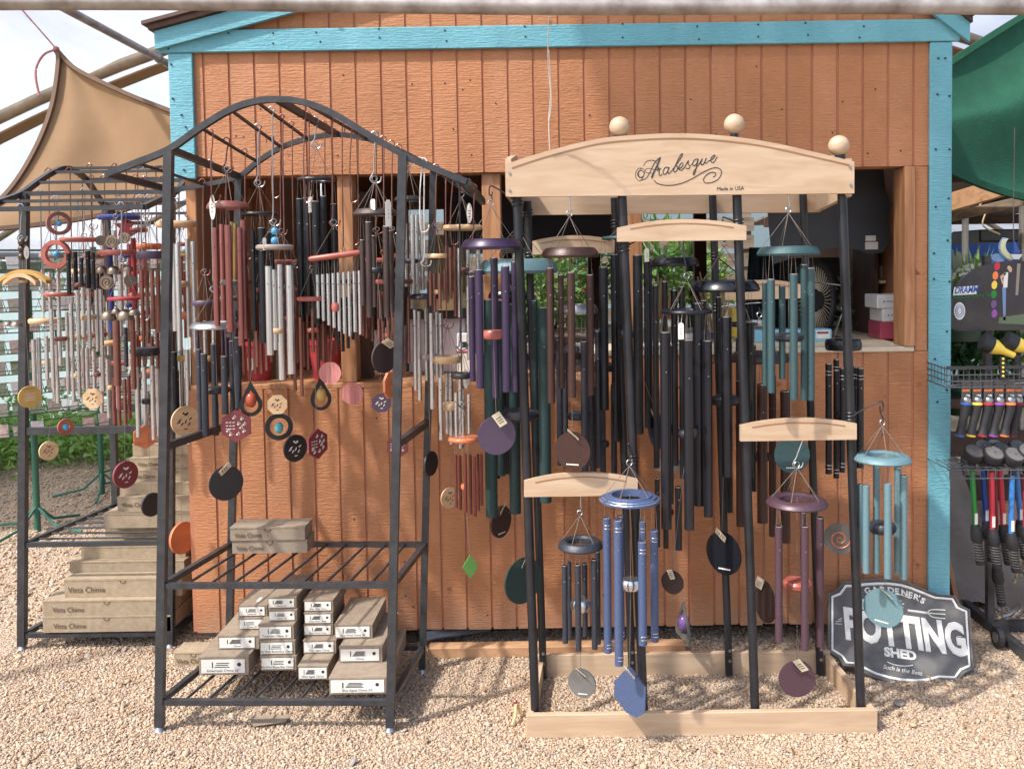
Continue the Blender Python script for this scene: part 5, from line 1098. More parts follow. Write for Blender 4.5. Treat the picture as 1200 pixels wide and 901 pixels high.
# ================================================================== cartons
def carton(label, x0, x1, d, z0, h, depth, m='carton', lab=None, word=None, print_=None, group=None, seed=0):
    rg = random.Random(seed); yw = rg.uniform(-.02, .02)
    t = thing('carton', label, 'carton', ((x0 + x1) / 2, d + depth / 2, z0), group); dx = yw * depth
    q = B(); g = .003
    def hexa(y0, y1, z_0, z_1, ex):
        q.add([(x0-ex, y0, z_0), (x1+ex, y0, z_0), (x1+ex+dx, y1, z_0), (x0-ex+dx, y1, z_0), (x0-ex, y0, z_1), (x1+ex, y0, z_1), (x1+ex+dx, y1, z_1), (x0-ex+dx, y1, z_1)], [(0,3,2,1),(4,5,6,7),(0,1,5,4),(1,2,6,5),(2,3,7,6),(3,0,4,7)])
    hexa(d, d + depth, z0, z0 + h * .96, 0); q.build('tray', m, t)
    q = B(); hexa(d - .0015, d + depth + .0015, z0 + h * .9, z0 + h, .0015); q.build('lid', m, t)
    if lab:
        a, b = lab; w_ = x1 - x0
        q = B(); q.box((x0 + w_ * a, d - .0030, z0 + h * .12), (x0 + w_ * b, d - .0017, z0 + h * .86)); lb = q.build('end_label', 'tag_paper', t)
        q = B(); lx0, lx1 = x0 + w_ * a, x0 + w_ * b; lw = lx1 - lx0; n = rg.choice((3, 4, 5)); st = rg.uniform(.22, .4)
        for k in range(n): q.box((lx0 + lw * (st + .02 * k), d - .0034, z0 + h * (.42 + .32 * k / n)), (lx0 + lw * (st + .34 - .03 * (k % 2)), d - .0031, z0 + h * (.42 + .32 * k / n) + h * .045))
        q.box((lx0 + lw * (st - .06), d - .0034, z0 + h * .4), (lx0 + lw * (st - .035), d - .0031, z0 + h * .72)); q.build('print', 'ink', lb)
        q = B(); q.prism(circle(h * .11, 10), (lx0 + lw * .87, d - .0033, z0 + h * .58), UX, UZ, .0004); q.build('print', 'ink', lb)
        if print_: text('lettering', print_, h * .2, (lx0 + lw * .5, d - .0032, z0 + h * .19), UX, UZ, 'ink', lb, .0002, 'CENTER')
    if word: q = B(); q.tube([((x0+x1)/2 + .012*math.cos(a_), d - .0016, z0 + h*.9 + .012*math.sin(a_)) for a_ in (math.pi, math.pi*1.25, math.pi*1.5, math.pi*1.75, math.pi*2)], .0012, 5); q.build('thumb_notch', 'brown_ink', t)
    if rg.random() < .5 and not word: q = B(); xa_ = x0 + (x1-x0)*rg.uniform(.2, .7); q.box((xa_, d + depth*.2, z0 + h), (xa_ + (x1-x0)*.12, d + depth*.4, z0 + h + .0008)); q.build('sticker', 'tag_paper', t)
    if word: text('lettering', word, h * .46, (x0 + (x1 - x0) * rg.uniform(.03, .1), d - .0022, z0 + h * .26), UX, UZ, 'brown_ink', t, .0003, sx=.9)
    return t
def pxw(p0, p1, py, d): return P(p0, py, d).x, P(p1, py, d).x
zs = Z1L + .0165
G = 'cartons on the bottom shelf of the arched rack'
def stack(p0, p1, d, items, key, py=770):
    z = zs; a, b = pxw(p0, p1, py, d)
    for i, (q0, q1, dd, h, dep, lab, pr) in enumerate(items):
        a, b = pxw(q0, q1, py, dd); carton(key[i], a, b, dd, z, h, dep, 'carton', lab, None, pr, G, seed=int(p0) * 7 + i); z += h + .001
stack(232, 290, 3.22, [(233, 291, 3.22, .068, .36, (.05, .93), 'Americana Chime 36"'), (256, 304, 3.28, .052, .27, (.04, .9), 'Chime'), (281, 314.5, 3.33, .045, .2, (.04, .92), 'Chime 22"'), (281, 314.5, 3.34, .043, .2, (.04, .92), 'Chime 24"')],
      ['large carton at the front left of the bottom shelf, broad white end label', 'carton lying second from bottom in the leftmost pile on the lower shelf', 'carton third from bottom in the leftmost pile', 'topmost carton of the leftmost pile on the lower shelf'])
stack(305, 347, 3.25, [(305.5, 347, 3.25, .055, .28, (.03, .93), 'Fly With Butterflies Chime'), (305, 346, 3.255, .055, .28, (.03, .93), 'Fly With Butterflies Chime'), (304, 345, 3.26, .056, .28, (.03, .93), 'Turquoise Chime 16"'), (316.5, 349, 3.29, .043, .24, (.03, .93), 'Chime 18"'), (316, 349, 3.30, .043, .24, (.03, .93), 'Chime 16"')],
      ['bottom carton of the five-high second pile on the lower shelf', 'carton second from bottom in the five-high second pile', 'middle carton of the five-high second pile', 'carton second from top in the five-high second pile', 'topmost carton of the five-high second pile'])
stack(349, 397, 3.17, [(349, 383.5, 3.17, .052, .36, (.03, .97), 'With Agate Chime'), (356, 394, 3.27, .05, .24, (.03, .93), 'With Agate Chime'), (357, 391, 3.31, .043, .2, (.03, .93), 'Glass Wind Chime'), (358, 391, 3.31, .043, .2, (.03, .93), 'Glass Wind Chime'), (358, 392, 3.32, .043, .2, (.03, .93), 'Glass Wind Chime')],
      ['bottom carton of the third pile, just left of the widest carton', 'carton second from bottom in the third pile', 'middle carton of the third pile on the lower shelf', 'carton second from top in the third pile', 'topmost carton of the third pile on the lower shelf'])
stack(385, 453, 3.055, [(385, 453, 3.055, .06, .40, (.03, .95), 'Blue Agate Chime 54"'), (398, 448, 3.17, .058, .32, (.03, .93), 'Chime'), (393, 437, 3.24, .052, .27, (.03, .93), 'Glass Wind Chime 36"')],
      ['widest carton at the front right of the bottom shelf', 'orange-brown carton in the middle of the rightmost pile', 'topmost long carton of the rightmost pile on the lower shelf'])
zm = Z1M + .0165; a, b = pxw(272, 360, 640, 3.34)
carton('lower of the two brown cartons on the upper shelf of the arched rack', a, b, 3.34, zm, .05, .11, 'carton', None, 'Vista Chime', None, 'cartons on the upper shelf', 3)
carton('upper of the two brown cartons on the upper shelf of the arched rack', a - .004, b - .006, 3.335, zm + .051, .05, .11, 'carton', None, 'Vista Chime', None, 'cartons on the upper shelf', 4)
# left rack: stepped piles
G = 'cartons on the left rack'
ords = ['first', 'second', 'third', 'fourth', 'fifth', 'sixth', 'seventh', 'eighth', 'ninth', 'tenth']
z = Z2L + .0155
for i, (pl, d, h, w_) in enumerate([(49, 3.735, .068, .54), (50, 3.74, .066, .54), (76, 3.775, .078, .50), (83, 3.86, .046, .50), (97, 3.90, .052, .46), (126, 4.0, .055, .4)]):
    x = P(pl, 700, d).x; carton('%s carton from the bottom, low shelf of the left rack' % ords[i], x, x + w_, d, z, h, .34, 'carton_lt', None, 'Vista Chime' if i in (0, 1, 2) else None, None, G, 20 + i); z += h + .001
z = Z2M + .0155
for i, (pl, d, h, w_) in enumerate([(122, 3.92, .066, .5), (138, 3.965, .06, .45), (142, 4.0, .052, .45), (153, 4.04, .05, .42), (154, 4.06, .05, .42), (158, 4.1, .056, .42), (165, 4.13, .056, .4), (178, 4.16, .05, .38)]):
    x = P(pl, 600, d).x; carton('%s carton from the bottom, tall pile on the left rack' % ords[i], x, x + w_, d, z, h, .22, 'carton_lt', None, 'Vista Chime' if i in (1, 3, 4) else None, None, G, 40 + i); z += h + .001
a, b = pxw(204, 248, 755, 3.56); carton('carton lying alone on the gravel against the corner of the shed', a, b, 3.56, 0, .06, .1, 'carton_lt', None, 'Vista Chime', None, None, 60)
# paper scrap under the front rack
p = [pz(290, 838, .012), pz(341, 838, .02), pz(334, 846, .014), pz(297, 851, .012)]
tag(mkobj('paper_scrap', p + [v + Vector((0, 0, .002)) for v in p], [(3,2,1,0),(4,5,6,7),(0,1,5,4),(1,2,6,5),(2,3,7,6),(3,0,4,7)], 'carton'), 'flat scrap of brown paper on the gravel under the front rack', 'paper scrap')

# ================================================================== potting shed sign
sA, sB = P(1040, 803, 3.36), P(1040, 680, 3.655); sA.z = .012
nrm = Vector((0, sB.y - sA.y, sB.z - sA.z)).normalized()          # up along the leaning sign
sn = UX.cross(nrm)
def onsign(px, py, lift=0):
    v = CAMROT @ Vector(((px - CX) / F, -(py - CY) / F, -1.0)); o = Vector((0, 0, CAMH)); t = (sA - o).dot(sn) / v.dot(sn); return o + v * t
def s2(px, py): p = onsign(px, py) - sA; return (p.dot(UX), p.dot(nrm))
ol = [(970,696),(980,692),(987,682),(999,682),(1010,680),(1025,679),(1040,679),(1055,681),(1068,685),(1080,690),(1097,697),(1119,699),(1125,710),(1136,715),(1138,750),(1140,785),(1129,790),(1122,800),(1102,799),(1088,803),(1072,804),(1055,803),(1040,800),(1024,795),(1012,789),(1000,782),(988,781),(982,772),(970,764),(970,730)]
sign = thing('potting_shed_sign', 'black embossed Potting Shed sign with white border leaning against the shed corner', 'sign', (sA.x, sA.y, 0))
q = B(); q.prism([s2(*p) for p in ol][::-1], sA, UX, nrm, .012); plate = q.build('plate', 'sign_black', sign)
cxs, cys = 1055, 741
inn = [(cxs + (x - cxs) * .955, cys + (y - cys) * .925) for x, y in ol]; inn2 = [(cxs + (x - cxs) * .93, cys + (y - cys) * .885) for x, y in ol]
up_ = sn if sn.y < 0 else -sn
q = B(); q.annulus([s2(*p) for p in inn][::-1], [s2(*p) for p in inn2][::-1], sA + up_ * .008, UX, nrm, .005); q.build('border', 'sign_white', sign)
q = B(); out2 = [(cxs + (x - cxs) * .998, cys + (y - cys) * .996) for x, y in ol]; inx = [(cxs + (x - cxs) * .975, cys + (y - cys) * .96) for x, y in ol]
q.annulus([s2(*p) for p in out2][::-1], [s2(*p) for p in inx][::-1], sA + up_ * .007, UX, nrm, .006); q.build('rolled_edge', 'sign_black', sign)
def sgl(px, py, lift=.0085): return onsign(px, py) + up_ * lift
def su(p0, p1): return (onsign(*p1) - onsign(*p0)).normalized()
uu = su((988, 748), (1120, 767)); vv = (nrm - uu * nrm.dot(uu)).normalized()
def sgt(nm, s, px, py, hpx, wpx, bold=0.0, al='LEFT', u=None, shear=0.0):
    size = hpx * 3.45 / F / .70 * 1.0
    wtxt = {'POTTING': 3.95, 'SHED': 2.55}.get(s, len(s) * .55) * size * .9
    text(nm, s, size, sgl(px, py), u or uu, vv, 'sign_white', sign, .002, al, 1.0 if wpx is None else wpx, shear, bold)
sgt('lettering', 'POTTING', 989.5, 748, 38.5, .60, .0078)
sgt('lettering', 'SHED', 1036, 769, 10.5, 1.0, .0022)
ga = [(1014, 697), (1023, 695.5), (1031.5, 695), (1040, 695.4), (1048, 696.5), (1055, 698), (1063, 700.2), (1069, 702.5), (1074.5, 704.5), (1077, 706)]
for i, ch in enumerate("GARDENER'S"):
    a = ga[max(0, i - 1)]; b = ga[min(9, i + 1)]; text('lettering', ch, 7.6 * 3.5 / F / .7, sgl(*ga[i]), su(a, b), (nrm - su(a, b) * nrm.dot(su(a, b))).normalized(), 'sign_white', sign, .002, 'LEFT', 1, 0, .0008)
text('small_lettering', 'Such is the Best', 4.6 * 3.45 / F / .62, sgl(1034, 784), su((1033, 783), (1077, 791)), vv, 'sign_white', sign, .001, 'LEFT', .92, .35)
def sgline(pts, w_): 
    q = B(); q.tube([sgl(*p, lift=.007) for p in pts], w_, 6); q.build('emblem_line', 'sign_white', sign, True)
sgline(spline([(1039, 776), (1048, 779.5), (1060, 781), (1069, 780)], 4), .0022); sgline(spline([(1046, 697), (1056, 698), (1066, 702)], 4), .0018)
sgline([(1063, 716), (1086, 719)], .0055); sgline(spline([(1107, 715.5), (1092, 715), (1087, 718), (1092, 723.5), (1107, 725.5)], 4), .0024); sgline([(1087, 719), (1107, 720.5)], .0024)
sgline([(1055, 704), (1055, 716)], .0024); sgline([(1051, 707.5), (1059, 708.5)], .0024); sgline([(1052, 712), (1058, 712.5)], .003)
for a, b in (((979, 729), (986, 728)), ((978, 731.5), (986, 731.8)), ((982, 727), (986, 725)), ((1121, 746), (1126, 746.5)), ((1121, 749), (1129, 749.3)), ((1121, 751.5), (1125, 752))): sgline([a, b], .0014)
q = B(); q.prism([s2(*p) for p in [(1010, 703), (1022, 703), (1022, 715), (1010, 715)]][::-1], sA + up_ * .0085, UX, nrm, .004); q.build('emblem_trowel', 'sign_white', sign)

# ================================================================== watering tool display at the right
DY = 3.78
def rr(px, py, d=DY): return P(px, py, d)
disp = thing('tool_display_stand', 'black metal display stand for hose nozzles and watering wands right of the shed', 'display stand', (rr(1185, 770).x, DY, 0))
for px in (1156, 1240):
    a = rr(px, 300); b = rr(px + 4, 762); b.z = .02; q = B(); q.beam(a, b, .028, .028, (0, 1, 0)); q.build('post', 'black_paint', disp)
q = B(); a = rr(1161, 760); a.z = .03; q.beam(a, a + Vector((.75, .0, 0)), .03, .04); q.beam(a + Vector((0, -.3, 0)), a + Vector((0, .35, 0)), .03, .04); q.build('base', 'black_paint', disp)
wc = rr(1147, 757); wc.y = 3.68
q = B(); q.prism(circle(.042, 18), (wc.x + .0, 3.62, .046), (0, 1, 0), UZ, .02); wh = q.build('caster_wheel', 'rubber', disp); q = B(); q.prism(circle(.022, 14), (wc.x, 3.62, .046), (0, 1, 0), UZ, .024); q.build('hub', 'steel', wh)
# printed half-round header sign
hx = rr(1205, 385).x; rad = hx - rr(1113.5, 385).x
hz = rr(1160, 386).z; ht = rr(1200, 306).z - hz
hs = thing('header_sign', 'dark half-round printed sign with colour dots above the watering tools', 'sign', (hx, DY - .03, hz))
half = spline([(1114, 384), (1113.5, 365), (1114, 350), (1118.5, 336), (1131, 322.5), (1145, 314), (1160, 309), (1180, 306), (1200, 306)], 3)
arc = [(P(x, y, DY - .03).x, P(x, y, DY - .03).z) for x, y in [(1118, 388)] + half]; xm = arc[-1][0]; arc = arc[::-1] if False else arc; arc = arc + [(2 * xm - x, z) for x, z in arc[:-1][::-1]]; arc = arc[::-1]
q = B(); q.prism(arc, (0, DY - .03, 0), UX, UZ, .008); board = q.build('board', 'display_print', hs)
fy = DY - .0348
def flat(nm, poly, m, parent=None, lift=0.0):
    q = B(); ps = [P(x, y, fy - lift) for x, y in poly]; ar = sum(ps[i].x * ps[(i+1) % len(ps)].z - ps[(i+1) % len(ps)].x * ps[i].z for i in range(len(ps)))
    q.prism([(p.x, p.z) for p in (ps if ar > 0 else ps[::-1])], (0, fy - lift, 0), UX, UZ, .0006); return q.build(nm, m, parent or board)
def ell(cx, cy, a, b, n=18, rot=0): return [(cx + a * math.cos(t) * math.cos(rot) - b * math.sin(t) * math.sin(rot), cy + a * math.cos(t) * math.sin(rot) + b * math.sin(t) * math.cos(rot)) for t in np.linspace(0, 2 * math.pi, n, endpoint=False)]
for (x, y, m) in ((1168.5, 312, 'red_alu'), (1166.5, 323, 'orange_plastic'), (1165.3, 334, 'yellow_plastic'), (1164.6, 345, 'green_alu'), (1164.6, 356.5, 'violet'), (1165.2, 367.5, 'violet_plastic')): flat('colour_dot', ell(x, y, 3.3, 5, rot=.15), m)
flat('print_patch', [(1116.8, 346.3), (1118, 336.5), (1145.5, 334.8), (1144.3, 344.6)], 'shirt')
text('lettering', 'DRAMM', 7.6 * DY / F / .7, P(1118.5, 344.3, fy - .0012), UX + Vector((0, 0, .05)), UZ, 'blue_plastic', board, .0003, 'LEFT', .70, .25, .0010)
text('lettering', 'Professional Watering Tools', 3.4 * DY / F / .7, P(1117, 350.5, fy - .001), UX + Vector((0, 0, .07)), UZ, 'green_alu', board, .0003, 'LEFT', .82)
flat('emblem', ell(1124.5, 364.5, 6.6, 10.3, 24), 'shirt'); q = B(); 
for r_ in (.45, .7): q.tube([P(1124.5 + 6.6 * r_ * math.cos(t), 364.5 + 10.3 * r_ * math.sin(t), fy - .001) for t in np.linspace(0, 2 * math.pi, 21)], .0012, 5)
q.build('emblem_lines', 'blue_plastic', board)
flat('picture_jeans', [(1174.5, 337), (1179, 337), (1178.5, 370), (1175.5, 370)], 'denim'); flat('picture_shirt', [(1176.5, 320), (1181.5, 319), (1180.5, 337), (1175.5, 337)], 'shirt'); flat('picture_arm', [(1172, 324), (1178, 319), (1179, 321), (1174.5, 326), (1176, 333), (1174.5, 333)], 'skin')
flat('picture_head', ell(1184, 316, 2, 3.2), 'skin'); flat('picture_hair', ell(1182.6, 314, 2.2, 2.6), 'hair', None, .0008); flat('picture_foot', ell(1177, 373, 1.6, 2.6), 'skin'); flat('picture_lawn', [(1170, 379), (1171, 372), (1215, 366), (1215, 381)], 'grass_print')
flat('picture_tree', [(1192, 309), (1196, 309), (1193, 346), (1190, 346)], 'greywood')
# wire basket with two yellow nozzles
bk = thing('wire_basket', 'black wire basket at the top of the watering tool stand', 'basket', rr(1175, 452))
z0, z1 = rr(1160, 440).z, rr(1160, 420).z; x0, x1 = rr(1107, 430, DY - .25).x, rr(1250, 430).x
q = B()
for zz in np.linspace(z0, z1, 4): q.tube([(x0, DY - .03, zz), (x0, DY - .27, zz - .01), (x1, DY - .27, zz - .01)], .0028, 6)
for xx in np.arange(x0, x1, .022): q.tube([(xx, DY - .27, z0 - .01), (xx, DY - .27, z1 - .01)], .0016, 5)
for yy in np.arange(DY - .25, DY - .02, .03): q.tube([(x0, yy, z0), (x0, yy, z1)], .0016, 5)
q.build('mesh', 'wire', bk); q = B(); q.beam((x0, DY - .27, z1 - .005), (x1, DY - .27, z1 - .005), .012, .012); q.beam((x0 + .02, DY - .05, z0 - .02), (x1, DY - .05, z0 - .02), .03, .03); q.build('rim', 'black_paint', bk)
for i, (px, py) in enumerate(((1164, 406), (1192, 404))):
    t = thing('yellow_hose_nozzle', ('yellow fan-head hose nozzle resting leftmost in the wire basket', 'yellow fan-head hose nozzle at the right edge of the wire basket')[i], 'hose nozzle', rr(px, py + 12, DY - .15), 'yellow nozzles')
    c = rr(px, py, DY - .18); ax = Vector((.85, -.1, -.4)).normalized(); b0 = c - ax * .022
    q = B(); q.tube([b0 - ax * .03, b0 - ax * .026, b0 + ax * .012, b0 + ax * .016], [.026, .036, .036, .032], 18); q.build('head_ring', 'rubber', t, True)
    q = B(); q.tube([b0 + ax * .013, b0 + ax * .03, b0 + ax * .065, b0 + ax * .11], [.031, .031, .016, .013], 18); q.build('cone', 'yellow_plastic', t, True)
    q = B(); q.tube([b0 + ax * .108, b0 + ax * .12, b0 + ax * .12 + Vector((.01, 0, -.10))], [.013, .014, .012], 12); q.build('handle', 'rubber', t, True)
q = B()
strip = thing('yellow_dotted_strap', 'black strap dotted yellow hanging under the first yellow nozzle', 'strap', rr(1176, 440, DY - .29))
a, b = rr(1175, 418, DY - .285), rr(1175, 443, DY - .285); q.beam(a, b, .02, .006, (0, 1, 0)); q.build('strap', 'rubber', strip)
for k in range(5): c = a.lerp(b, .1 + .2 * k) + Vector((0, -.004, 0)); q = B(); q.sphere(c, .005, 8, 6); q.build('dot', 'yellow_plastic', strip)
# hanging trigger nozzles
rod = rr(1160, 452, DY - .2); q = B(); q.tube([rr(1112, 452, DY - .2), rr(1260, 446, DY - .2)], .004, 8); q.build('peg_rod', 'steel', disp)
cn = {'blue': 'blue_plastic', 'yellow': 'yellow_plastic', 'red': 'red_alu', 'violet': 'violet_plastic', 'orange': 'orange_plastic', 'dark red': 'dkred_alu'}
for px, cnm, dd in ((1132, 'blue', 0), (1145, 'yellow', 0), (1158, 'red', 0), (1171, 'violet', 0), (1184, 'orange', 0), (1193, 'dark red', .05)):
    d = DY - .22 + dd; t = thing('hose_nozzle', 'grey pistol hose nozzle with a %s end ring hanging in the row' % cnm, 'hose nozzle', rr(px - 4, 511, d), 'pistol nozzles hanging in a row')
    q = B(); q.prism([(-.018, -.018), (.018, -.018), (.018, .075), (-.018, .075)], rr(px, 463, d - .01) + Vector((0, 0, -.02)), UX, UZ, .002); cd = q.build('hang_card', 'sign_black', t); c = rr(px, 457, d - .0125)
    q = B(); q.box((c.x - .016, d - .0145, c.z - .006), (c.x + .014, d - .0125, c.z + .004)); q.build('print', 'orange_plastic', cd); q = B(); q.box((c.x - .002, d - .0145, c.z - .034), (c.x + .014, d - .0125, c.z - .018)); q.build('price', 'tag_paper', cd)
    c = rr(px, 469, d - .02); q = B(); q.sphere(c, .019, 16, 10); q.build('head', 'steel', t, True)
    q = B(); q.lathe(c - Vector((0, 0, .020)), [(.012, 0), (.021, .003), (.021, .009), (.014, .013)], 16); q.build('collar', cn[cnm], t, True)
    e = rr(px - 7, 509, d - .02); q = B(); q.tube(spline([c - Vector((0, 0, .012)), c.lerp(e, .35) + Vector((.004, 0, 0)), c.lerp(e, .7), e], 4), [.017, .018, .0185, .018, .0175, .0165, .016, .0155, .015, .015, .016, .018, .02], 12); q.build('grip', 'rubber', t, True)
    q = B(); q.tube([e, e - Vector((.001, 0, .008))], [.0195, .017], 14); q.build('end_ring', cn[cnm], t, True)
# watering wands through a wire shelf
z1 = rr(1160, 543, DY - .2).z; q = B()
for yy in (DY - .30, DY - .25, DY - .19, DY - .12, DY - .05): q.tube([rr(1113, 0, yy).x * UX + Vector((0, yy, z1)), Vector((x1, yy, z1 - .01))], .003, 6)
for xx in np.arange(rr(1113, 540, DY - .3).x, x1, .03): q.tube([(xx, DY - .30, z1), (xx, DY - .03, z1)], .0018, 5); q.tube([(xx, DY - .30, z1), (xx, DY - .30, z1 - .035)], .0018, 5)
q.tube([(rr(1113, 540, DY - .3).x, DY - .30, z1 - .035), (x1, DY - .30, z1 - .04)], .003, 6)
sh = thing('wire_shelf', 'wire shelf holding the watering wands by their heads', 'wire shelf', (rr(1160, 550).x, DY - .17, z1 - .04)); q.build('wires', 'wire', sh)
wl = [(1140, 532, 552, 1143, 617, 'green_alu', 0, 'green'), (1152, 527, 550, 1156, 613, 'blue_alu', .10, 'deep blue'), (1163, 534, 553, 1163, 621, 'red_alu', -.02, 'bright red'), (1166, 526, 550, 1168, 665, 'dkred_alu', .12, 'dark red, hanging lowest'), (1173, 530, 551, 1176, 617, 'red_alu', .04, 'cherry red with white stickers'), (1187, 536, 557, 1185, 626, 'ltblue_plastic', -.03, 'sky blue'), (1192, 527, 552, 1196, 611, 'ltblue_plastic', .08, 'sky blue behind the grey post edge'), (1203, 532, 555, 1202, 618, 'red_alu', -.02, 'red, cut by the picture edge')]
for i, (hx_, hy, y0, tx, y1, m, dd, nm) in enumerate(wl):
    d = DY - .2 + dd; t = thing('watering_wand', 'watering wand with %s shaft and black grip' % nm, 'watering wand', rr(tx + 3, y1 + 45, d), 'watering wands in the wire shelf')
    h0 = rr(hx_, hy, d - .02); ax = Vector((.1, -.55, .75)).normalized(); q = B(); q.tube([h0 - ax * .035, h0 - ax * .014, h0 + ax * .012, h0 + ax * .02], [.014, .039, .042, .039], 20); hd = q.build('rose_head', 'rubber', t, True)
    q = B(); q.tube([h0 + ax * .0195, h0 + ax * .022], [.035, .034], 18); q.build('rose_plate', 'sign_black', hd, True)
    q = B(); q.tube([h0 + ax * .021, h0 + ax * .026], [.006, .005], 8); q.build('rose_screw', 'steel', hd, True)
    a = rr(hx_ - 1, y0 - 2, d); b = rr(tx, y1, d); q = B(); q.tube(spline([h0 - ax * .03, a.lerp(h0, .3), a], 3), .014, 10); q.build('neck', 'rubber', t, True); q = B(); q.tube([a, b], .0105, 12); sf = q.build('shaft', m, t, True)
    c = a.lerp(b, .85); q = B(); q.box((c.x - .006, c.y - .0125, c.z - .022), (c.x + .006, c.y - .0105, c.z + .022)); q.build('sticker', 'tag_paper', sf)
    e = rr(tx + 6, y1 + 44, d); q = B(); q.tube([b + Vector((0, 0, .006)), b.lerp(e, .12), b.lerp(e, .35), b.lerp(e, .42), b.lerp(e, .95), e], [.017, .022, .024, .017, .018, .016], 12); gp = q.build('grip', 'rubber', t, True)
    q = B(); 
    for k in range(7): cc = b.lerp(e, .46 + .07 * k); q.lathe(cc, [(.0178, 0), (.0195, .002), (.0178, .004)], 12)
    q.build('ribs', 'sign_black', gp)
# a second wire-rack pole at the frame edge
# ================================================================== behind the display: beams, post, plants
roof2 = thing('lean_to_roof', 'timber lean-to roof with a wide honey-coloured beam at the right', 'roof', (rr(1180, 230, 5).x, 5.2, 0))
a, b = P(1095, 243, 5.0), P(1230, 203, 4.6); q = B(); q.beam(a, b, .06, .095, (0, 0, 1)); q.build('beam', beam_w, roof2)
a, b = P(1095, 259, 5.08), P(1230, 228, 4.78); q = B(); q.beam(a, b, .05, .05, (0, 0, 1)); q.build('beam', grey_w, roof2)
for k in range(7): x = 2.3 + .35 * k; q = B(); q.beam((x, 5.2, 2.22), (x, 9.5, 2.0), .32, .02); q.build('roof_board', dark_w if k % 2 else grey_w, roof2)
for y in (6.0, 7.2, 8.6): q = B(); q.beam((2.1, y, 2.16 - .07 * (y - 6)), (4.8, y, 2.16 - .07 * (y - 6)), .06, .09); q.build('rafter', dark_w, roof2)
for x, y in ((P(1131, 300, 5.3).x, 5.3), (P(1198, 300, 5.0).x, 5.0)): q = B(); q.tube([(x, y, 0), (x, y, 2.0)], .019, 14); q.build('post', 'galv', roof2, True)
q = B(); c = P(1152, 252, 5.1); q.tube(spline([c + Vector((0, 0, .09)), c + Vector((-.02, 0, .04)), c + Vector((.015, 0, .02)), c + Vector((0, 0, -.06)), c + Vector((.12, .05, -.11))], 4), .005, 5); q.build('twine', 'bag_cloth', roof2)
tag(box('blue_wall_panel', (2.6, 9.6, .9), (5.3, 9.65, 1.78), 'blue_wall', None), 'bright blue painted wall panel far behind the palms', 'wall panel')
tag(box('black_shelf_board', (P(1148, 275, 5.6).x, 5.6, P(1150, 284, 5.6).z), (P(1290, 275, 5.6).x, 6.0, P(1150, 269, 5.6).z), 'black_paint', None, .01), 'long black shelf board under the lean-to roof', 'shelf')
bench = thing('plant_bench', 'dark timber plant bench behind the watering tools', 'bench', (2.8, 5.2, 0))
box('bench_top', (1.85, 4.9, .78), (4.6, 5.9, .83), dark_w, bench)
for x in (1.9, 3.2, 4.5):
    for y in (4.95, 5.8): box('leg', (x, y, 0), (x + .07, y + .07, .78), dark_w, bench)
for z in (.25, .5): box('brace_board', (1.85, 4.96, z), (4.6, 4.98, z + .14), dark_w, bench)
# leaning boards and a tarp between the shed and the display
a = P(1118, 690, 3.95); 
tag(mkobj('brown_board', [(a.x, 3.9, 0), (a.x + .02, 3.9, 0), (a.x - .06, 4.1, .75), (a.x - .08, 4.1, .75), (a.x, 4.1, 0), (a.x + .02, 4.1, 0), (a.x - .06, 4.3, .75), (a.x - .08, 4.3, .75)], [(0,1,2,3),(7,6,5,4),(0,4,5,1),(1,5,6,2),(2,6,7,3),(3,7,4,0)], 'stud_wood'), 'narrow brown board leaning on the right corner of the shed', 'board')
vs = []; fs = []; NX, NYq = 14, 14
for j in range(NYq + 1):
    for i in range(NX + 1): u, v = i / NX, j / NYq; vs.append((a.x + .04 + u * .46 - .1 * v, 4.0 + v * .8, .02 + .5 * v * v + .25 * v * (1 - u) + .03 * math.sin(u * 9 + v * 4)))
for j in range(NYq):
    for i in range(NX): fs.append((j*(NX+1)+i, j*(NX+1)+i+1, (j+1)*(NX+1)+i+1, (j+1)*(NX+1)+i))
tag(mkobj('grey_tarp', vs, fs, 'tarp', None, True), 'grey brown tarp draped in the gap beside the shed', 'tarp')
box_ = box('orange_plank', (P(1165, 670, 4.5).x, 4.5, .22), (P(1260, 670, 4.5).x, 4.55, .36), 'siding'); tag(box_, 'orange painted plank low behind the watering wands', 'plank')
q = B(); q.tube(spline([pz(1175, 700, .02), pz(1186, 690, .05), pz(1192, 672, .12), pz(1196, 655, .2)], 5), .006, 6); tag(q.build('pale_hose', 'bag_cloth', None, True), 'pale hose curving up behind the watering wands', 'hose')
q = B(); q.tube(spline([pz(1174, 722, .012), pz(1185, 718, .012), pz(1205, 700, .012)], 5), .009, 7); tag(q.build('grey_hose', 'steel', None, True), 'grey hose lying on the gravel under the wands', 'hose')
# moon-and-ship ornament
mo = thing('moon_ship_ornament', 'painted moon and sailing ship ornament hanging above the half-round sign', 'ornament', P(1182, 304, 3.9))
def fl2(nm, poly, m, d=3.9, th=.006):
    ps = [P(x, y, d) for x, y in poly]; ar = sum(ps[i].x * ps[(i+1) % len(ps)].z - ps[(i+1) % len(ps)].x * ps[i].z for i in range(len(ps)))
    q = B(); q.prism([(p.x, p.z) for p in (ps if ar > 0 else ps[::-1])], (0, d, 0), UX, UZ, th); return q.build(nm, m, mo)
mc = [(1182 + 11 * math.cos(t), 291 + 13 * math.sin(t)) for t in np.linspace(-2.2, 1.2, 14)]
o_ = [(1190 - 20 * math.cos(t), 290 + 17 * math.sin(t)) for t in np.linspace(-.75, 1.35, 12)]; i_ = [(1194 - 16 * math.cos(t), 288 + 13 * math.sin(t)) for t in np.linspace(1.2, -.7, 12)]
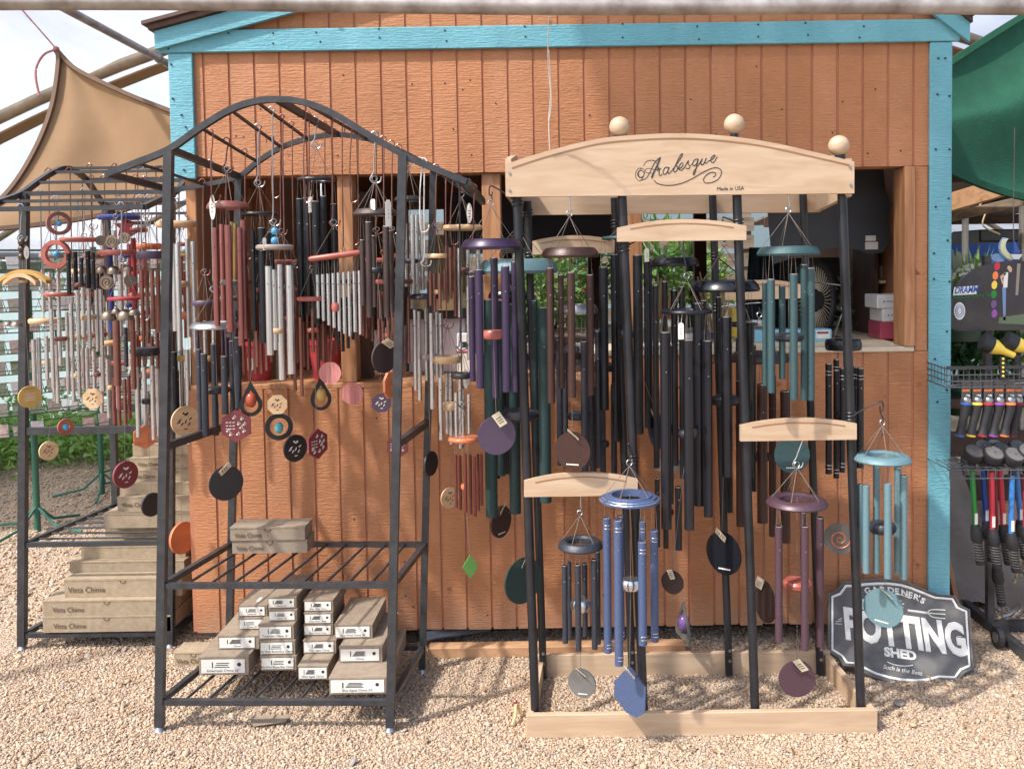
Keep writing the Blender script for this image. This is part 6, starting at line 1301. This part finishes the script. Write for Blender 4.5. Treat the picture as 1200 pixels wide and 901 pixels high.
fl2('moon_rim', o_ + i_, 'skyblue_print'); o2 = [(1191 - 19 * math.cos(t), 290 + 15.5 * math.sin(t)) for t in np.linspace(-.7, 1.3, 12)]; fl2('moon', o2 + i_, 'pale_yellow', 3.894, .006)
fl2('cloud', ell(1170, 302, 9, 5, 16), 'skyblue_print', 3.91); fl2('sail', [(1188, 281), (1195.5, 296), (1188, 297)], 'blue_plastic', 3.88); fl2('hull', [(1184, 298), (1198, 298), (1194, 304), (1187, 304)], 'shirt', 3.88)
q = B(); q.tube([P(1188, 298, 3.885), P(1187.5, 262, 3.885), P(1189, 150, 3.885)], .0018, 5); q.build('cord', 'cord', mo)

# ================================================================== plants
def leafy(name, label, c, rx, ry, rz, n, ls, m, cat='plant', group=None, pot=None, droop=.0, thin=.42, flowers=None, seed=1):
    rg = np.random.default_rng(seed); c = Vector(c); t = thing(name, label, cat, (c.x, c.y, c.z - rz), group)
    p = rg.normal(0, 1, (n, 3)); p /= np.linalg.norm(p, axis=1)[:, None]; p *= (rg.random(n) ** .45)[:, None] * np.array([rx, ry, rz]); p *= (1 + .25 * np.sin(p[:, :1] * 9 + p[:, 2:] * 7))
    vs = []; fs = []
    for i in range(n):
        q0 = c + Vector(p[i]); d = Vector(p[i]) + Vector(rg.normal(0, .5, 3) * rx); d.z += .2 * rz - droop; d.normalize()
        sd_ = d.cross(Vector((rg.normal(), rg.normal(), rg.normal() + .6))).normalized(); l_ = ls * rg.uniform(.6, 1.4); w_ = l_ * thin; nn = d.cross(sd_); o = len(vs)
        vs += [q0, q0 + d * l_ * .45 + sd_ * w_ * .5 + nn * .06 * l_, q0 + d * l_, q0 + d * l_ * .45 - sd_ * w_ * .5 + nn * .06 * l_]; fs += [(o, o+1, o+2), (o, o+2, o+3)]
    mkobj('foliage', vs, fs, m, t)
    q = B()
    for k in range(7): e = c + Vector((rg.uniform(-.6, .6) * rx, rg.uniform(-.6, .6) * ry, rg.uniform(-.2, .5) * rz)); q.tube([c - Vector((0, 0, rz)), c.lerp(e, .4) - Vector((0, 0, rz * .3)), e], [.008, .006, .003], 5)
    q.build('stems', 'leaf_c', t)
    if flowers:
        fm, fn = flowers; vs = []; fs = []
        for i in range(fn):
            v = Vector(rg.normal(0, 1, 3)).normalized(); q0 = c + Vector((v.x * rx, v.y * ry, abs(v.z) * rz)); o = len(vs)
            for k in range(6): a = k * math.pi / 3; vs.append(q0 + Vector((math.cos(a) * ls * .24, -.01, math.sin(a) * ls * .24)))
            fs.append(tuple(range(o, o + 6)))
        mkobj('flowers', vs, fs, fm, t)['kind'] = 'stuff'
    if pot:
        pm, pr = pot; zb = c.z - rz; q = B(); q.lathe((c.x, c.y, zb - pr * 1.3), [(.0004, 0), (pr * .72, 0), (pr, pr * 1.2), (pr * 1.08, pr * 1.2), (pr * 1.08, pr * 1.45), (pr * .9, pr * 1.45), (.0004, pr * 1.3)], 18); q.build('pot', pm, t, True)
    return t
def spiky(name, label, c, n, l_, w_, m, spread=.8, seed=1, cat='plant', group=None, pot=None):
    rg = np.random.default_rng(seed); c = Vector(c); t = thing(name, label, cat, c, group); vs = []; fs = []
    for i in range(n):
        a = rg.uniform(0, 6.283); tl = rg.uniform(.1, spread); d = Vector((math.cos(a) * math.sin(tl), math.sin(a) * math.sin(tl), math.cos(tl))); sd_ = d.cross(Vector((0, 0, 1))).normalized(); ll = l_ * rg.uniform(.6, 1.1); o = len(vs)
        for k in range(5):
            f_ = k / 4; p = c + d * ll * f_ - Vector((0, 0, .35 * ll * f_ * f_ * math.sin(tl))); w2 = w_ * (.4 + 1.4 * f_ - 1.75 * f_ * f_); vs += [p + sd_ * w2, p - sd_ * w2]
        for k in range(4): fs.append((o+2*k, o+2*k+1, o+2*k+3, o+2*k+2))
    mkobj('blades', vs, fs, m, t)
    if pot: pm, pr = pot; q = B(); q.lathe((c.x, c.y, c.z - pr * 1.4), [(.0004, 0), (pr * .72, 0), (pr, pr * 1.2), (pr * 1.08, pr * 1.2), (pr * 1.08, pr * 1.45), (.0004, pr * 1.3)], 18); q.build('pot', pm, t, True)
    return t
spiky('pale_palm', 'pale grey-green palm plant right of the turquoise corner board', P(1124, 345, 4.8) - Vector((0, 0, .05)), 44, .34, .022, 'leaf_pale', .7, 5, pot=('green_pot', .14))
spiky('green_palm', 'bright green palm with narrow leaves behind the half-round sign', P(1143, 335, 4.95) - Vector((0, 0, .05)), 46, .3, .016, 'leaf_b', .9, 6, pot=('terracotta', .14))
leafy('white_flower_plant', 'white flowering plant behind the top of the half-round sign', P(1143, 328, 4.62), .11, .1, .08, 220, .04, 'leaf_b', flowers=('flower_white', 70), pot=('green_pot', .1), seed=8)
leafy('leafy_plant', 'dark leafy plant under the half-round sign by the corner board', P(1126, 400, 5.1), .24, .2, .26, 420, .09, 'leaf_c', pot=('green_pot', .12), seed=9)
leafy('leafy_plant', 'yellow-green broad-leaved plant under the half-round sign', P(1165, 395, 5.2), .3, .2, .25, 420, .11, 'leaf_a', pot=('terracotta', .12), seed=10)
leafy('leafy_plant', 'leafy plant at the right picture edge beneath the half-round sign', P(1205, 396, 5.1), .25, .2, .25, 360, .1, 'leaf_b', pot=('green_pot', .12), seed=11)
# ground cover by the seed racks
def hedge():
    rg = np.random.default_rng(21); vs = []; fs = []
    for i in range(9000):
        y = rg.uniform(5.6, 8.6); x = -4.9 + rg.normal(0, .28) + .12 * math.sin(y * 3); 
        if rg.random() < .45: x = rg.uniform(-4.9, -2.9); y = 7.75 + rg.normal(0, .26)
        z = abs(rg.normal(0, .17)) + .02; q0 = Vector((x, y, z)); d = Vector((rg.normal(), rg.normal(), rg.uniform(.1, 1.1))).normalized(); sd_ = d.cross(Vector(rg.normal(0, 1, 3))).normalized(); l_ = rg.uniform(.04, .10); o = len(vs)
        vs += [q0, q0 + d * l_ * .5 + sd_ * l_ * .24, q0 + d * l_, q0 + d * l_ * .5 - sd_ * l_ * .24]; fs.append((o, o+1, o+2, o+3))
    o = mkobj('ground_cover', vs, fs, 'leaf_b'); o['kind'] = 'stuff'; o['label'] = 'green leafy ground cover behind the seed racks'; o['category'] = 'ground cover'
hedge()
# plants seen through the hatch
GP = 'plants seen through the hatch'
for i, (px, py, d, rx, rz, m, lb) in enumerate([(612, 330, 7.0, .28, .3, 'leaf_b', 'light green plant seen through the hatch left of the first pole'), (650, 345, 7.4, .35, .3, 'leaf_a', 'leafy green plant seen through the hatch behind the brown chime'), (690, 320, 7.8, .3, .35, 'leaf_c', 'dark green plant seen through the hatch under the small left cross board'), (775, 305, 7.2, .3, .3, 'leaf_a', 'fern-like plant seen through the hatch right of the wood post'), (812, 330, 7.6, .3, .25, 'leaf_b', 'bright plant in the hatch above the thin wire ring'), (1000, 370, 4.75, .12, .2, 'leaf_pale', 'pale plant on the inner ledge right of the fan')]):
    leafy('hatch_plant', lb, P(px, py, d), rx, .2, rz, 420, .1 if d > 6 else .05, m, group=GP, pot=('terracotta' if i % 2 else 'green_pot', .13 if d > 6 else .06), seed=30 + i, flowers=('flower_mix', 12) if i == 1 else None)
spiky('spider_plant', 'spider plant in a green hanging pot seen through the hatch', P(810, 305, 6.6), 40, .26, .008, 'leaf_b', 1.6, 40, group=GP, pot=('green_pot', .06))
spiky('spider_plant', 'small spider plant beside the dark sheet on the inner shelf', P(1003, 322, 5.0), 36, .16, .007, 'leaf_a', 1.6, 41, group=GP, pot=('green_pot', .05))
t = thing('hatch_fence', 'weathered horizontal slat fence far behind the shed', 'fence', (1.0, 8.6, 0))
for k in range(11): box('slat', (-1.6, 8.6, .2 + .17 * k), (2.0, 8.62, .33 + .17 * k), grey_w, t)
for x in (-1.5, .2, 1.9): box('post', (x, 8.63, 0), (x + .08, 8.71, 2.1), grey_w, t)
t = thing('rear_bench', 'plant bench standing behind the shed', 'bench', (.4, 7.2, 0)); box('bench_top', (-1.2, 6.7, 1.02), (1.9, 8.2, 1.06), grey_w, t)
for x in (-1.1, 1.8): box('leg', (x, 6.75, 0), (x + .07, 6.82, 1.02), grey_w, t); box('leg', (x, 8.1, 0), (x + .07, 8.17, 1.02), grey_w, t)

# ================================================================== things inside the hatch
SZ1, SZ2 = ZS1 + .02, ZS2 + .02
# big dark scalloped sheet at the right
dk = thing('dark_scalloped_sheet', 'large dark grey scalloped plastic sheet hanging inside the hatch at the right', 'sheet', P(985, 300, 4.1))
ol = [(895, 190), (1034, 190), (1037, 225), (1043, 240), (1038, 255), (1042, 270), (1041, 285), (1034, 296), (1020, 298), (1005, 293), (985, 290), (960, 294), (930, 302), (905, 310)]
ps = [P(x, y, 4.1) for x, y in ol]; q = B(); q.prism([(p.x, p.z) for p in ps][::-1], (0, 4.1, 0), UX, UZ, .012); sh_ = q.build('sheet', 'dark_sheet', dk)
for x0, y0, x1_, y1_ in ((1015, 276, 1027, 282.5), (1014.5, 283.5, 1029.5, 292.5)): a, b = P(x0, y1_, 4.085), P(x1_, y0, 4.085); q = B(); q.box((a.x, 4.091, a.z), (b.x, 4.0935, b.z)); q.build('label', 'tag_paper', sh_)
# floor fan
fan = thing('round_fan', 'black round fan with a wire grille standing on the hatch counter', 'fan', P(965, 400, 4.25))
fc = P(953, 352, 4.25); Rf = 36 * 4.25 / F; fu = Vector((.8, .6, 0)); q = B()
ring = [fc + fu * (Rf * math.cos(a)) + UZ * (Rf * 1.25 * math.sin(a)) for a in np.linspace(0, 2 * math.pi, 37)]; q.tube(ring, .022, 10, False); q.build('housing', 'fan_black', fan, True)
for k in range(44): a = 2 * math.pi * k / 44; q = B(); d_ = fu * math.cos(a) + UZ * 1.25 * math.sin(a); q.tube([fc + d_ * Rf * .3 + Vector((0, -.03, 0)), fc + d_ * Rf * .65 + Vector((0, -.035, 0)), fc + d_ * Rf], .0026, 5); q.build('grille_wire', 'pale_sill', fan, True)
for k in range(4): a = .4 + k * math.pi / 2; q = B(); d1 = fu * math.cos(a) + UZ * math.sin(a); d2 = fu * math.cos(a + .8) + UZ * math.sin(a + .8); q.add([fc + d1 * .02, fc + d1 * Rf * .85, fc + d2 * Rf * .85 + Vector((0, .04, 0)), fc + d2 * .02], [(0, 1, 2, 3)]); q.build('blade', 'rubber', fan)
q = B(); q.prism(circle(Rf * .3, 18), fc + Vector((0, -.02, 0)), fu, UZ, .05); q.build('hub', 'fan_black', fan, True)
box('fan_foot', (fc.x - .12, 4.17, SZ2), (fc.x + .12, 4.35, fc.z - Rf * 1.2), 'fan_black', fan)
# counter that carries them
ct = thing('hatch_counter', 'pale timber counter running along the inside of the hatch', 'counter', (.9, 4.4, 0))
box('counter_top', (XSTEP + .02, WY + .43, ZS2 - .012), (XR - .06, 5.0, ZS2 + .018), 'pale_sill', ct, .003)
box('counter_top', (XL + .06, WY + .33, ZS1 - .012), (XSTEP, 4.25, ZS1 + .018), 'stud_wood', ct, .003)
for x in (-1.35, -.6, .15, .3, .95, 1.5): box('leg', (x, 4.1, Z0), (x + .06, 4.16, ZS1 - .013), dark_w, ct)
# right: shelf unit, white and blue boxes, pink container
su_ = thing('shelf_unit', 'dark shelf unit at the right end of the hatch counter', 'shelf unit', P(1040, 410, 4.35)); xa, xb = P(1020, 350, 4.35).x, P(1090, 350, 4.35).x
box('side_panel', (xa, 4.3, SZ2), (xa + .02, 4.6, 1.95), dark_w, su_); zsf = P(1040, 332, 4.3).z; box('shelf_board', (xa + .021, 4.27, zsf), (min(xb, XR - .04), 4.6, zsf + .015), 'bag_cloth', su_); box('back_panel', (xa + .021, 4.58, SZ2), (min(xb, XR - .04), 4.6, 1.95), dark_w, su_)
def simple_box(name, label, cat, px0, px1, py0, py1, d, dep, m, z0=None, extra=None, grp=None):
    a, b = P(px0, py1, d), P(px1, py0, d); z0 = a.z if z0 is None else z0; t = thing(name, label, cat, ((a.x + b.x) / 2, d + dep / 2, z0), grp)
    box('body', (a.x, d, z0), (b.x, d + dep, z0 + b.z - a.z), m, t, .004)
    if extra: extra(t, a, b, d, z0)
    return z0 + b.z - a.z
def bluetri(t, a, b, d, z0):
    w_, h = b.x - a.x, b.z - a.z; q = B(); q.prism([(a.x + w_*.68, z0 + h), (a.x + w_, z0 + h*.15), (a.x + w_, z0 + h)], (0, d - .001, 0), UX, UZ, .001); q.build('blue_print', 'box_blue', t)
    q = B(); q.prism([(a.x + w_*.15, z0 + h*.45), (a.x + w_*.2, z0 + h*.45), (a.x + w_*.18, z0 + h*.6)], (0, d - .001, 0), UX, UZ, .001); q.build('print', 'blue_plastic', t); q = B(); q.box((a.x + w_*.24, d - .0012, z0 + h*.48), (a.x + w_*.55, d - .0004, z0 + h*.54)); q.build('print', 'steel', t)
z = simple_box('storage_box', 'pink plastic container with a white sticker at the bottom of the pile in the hatch', 'container', 1032, 1068, 381, 402, 4.02, .16, 'pink_plastic', SZ2, lambda t, a, b, d, z0: box('sticker', (a.x + .06, d - .0015, z0 + .01), (a.x + .1, d - .0005, z0 + .03), 'tag_paper', t))
z = simple_box('paper_box', 'lower white and blue paper box in the hatch pile', 'box', 1034, 1074, 364, 380, 4.02, .16, 'white_plastic', z + .001, bluetri); simple_box('paper_box', 'upper white and blue paper box in the hatch pile', 'box', 1028, 1072, 346, 363, 4.02, .16, 'white_plastic', z + .001, bluetri)
a = P(1040, 325, 4.33)
for k in range(4): simple_box('plastic_bag', 'clear packet standing on the dark shelf, number %s from the left' % ('one', 'two', 'three', 'four')[k], 'packet', 1031 + 8 * k, 1038 + 8 * k, 314 + k, 331, 4.34, .05, ('greywood', 'steel', 'sign_black', 'greywood')[k], zsf + .0155, None, 'packets on the dark shelf')
simple_box('blue_carton', 'light blue carton with printed label on the counter behind the teal chime', 'carton', 885, 975, 386, 402, 3.96, .1, 'ltblue_box', SZ2, lambda t, a, b, d, z0: [box('label', (a.x + .27, d - .0015, z0 + .015), (a.x + .33, d - .0005, z0 + .05), 'tag_paper', t), box('print', (a.x + .275, d - .0025, z0 + .036), (a.x + .325, d - .0016, z0 + .045), 'maroon', t)])
simple_box('yellow_carton', 'narrow yellow carton standing upright behind the black tubes', 'carton', 858, 865, 370, 405, 4.25, .1, 'yellow_plastic', SZ2)
tag(box('dark_screen', (P(905, 300, 4.8).x, 4.8, SZ2), (P(990, 300, 4.8).x, 4.83, P(950, 302, 4.8).z), 'black_paint'), 'dark panel standing behind the fan', 'panel')
# teal cover hanging by the third pole
vs = []; fs = []
for j in range(9):
    for i in range(13): u, v = i / 12, j / 8; p = P(878 + 34 * u + (u - .5) * 12 * v, 290 + 85 * v, 4.6 + .04 * math.sin(u * 14)); vs.append(p)
for j in range(8):
    for i in range(12): fs.append((j*13+i, (j+1)*13+i, (j+1)*13+i+1, j*13+i+1))
mat('teal_cloth', (40, 66, 78), .75, 0, .15); tag(mkobj('teal_cover', vs, fs, 'teal_cloth', None, True), 'dark teal cloth cover hanging in folds behind the third pole', 'cloth')
# bundles of reeds
for i, (px, py) in enumerate(((772, 352), (838, 352))):
    rg = random.Random(i); t = thing('reed_bundle', ('bundle of dry reeds behind the left black tubes', 'bundle of dry reeds fanning out right of the wire ring')[i], 'reeds', P(px, 400, 4.6), 'reed bundles'); b0 = P(px, 402, 4.6)
    for k in range(22): q = B(); e = P(px + rg.uniform(-22, 22) * (1 if i else .8), rg.uniform(318, 345), 4.6 + rg.uniform(-.05, .05)); q.tube([b0 + Vector((rg.uniform(-.02, .02), 0, 0)), e], .004, 5); q.build('reed', 'bag_cloth', t)
# coiled hose on the hatch centre, cable coil at the left
def coil(name, label, c, r_, n, rt, m, tilt, sy=1.0):
    q = B(); c = Vector(c); pts = []
    for k in range(n * 20 + 1): a = k * 2 * math.pi / 20; rr_ = r_ * (1 - .02 * (k // 20)); pts.append(c + Vector((rr_ * math.cos(a), rr_ * math.sin(a) * math.cos(tilt) + .004 * (k / 20), rr_ * sy * math.sin(a) * math.sin(tilt) + .006 * (k / 20))))
    q.tube(pts, rt, 7); return tag(q.build(name, m, None, True), label, 'coil')
coil('hose_coil', 'grey hose coil lying on the counter behind the black tubes', P(812, 396, 4.2), .11, 4, .007, 'steel', .0)
cc = P(432, 402, 3.95)
coil('cable_coil', 'black cable coil hanging in the hatch behind the dark brown sail', cc, .11, 7, .005, 'rubber', 1.45, 1.15)
simple_box('white_carton', 'white carton with small blue marks behind the cable coil', 'carton', 424, 448, 400, 447, 4.05, .16, 'white_plastic', SZ1, lambda t, a, b, d, z0: [box('seam', (a.x, d - .0012, z0 + .06 * k), (b.x, d - .0004, z0 + .06 * k + .003), 'steel', t) for k in (1, 2)])
simple_box('white_carton', 'tall white carton beside the rack post in the hatch', 'carton', 449, 474, 395, 447, 4.06, .16, 'white_plastic', SZ1)
mat('lilac_plastic', (196, 186, 196), .4); simple_box('lilac_bin', 'large pale lilac bin behind the silver tubes at the hatch sill', 'bin', 480, 545, 374, 450, 4.02, .22, 'lilac_plastic', SZ1)
tag(box('bin_rim', (P(476, 374, 4.0).x, 4.0, P(500, 374, 4.0).z), (P(546, 374, 4.0).x, 4.26, P(500, 362, 4.0).z), 'rubber'), 'black tray on top of the lilac bin', 'tray')
q = B(); q.lathe(P(522, 362, 4.12), [(.0004, .0), (.15, .0), (.145, .04), (.1, .07), (.03, .085), (.0004, .085)], 20); tag(q.build('tan_cushion', 'bag_cloth', None, True), 'tan folded cloth lying on the black tray', 'cloth')
# red pots
for i, (px, lb) in enumerate(((303, 'red pot with a picture label on the left sill'), (383, 'plain red pot on the sill beside the hatch post'))):
    p = P(px, 452, 3.86); t = thing('red_pot', lb, 'pot', (p.x, 3.86, SZ1), 'red pots on the sill'); r_ = .062 if i == 0 else .068; q = B(); q.lathe((p.x, 3.86, SZ1), [(.0004, 0), (r_ * .8, 0), (r_ * 1.08, .15), (r_ * 1.16, .15), (r_ * 1.16, .17), (r_ * 1.0, .17), (r_ * .95, .14), (.0004, .13)], 24); q.build('pot', 'red_pot', t, True)
    if i == 0: box('sticker', (p.x - .02, 3.86 - .074, SZ1 + .05), (p.x + .004, 3.86 - .070, SZ1 + .10), 'tag_paper', t)
p = P(300, 396, 3.86); leafy('potted_succulent', 'small blue-green plant growing in the labelled red pot', P(302, 396, 3.86), .04, .04, .035, 60, .03, 'leaf_c', seed=55)
p = P(432, 445, 3.9); q = B(); q.tube(spline([P(418, 447, 3.9), P(422, 432, 3.9), P(430, 440, 3.9), P(436, 449, 3.88)], 5), .008, 6); tag(q.build('blue_strap', 'box_blue', None, True), 'crumpled blue strap on the sill beside the cable coil', 'strap')
simple_box('white_kit', 'white and red kit box on the sill right of the lilac bin', 'box', 536, 556, 402, 428, 3.98, .1, 'white_plastic', SZ1 + .08, lambda t, a, b, d, z0: [box('stripe', (a.x, d - .0015, z0 + .01), (b.x, d - .0005, z0 + .02), 'red_alu', t), box('window', (a.x + .02, d - .0015, z0 + .035), (b.x - .01, d - .0005, z0 + .06), 'rubber', t)])
simple_box('kit_stand', 'red and white carton under the white kit box', 'carton', 536, 560, 429, 452, 3.98, .1, 'tag_paper', SZ1)
# navy panel, yellow item
tag(box('navy_panel', (P(520, 260, 5.0).x, 5.0, P(600, 291, 5.0).z), (P(728, 260, 5.0).x, 5.03, P(600, 225, 5.0).z), 'navy_panel'), 'dark navy panel hanging inside the hatch behind the brown chime', 'panel')
tag(box('white_rail', (P(520, 260, 5.0).x, 4.98, P(600, 297, 5.0).z), (P(728, 260, 5.0).x, 5.03, P(600, 292, 5.0).z), 'greywood'), 'pale rail along the bottom of the navy panel', 'rail')
tag(box('mustard_board', (P(508, 260, 5.3).x, 5.3, P(540, 372, 5.3).z), (P(548, 260, 5.3).x, 5.33, P(540, 275, 5.3).z), 'yellow_stone'), 'mustard yellow board inside the hatch behind the copper tubes', 'board')
q = B(); q.lathe(P(228, 420, 4.0) * 1, [(.06, -1.0), (.06, .7)], 16); 
# support under things that stand on the inner floor
box('inner_shelf', (-.55, 4.95, 1.0), (.45, 5.4, 1.03), dark_w, shed)

# ================================================================== seed packet racks at the left
mat('packet_a', (206, 196, 178), .6, 0, .0, 40, rgb2=(150, 140, 120)); mat('packet_b', (222, 214, 204), .6, 0, 0, 45, rgb2=(176, 110, 92)); mat('packet_c', (178, 184, 150), .6, 0, 0, 45, rgb2=(96, 120, 76)); mat('packet_d', (236, 234, 228), .6, 0, 0, 50, rgb2=(196, 190, 186)); mat('green_card', (96, 126, 72), .6)
pk_meshes = []
def packet_mesh(m):
    q = B(); q.bbox((-.034, -.003, 0), (.034, .003, .085), .0012); me = bpy.data.meshes.new('seed_packet'); me.from_pydata([tuple(v) for v in q.v], [], q.f); me.materials.append(MATS[m]); return me
band_me = bpy.data.meshes.new('top_band'); q = B(); q.box((-.0345, -.0038, .066), (.0345, -.003, .0835)); band_me.from_pydata([tuple(v) for v in q.v], [], q.f); band_me.materials.append(MATS['green_card'])
pk_meshes = [packet_mesh(m) for m in ('packet_a', 'packet_b', 'packet_c', 'packet_d')]
rgp = random.Random(5)
def seed_rack(label, px, d, foot_py, w_m, rows, cols, px_off=0, yaw=0.0, lab_side='far left'):
    p = P(px, foot_py, d); bx = p.x; t = thing('seed_rack', label, 'seed rack', (bx, d, 0), 'seed packet racks')
    ca, sa = math.cos(yaw), math.sin(yaw)
    W = lambda x, y, z: Vector((bx + x * ca - y * sa, d + x * sa + y * ca, z))
    ztop = 1.78; q = B(); q.tube([W(0, 0, 0), W(0, 0, ztop)], .019, 12); q.build('pole', 'rack_green', t, True)
    for a in (.5, 2.1, 3.7, 5.3): q = B(); q.tube([W(0, 0, .16), W(.12 * math.cos(a), .12 * math.sin(a), .05), W(.32 * math.cos(a), .32 * math.sin(a), .015)], .009, 8); q.build('foot', 'rack_green', t, True)
    z_lo = .62; zs_ = np.linspace(z_lo, 1.62, rows)
    for z in zs_:
        q = B(); q.tube([W(-w_m/2, -.1, z), W(w_m/2, -.1, z)], .004, 6); q.tube([W(-w_m/2, -.135, z + .028), W(w_m/2, -.135, z + .028)], .003, 6); q.tube([W(-w_m/2, -.1, z), W(-w_m/2, -.135, z + .028)], .003, 5); q.tube([W(w_m/2, -.1, z), W(w_m/2, -.135, z + .028)], .003, 5); q.tube([W(-w_m/2, -.02, z + .07), W(w_m/2, -.02, z + .07)], .003, 5)
        for c in range(cols + 1): x = -w_m/2 + w_m * c / cols; q.tube([W(x, -.02, z + .07), W(x, -.1, z), W(x, -.135, z + .028)], .002, 5)
        q.build('wire_tray', 'rack_green', t)
        for c in range(cols):
            if rgp.random() < .14: continue
            x = -w_m/2 + w_m * (c + .5) / cols; o = bpy.data.objects.new('seed_packet', rgp.choice(pk_meshes)); COL.objects.link(o)
            o.location = W(x, -.105, z + .005); o.rotation_euler = (-.38 + rgp.uniform(-.06, .06), rgp.uniform(-.04, .04), yaw + rgp.uniform(-.08, .08)); s_ = min(1.0, w_m / cols / .072); o.scale = (s_, 1, .93)
            tag(o, 'paper seed packet standing in a wire tray of the %s seed rack' % lab_side, 'seed packet', 'seed packets in the %s rack' % lab_side)
            if rgp.random() < .35: b_ = bpy.data.objects.new('top_band', band_me); COL.objects.link(b_); b_.parent = o
    q = B(); 
    for x in (-w_m/2, w_m/2): q.tube([W(x, -.02, z_lo), W(x, -.02, 1.74)], .007, 6)
    q.tube([W(-w_m/2, -.02, 1.74), W(w_m/2, -.02, 1.74)], .007, 6); q.tube([W(-w_m/2, -.02, z_lo), W(w_m/2, -.02, z_lo)], .007, 6); q.build('back_frame', 'rack_green', t, True)
    return t
seed_rack('green-posted wire seed rack at the picture edge behind the left rack', 42, 5.5, 566, .86, 9, 9, yaw=.75, lab_side='outermost')
seed_rack('green-posted wire seed rack seen between the tubes of the left rack', 118, 6.4, 528, .66, 8, 8, yaw=-.25, lab_side='second')
seed_rack('green-posted wire seed rack behind the copper tubes near the shed', 165, 7.2, 515, .62, 8, 7, yaw=.1, lab_side='innermost')
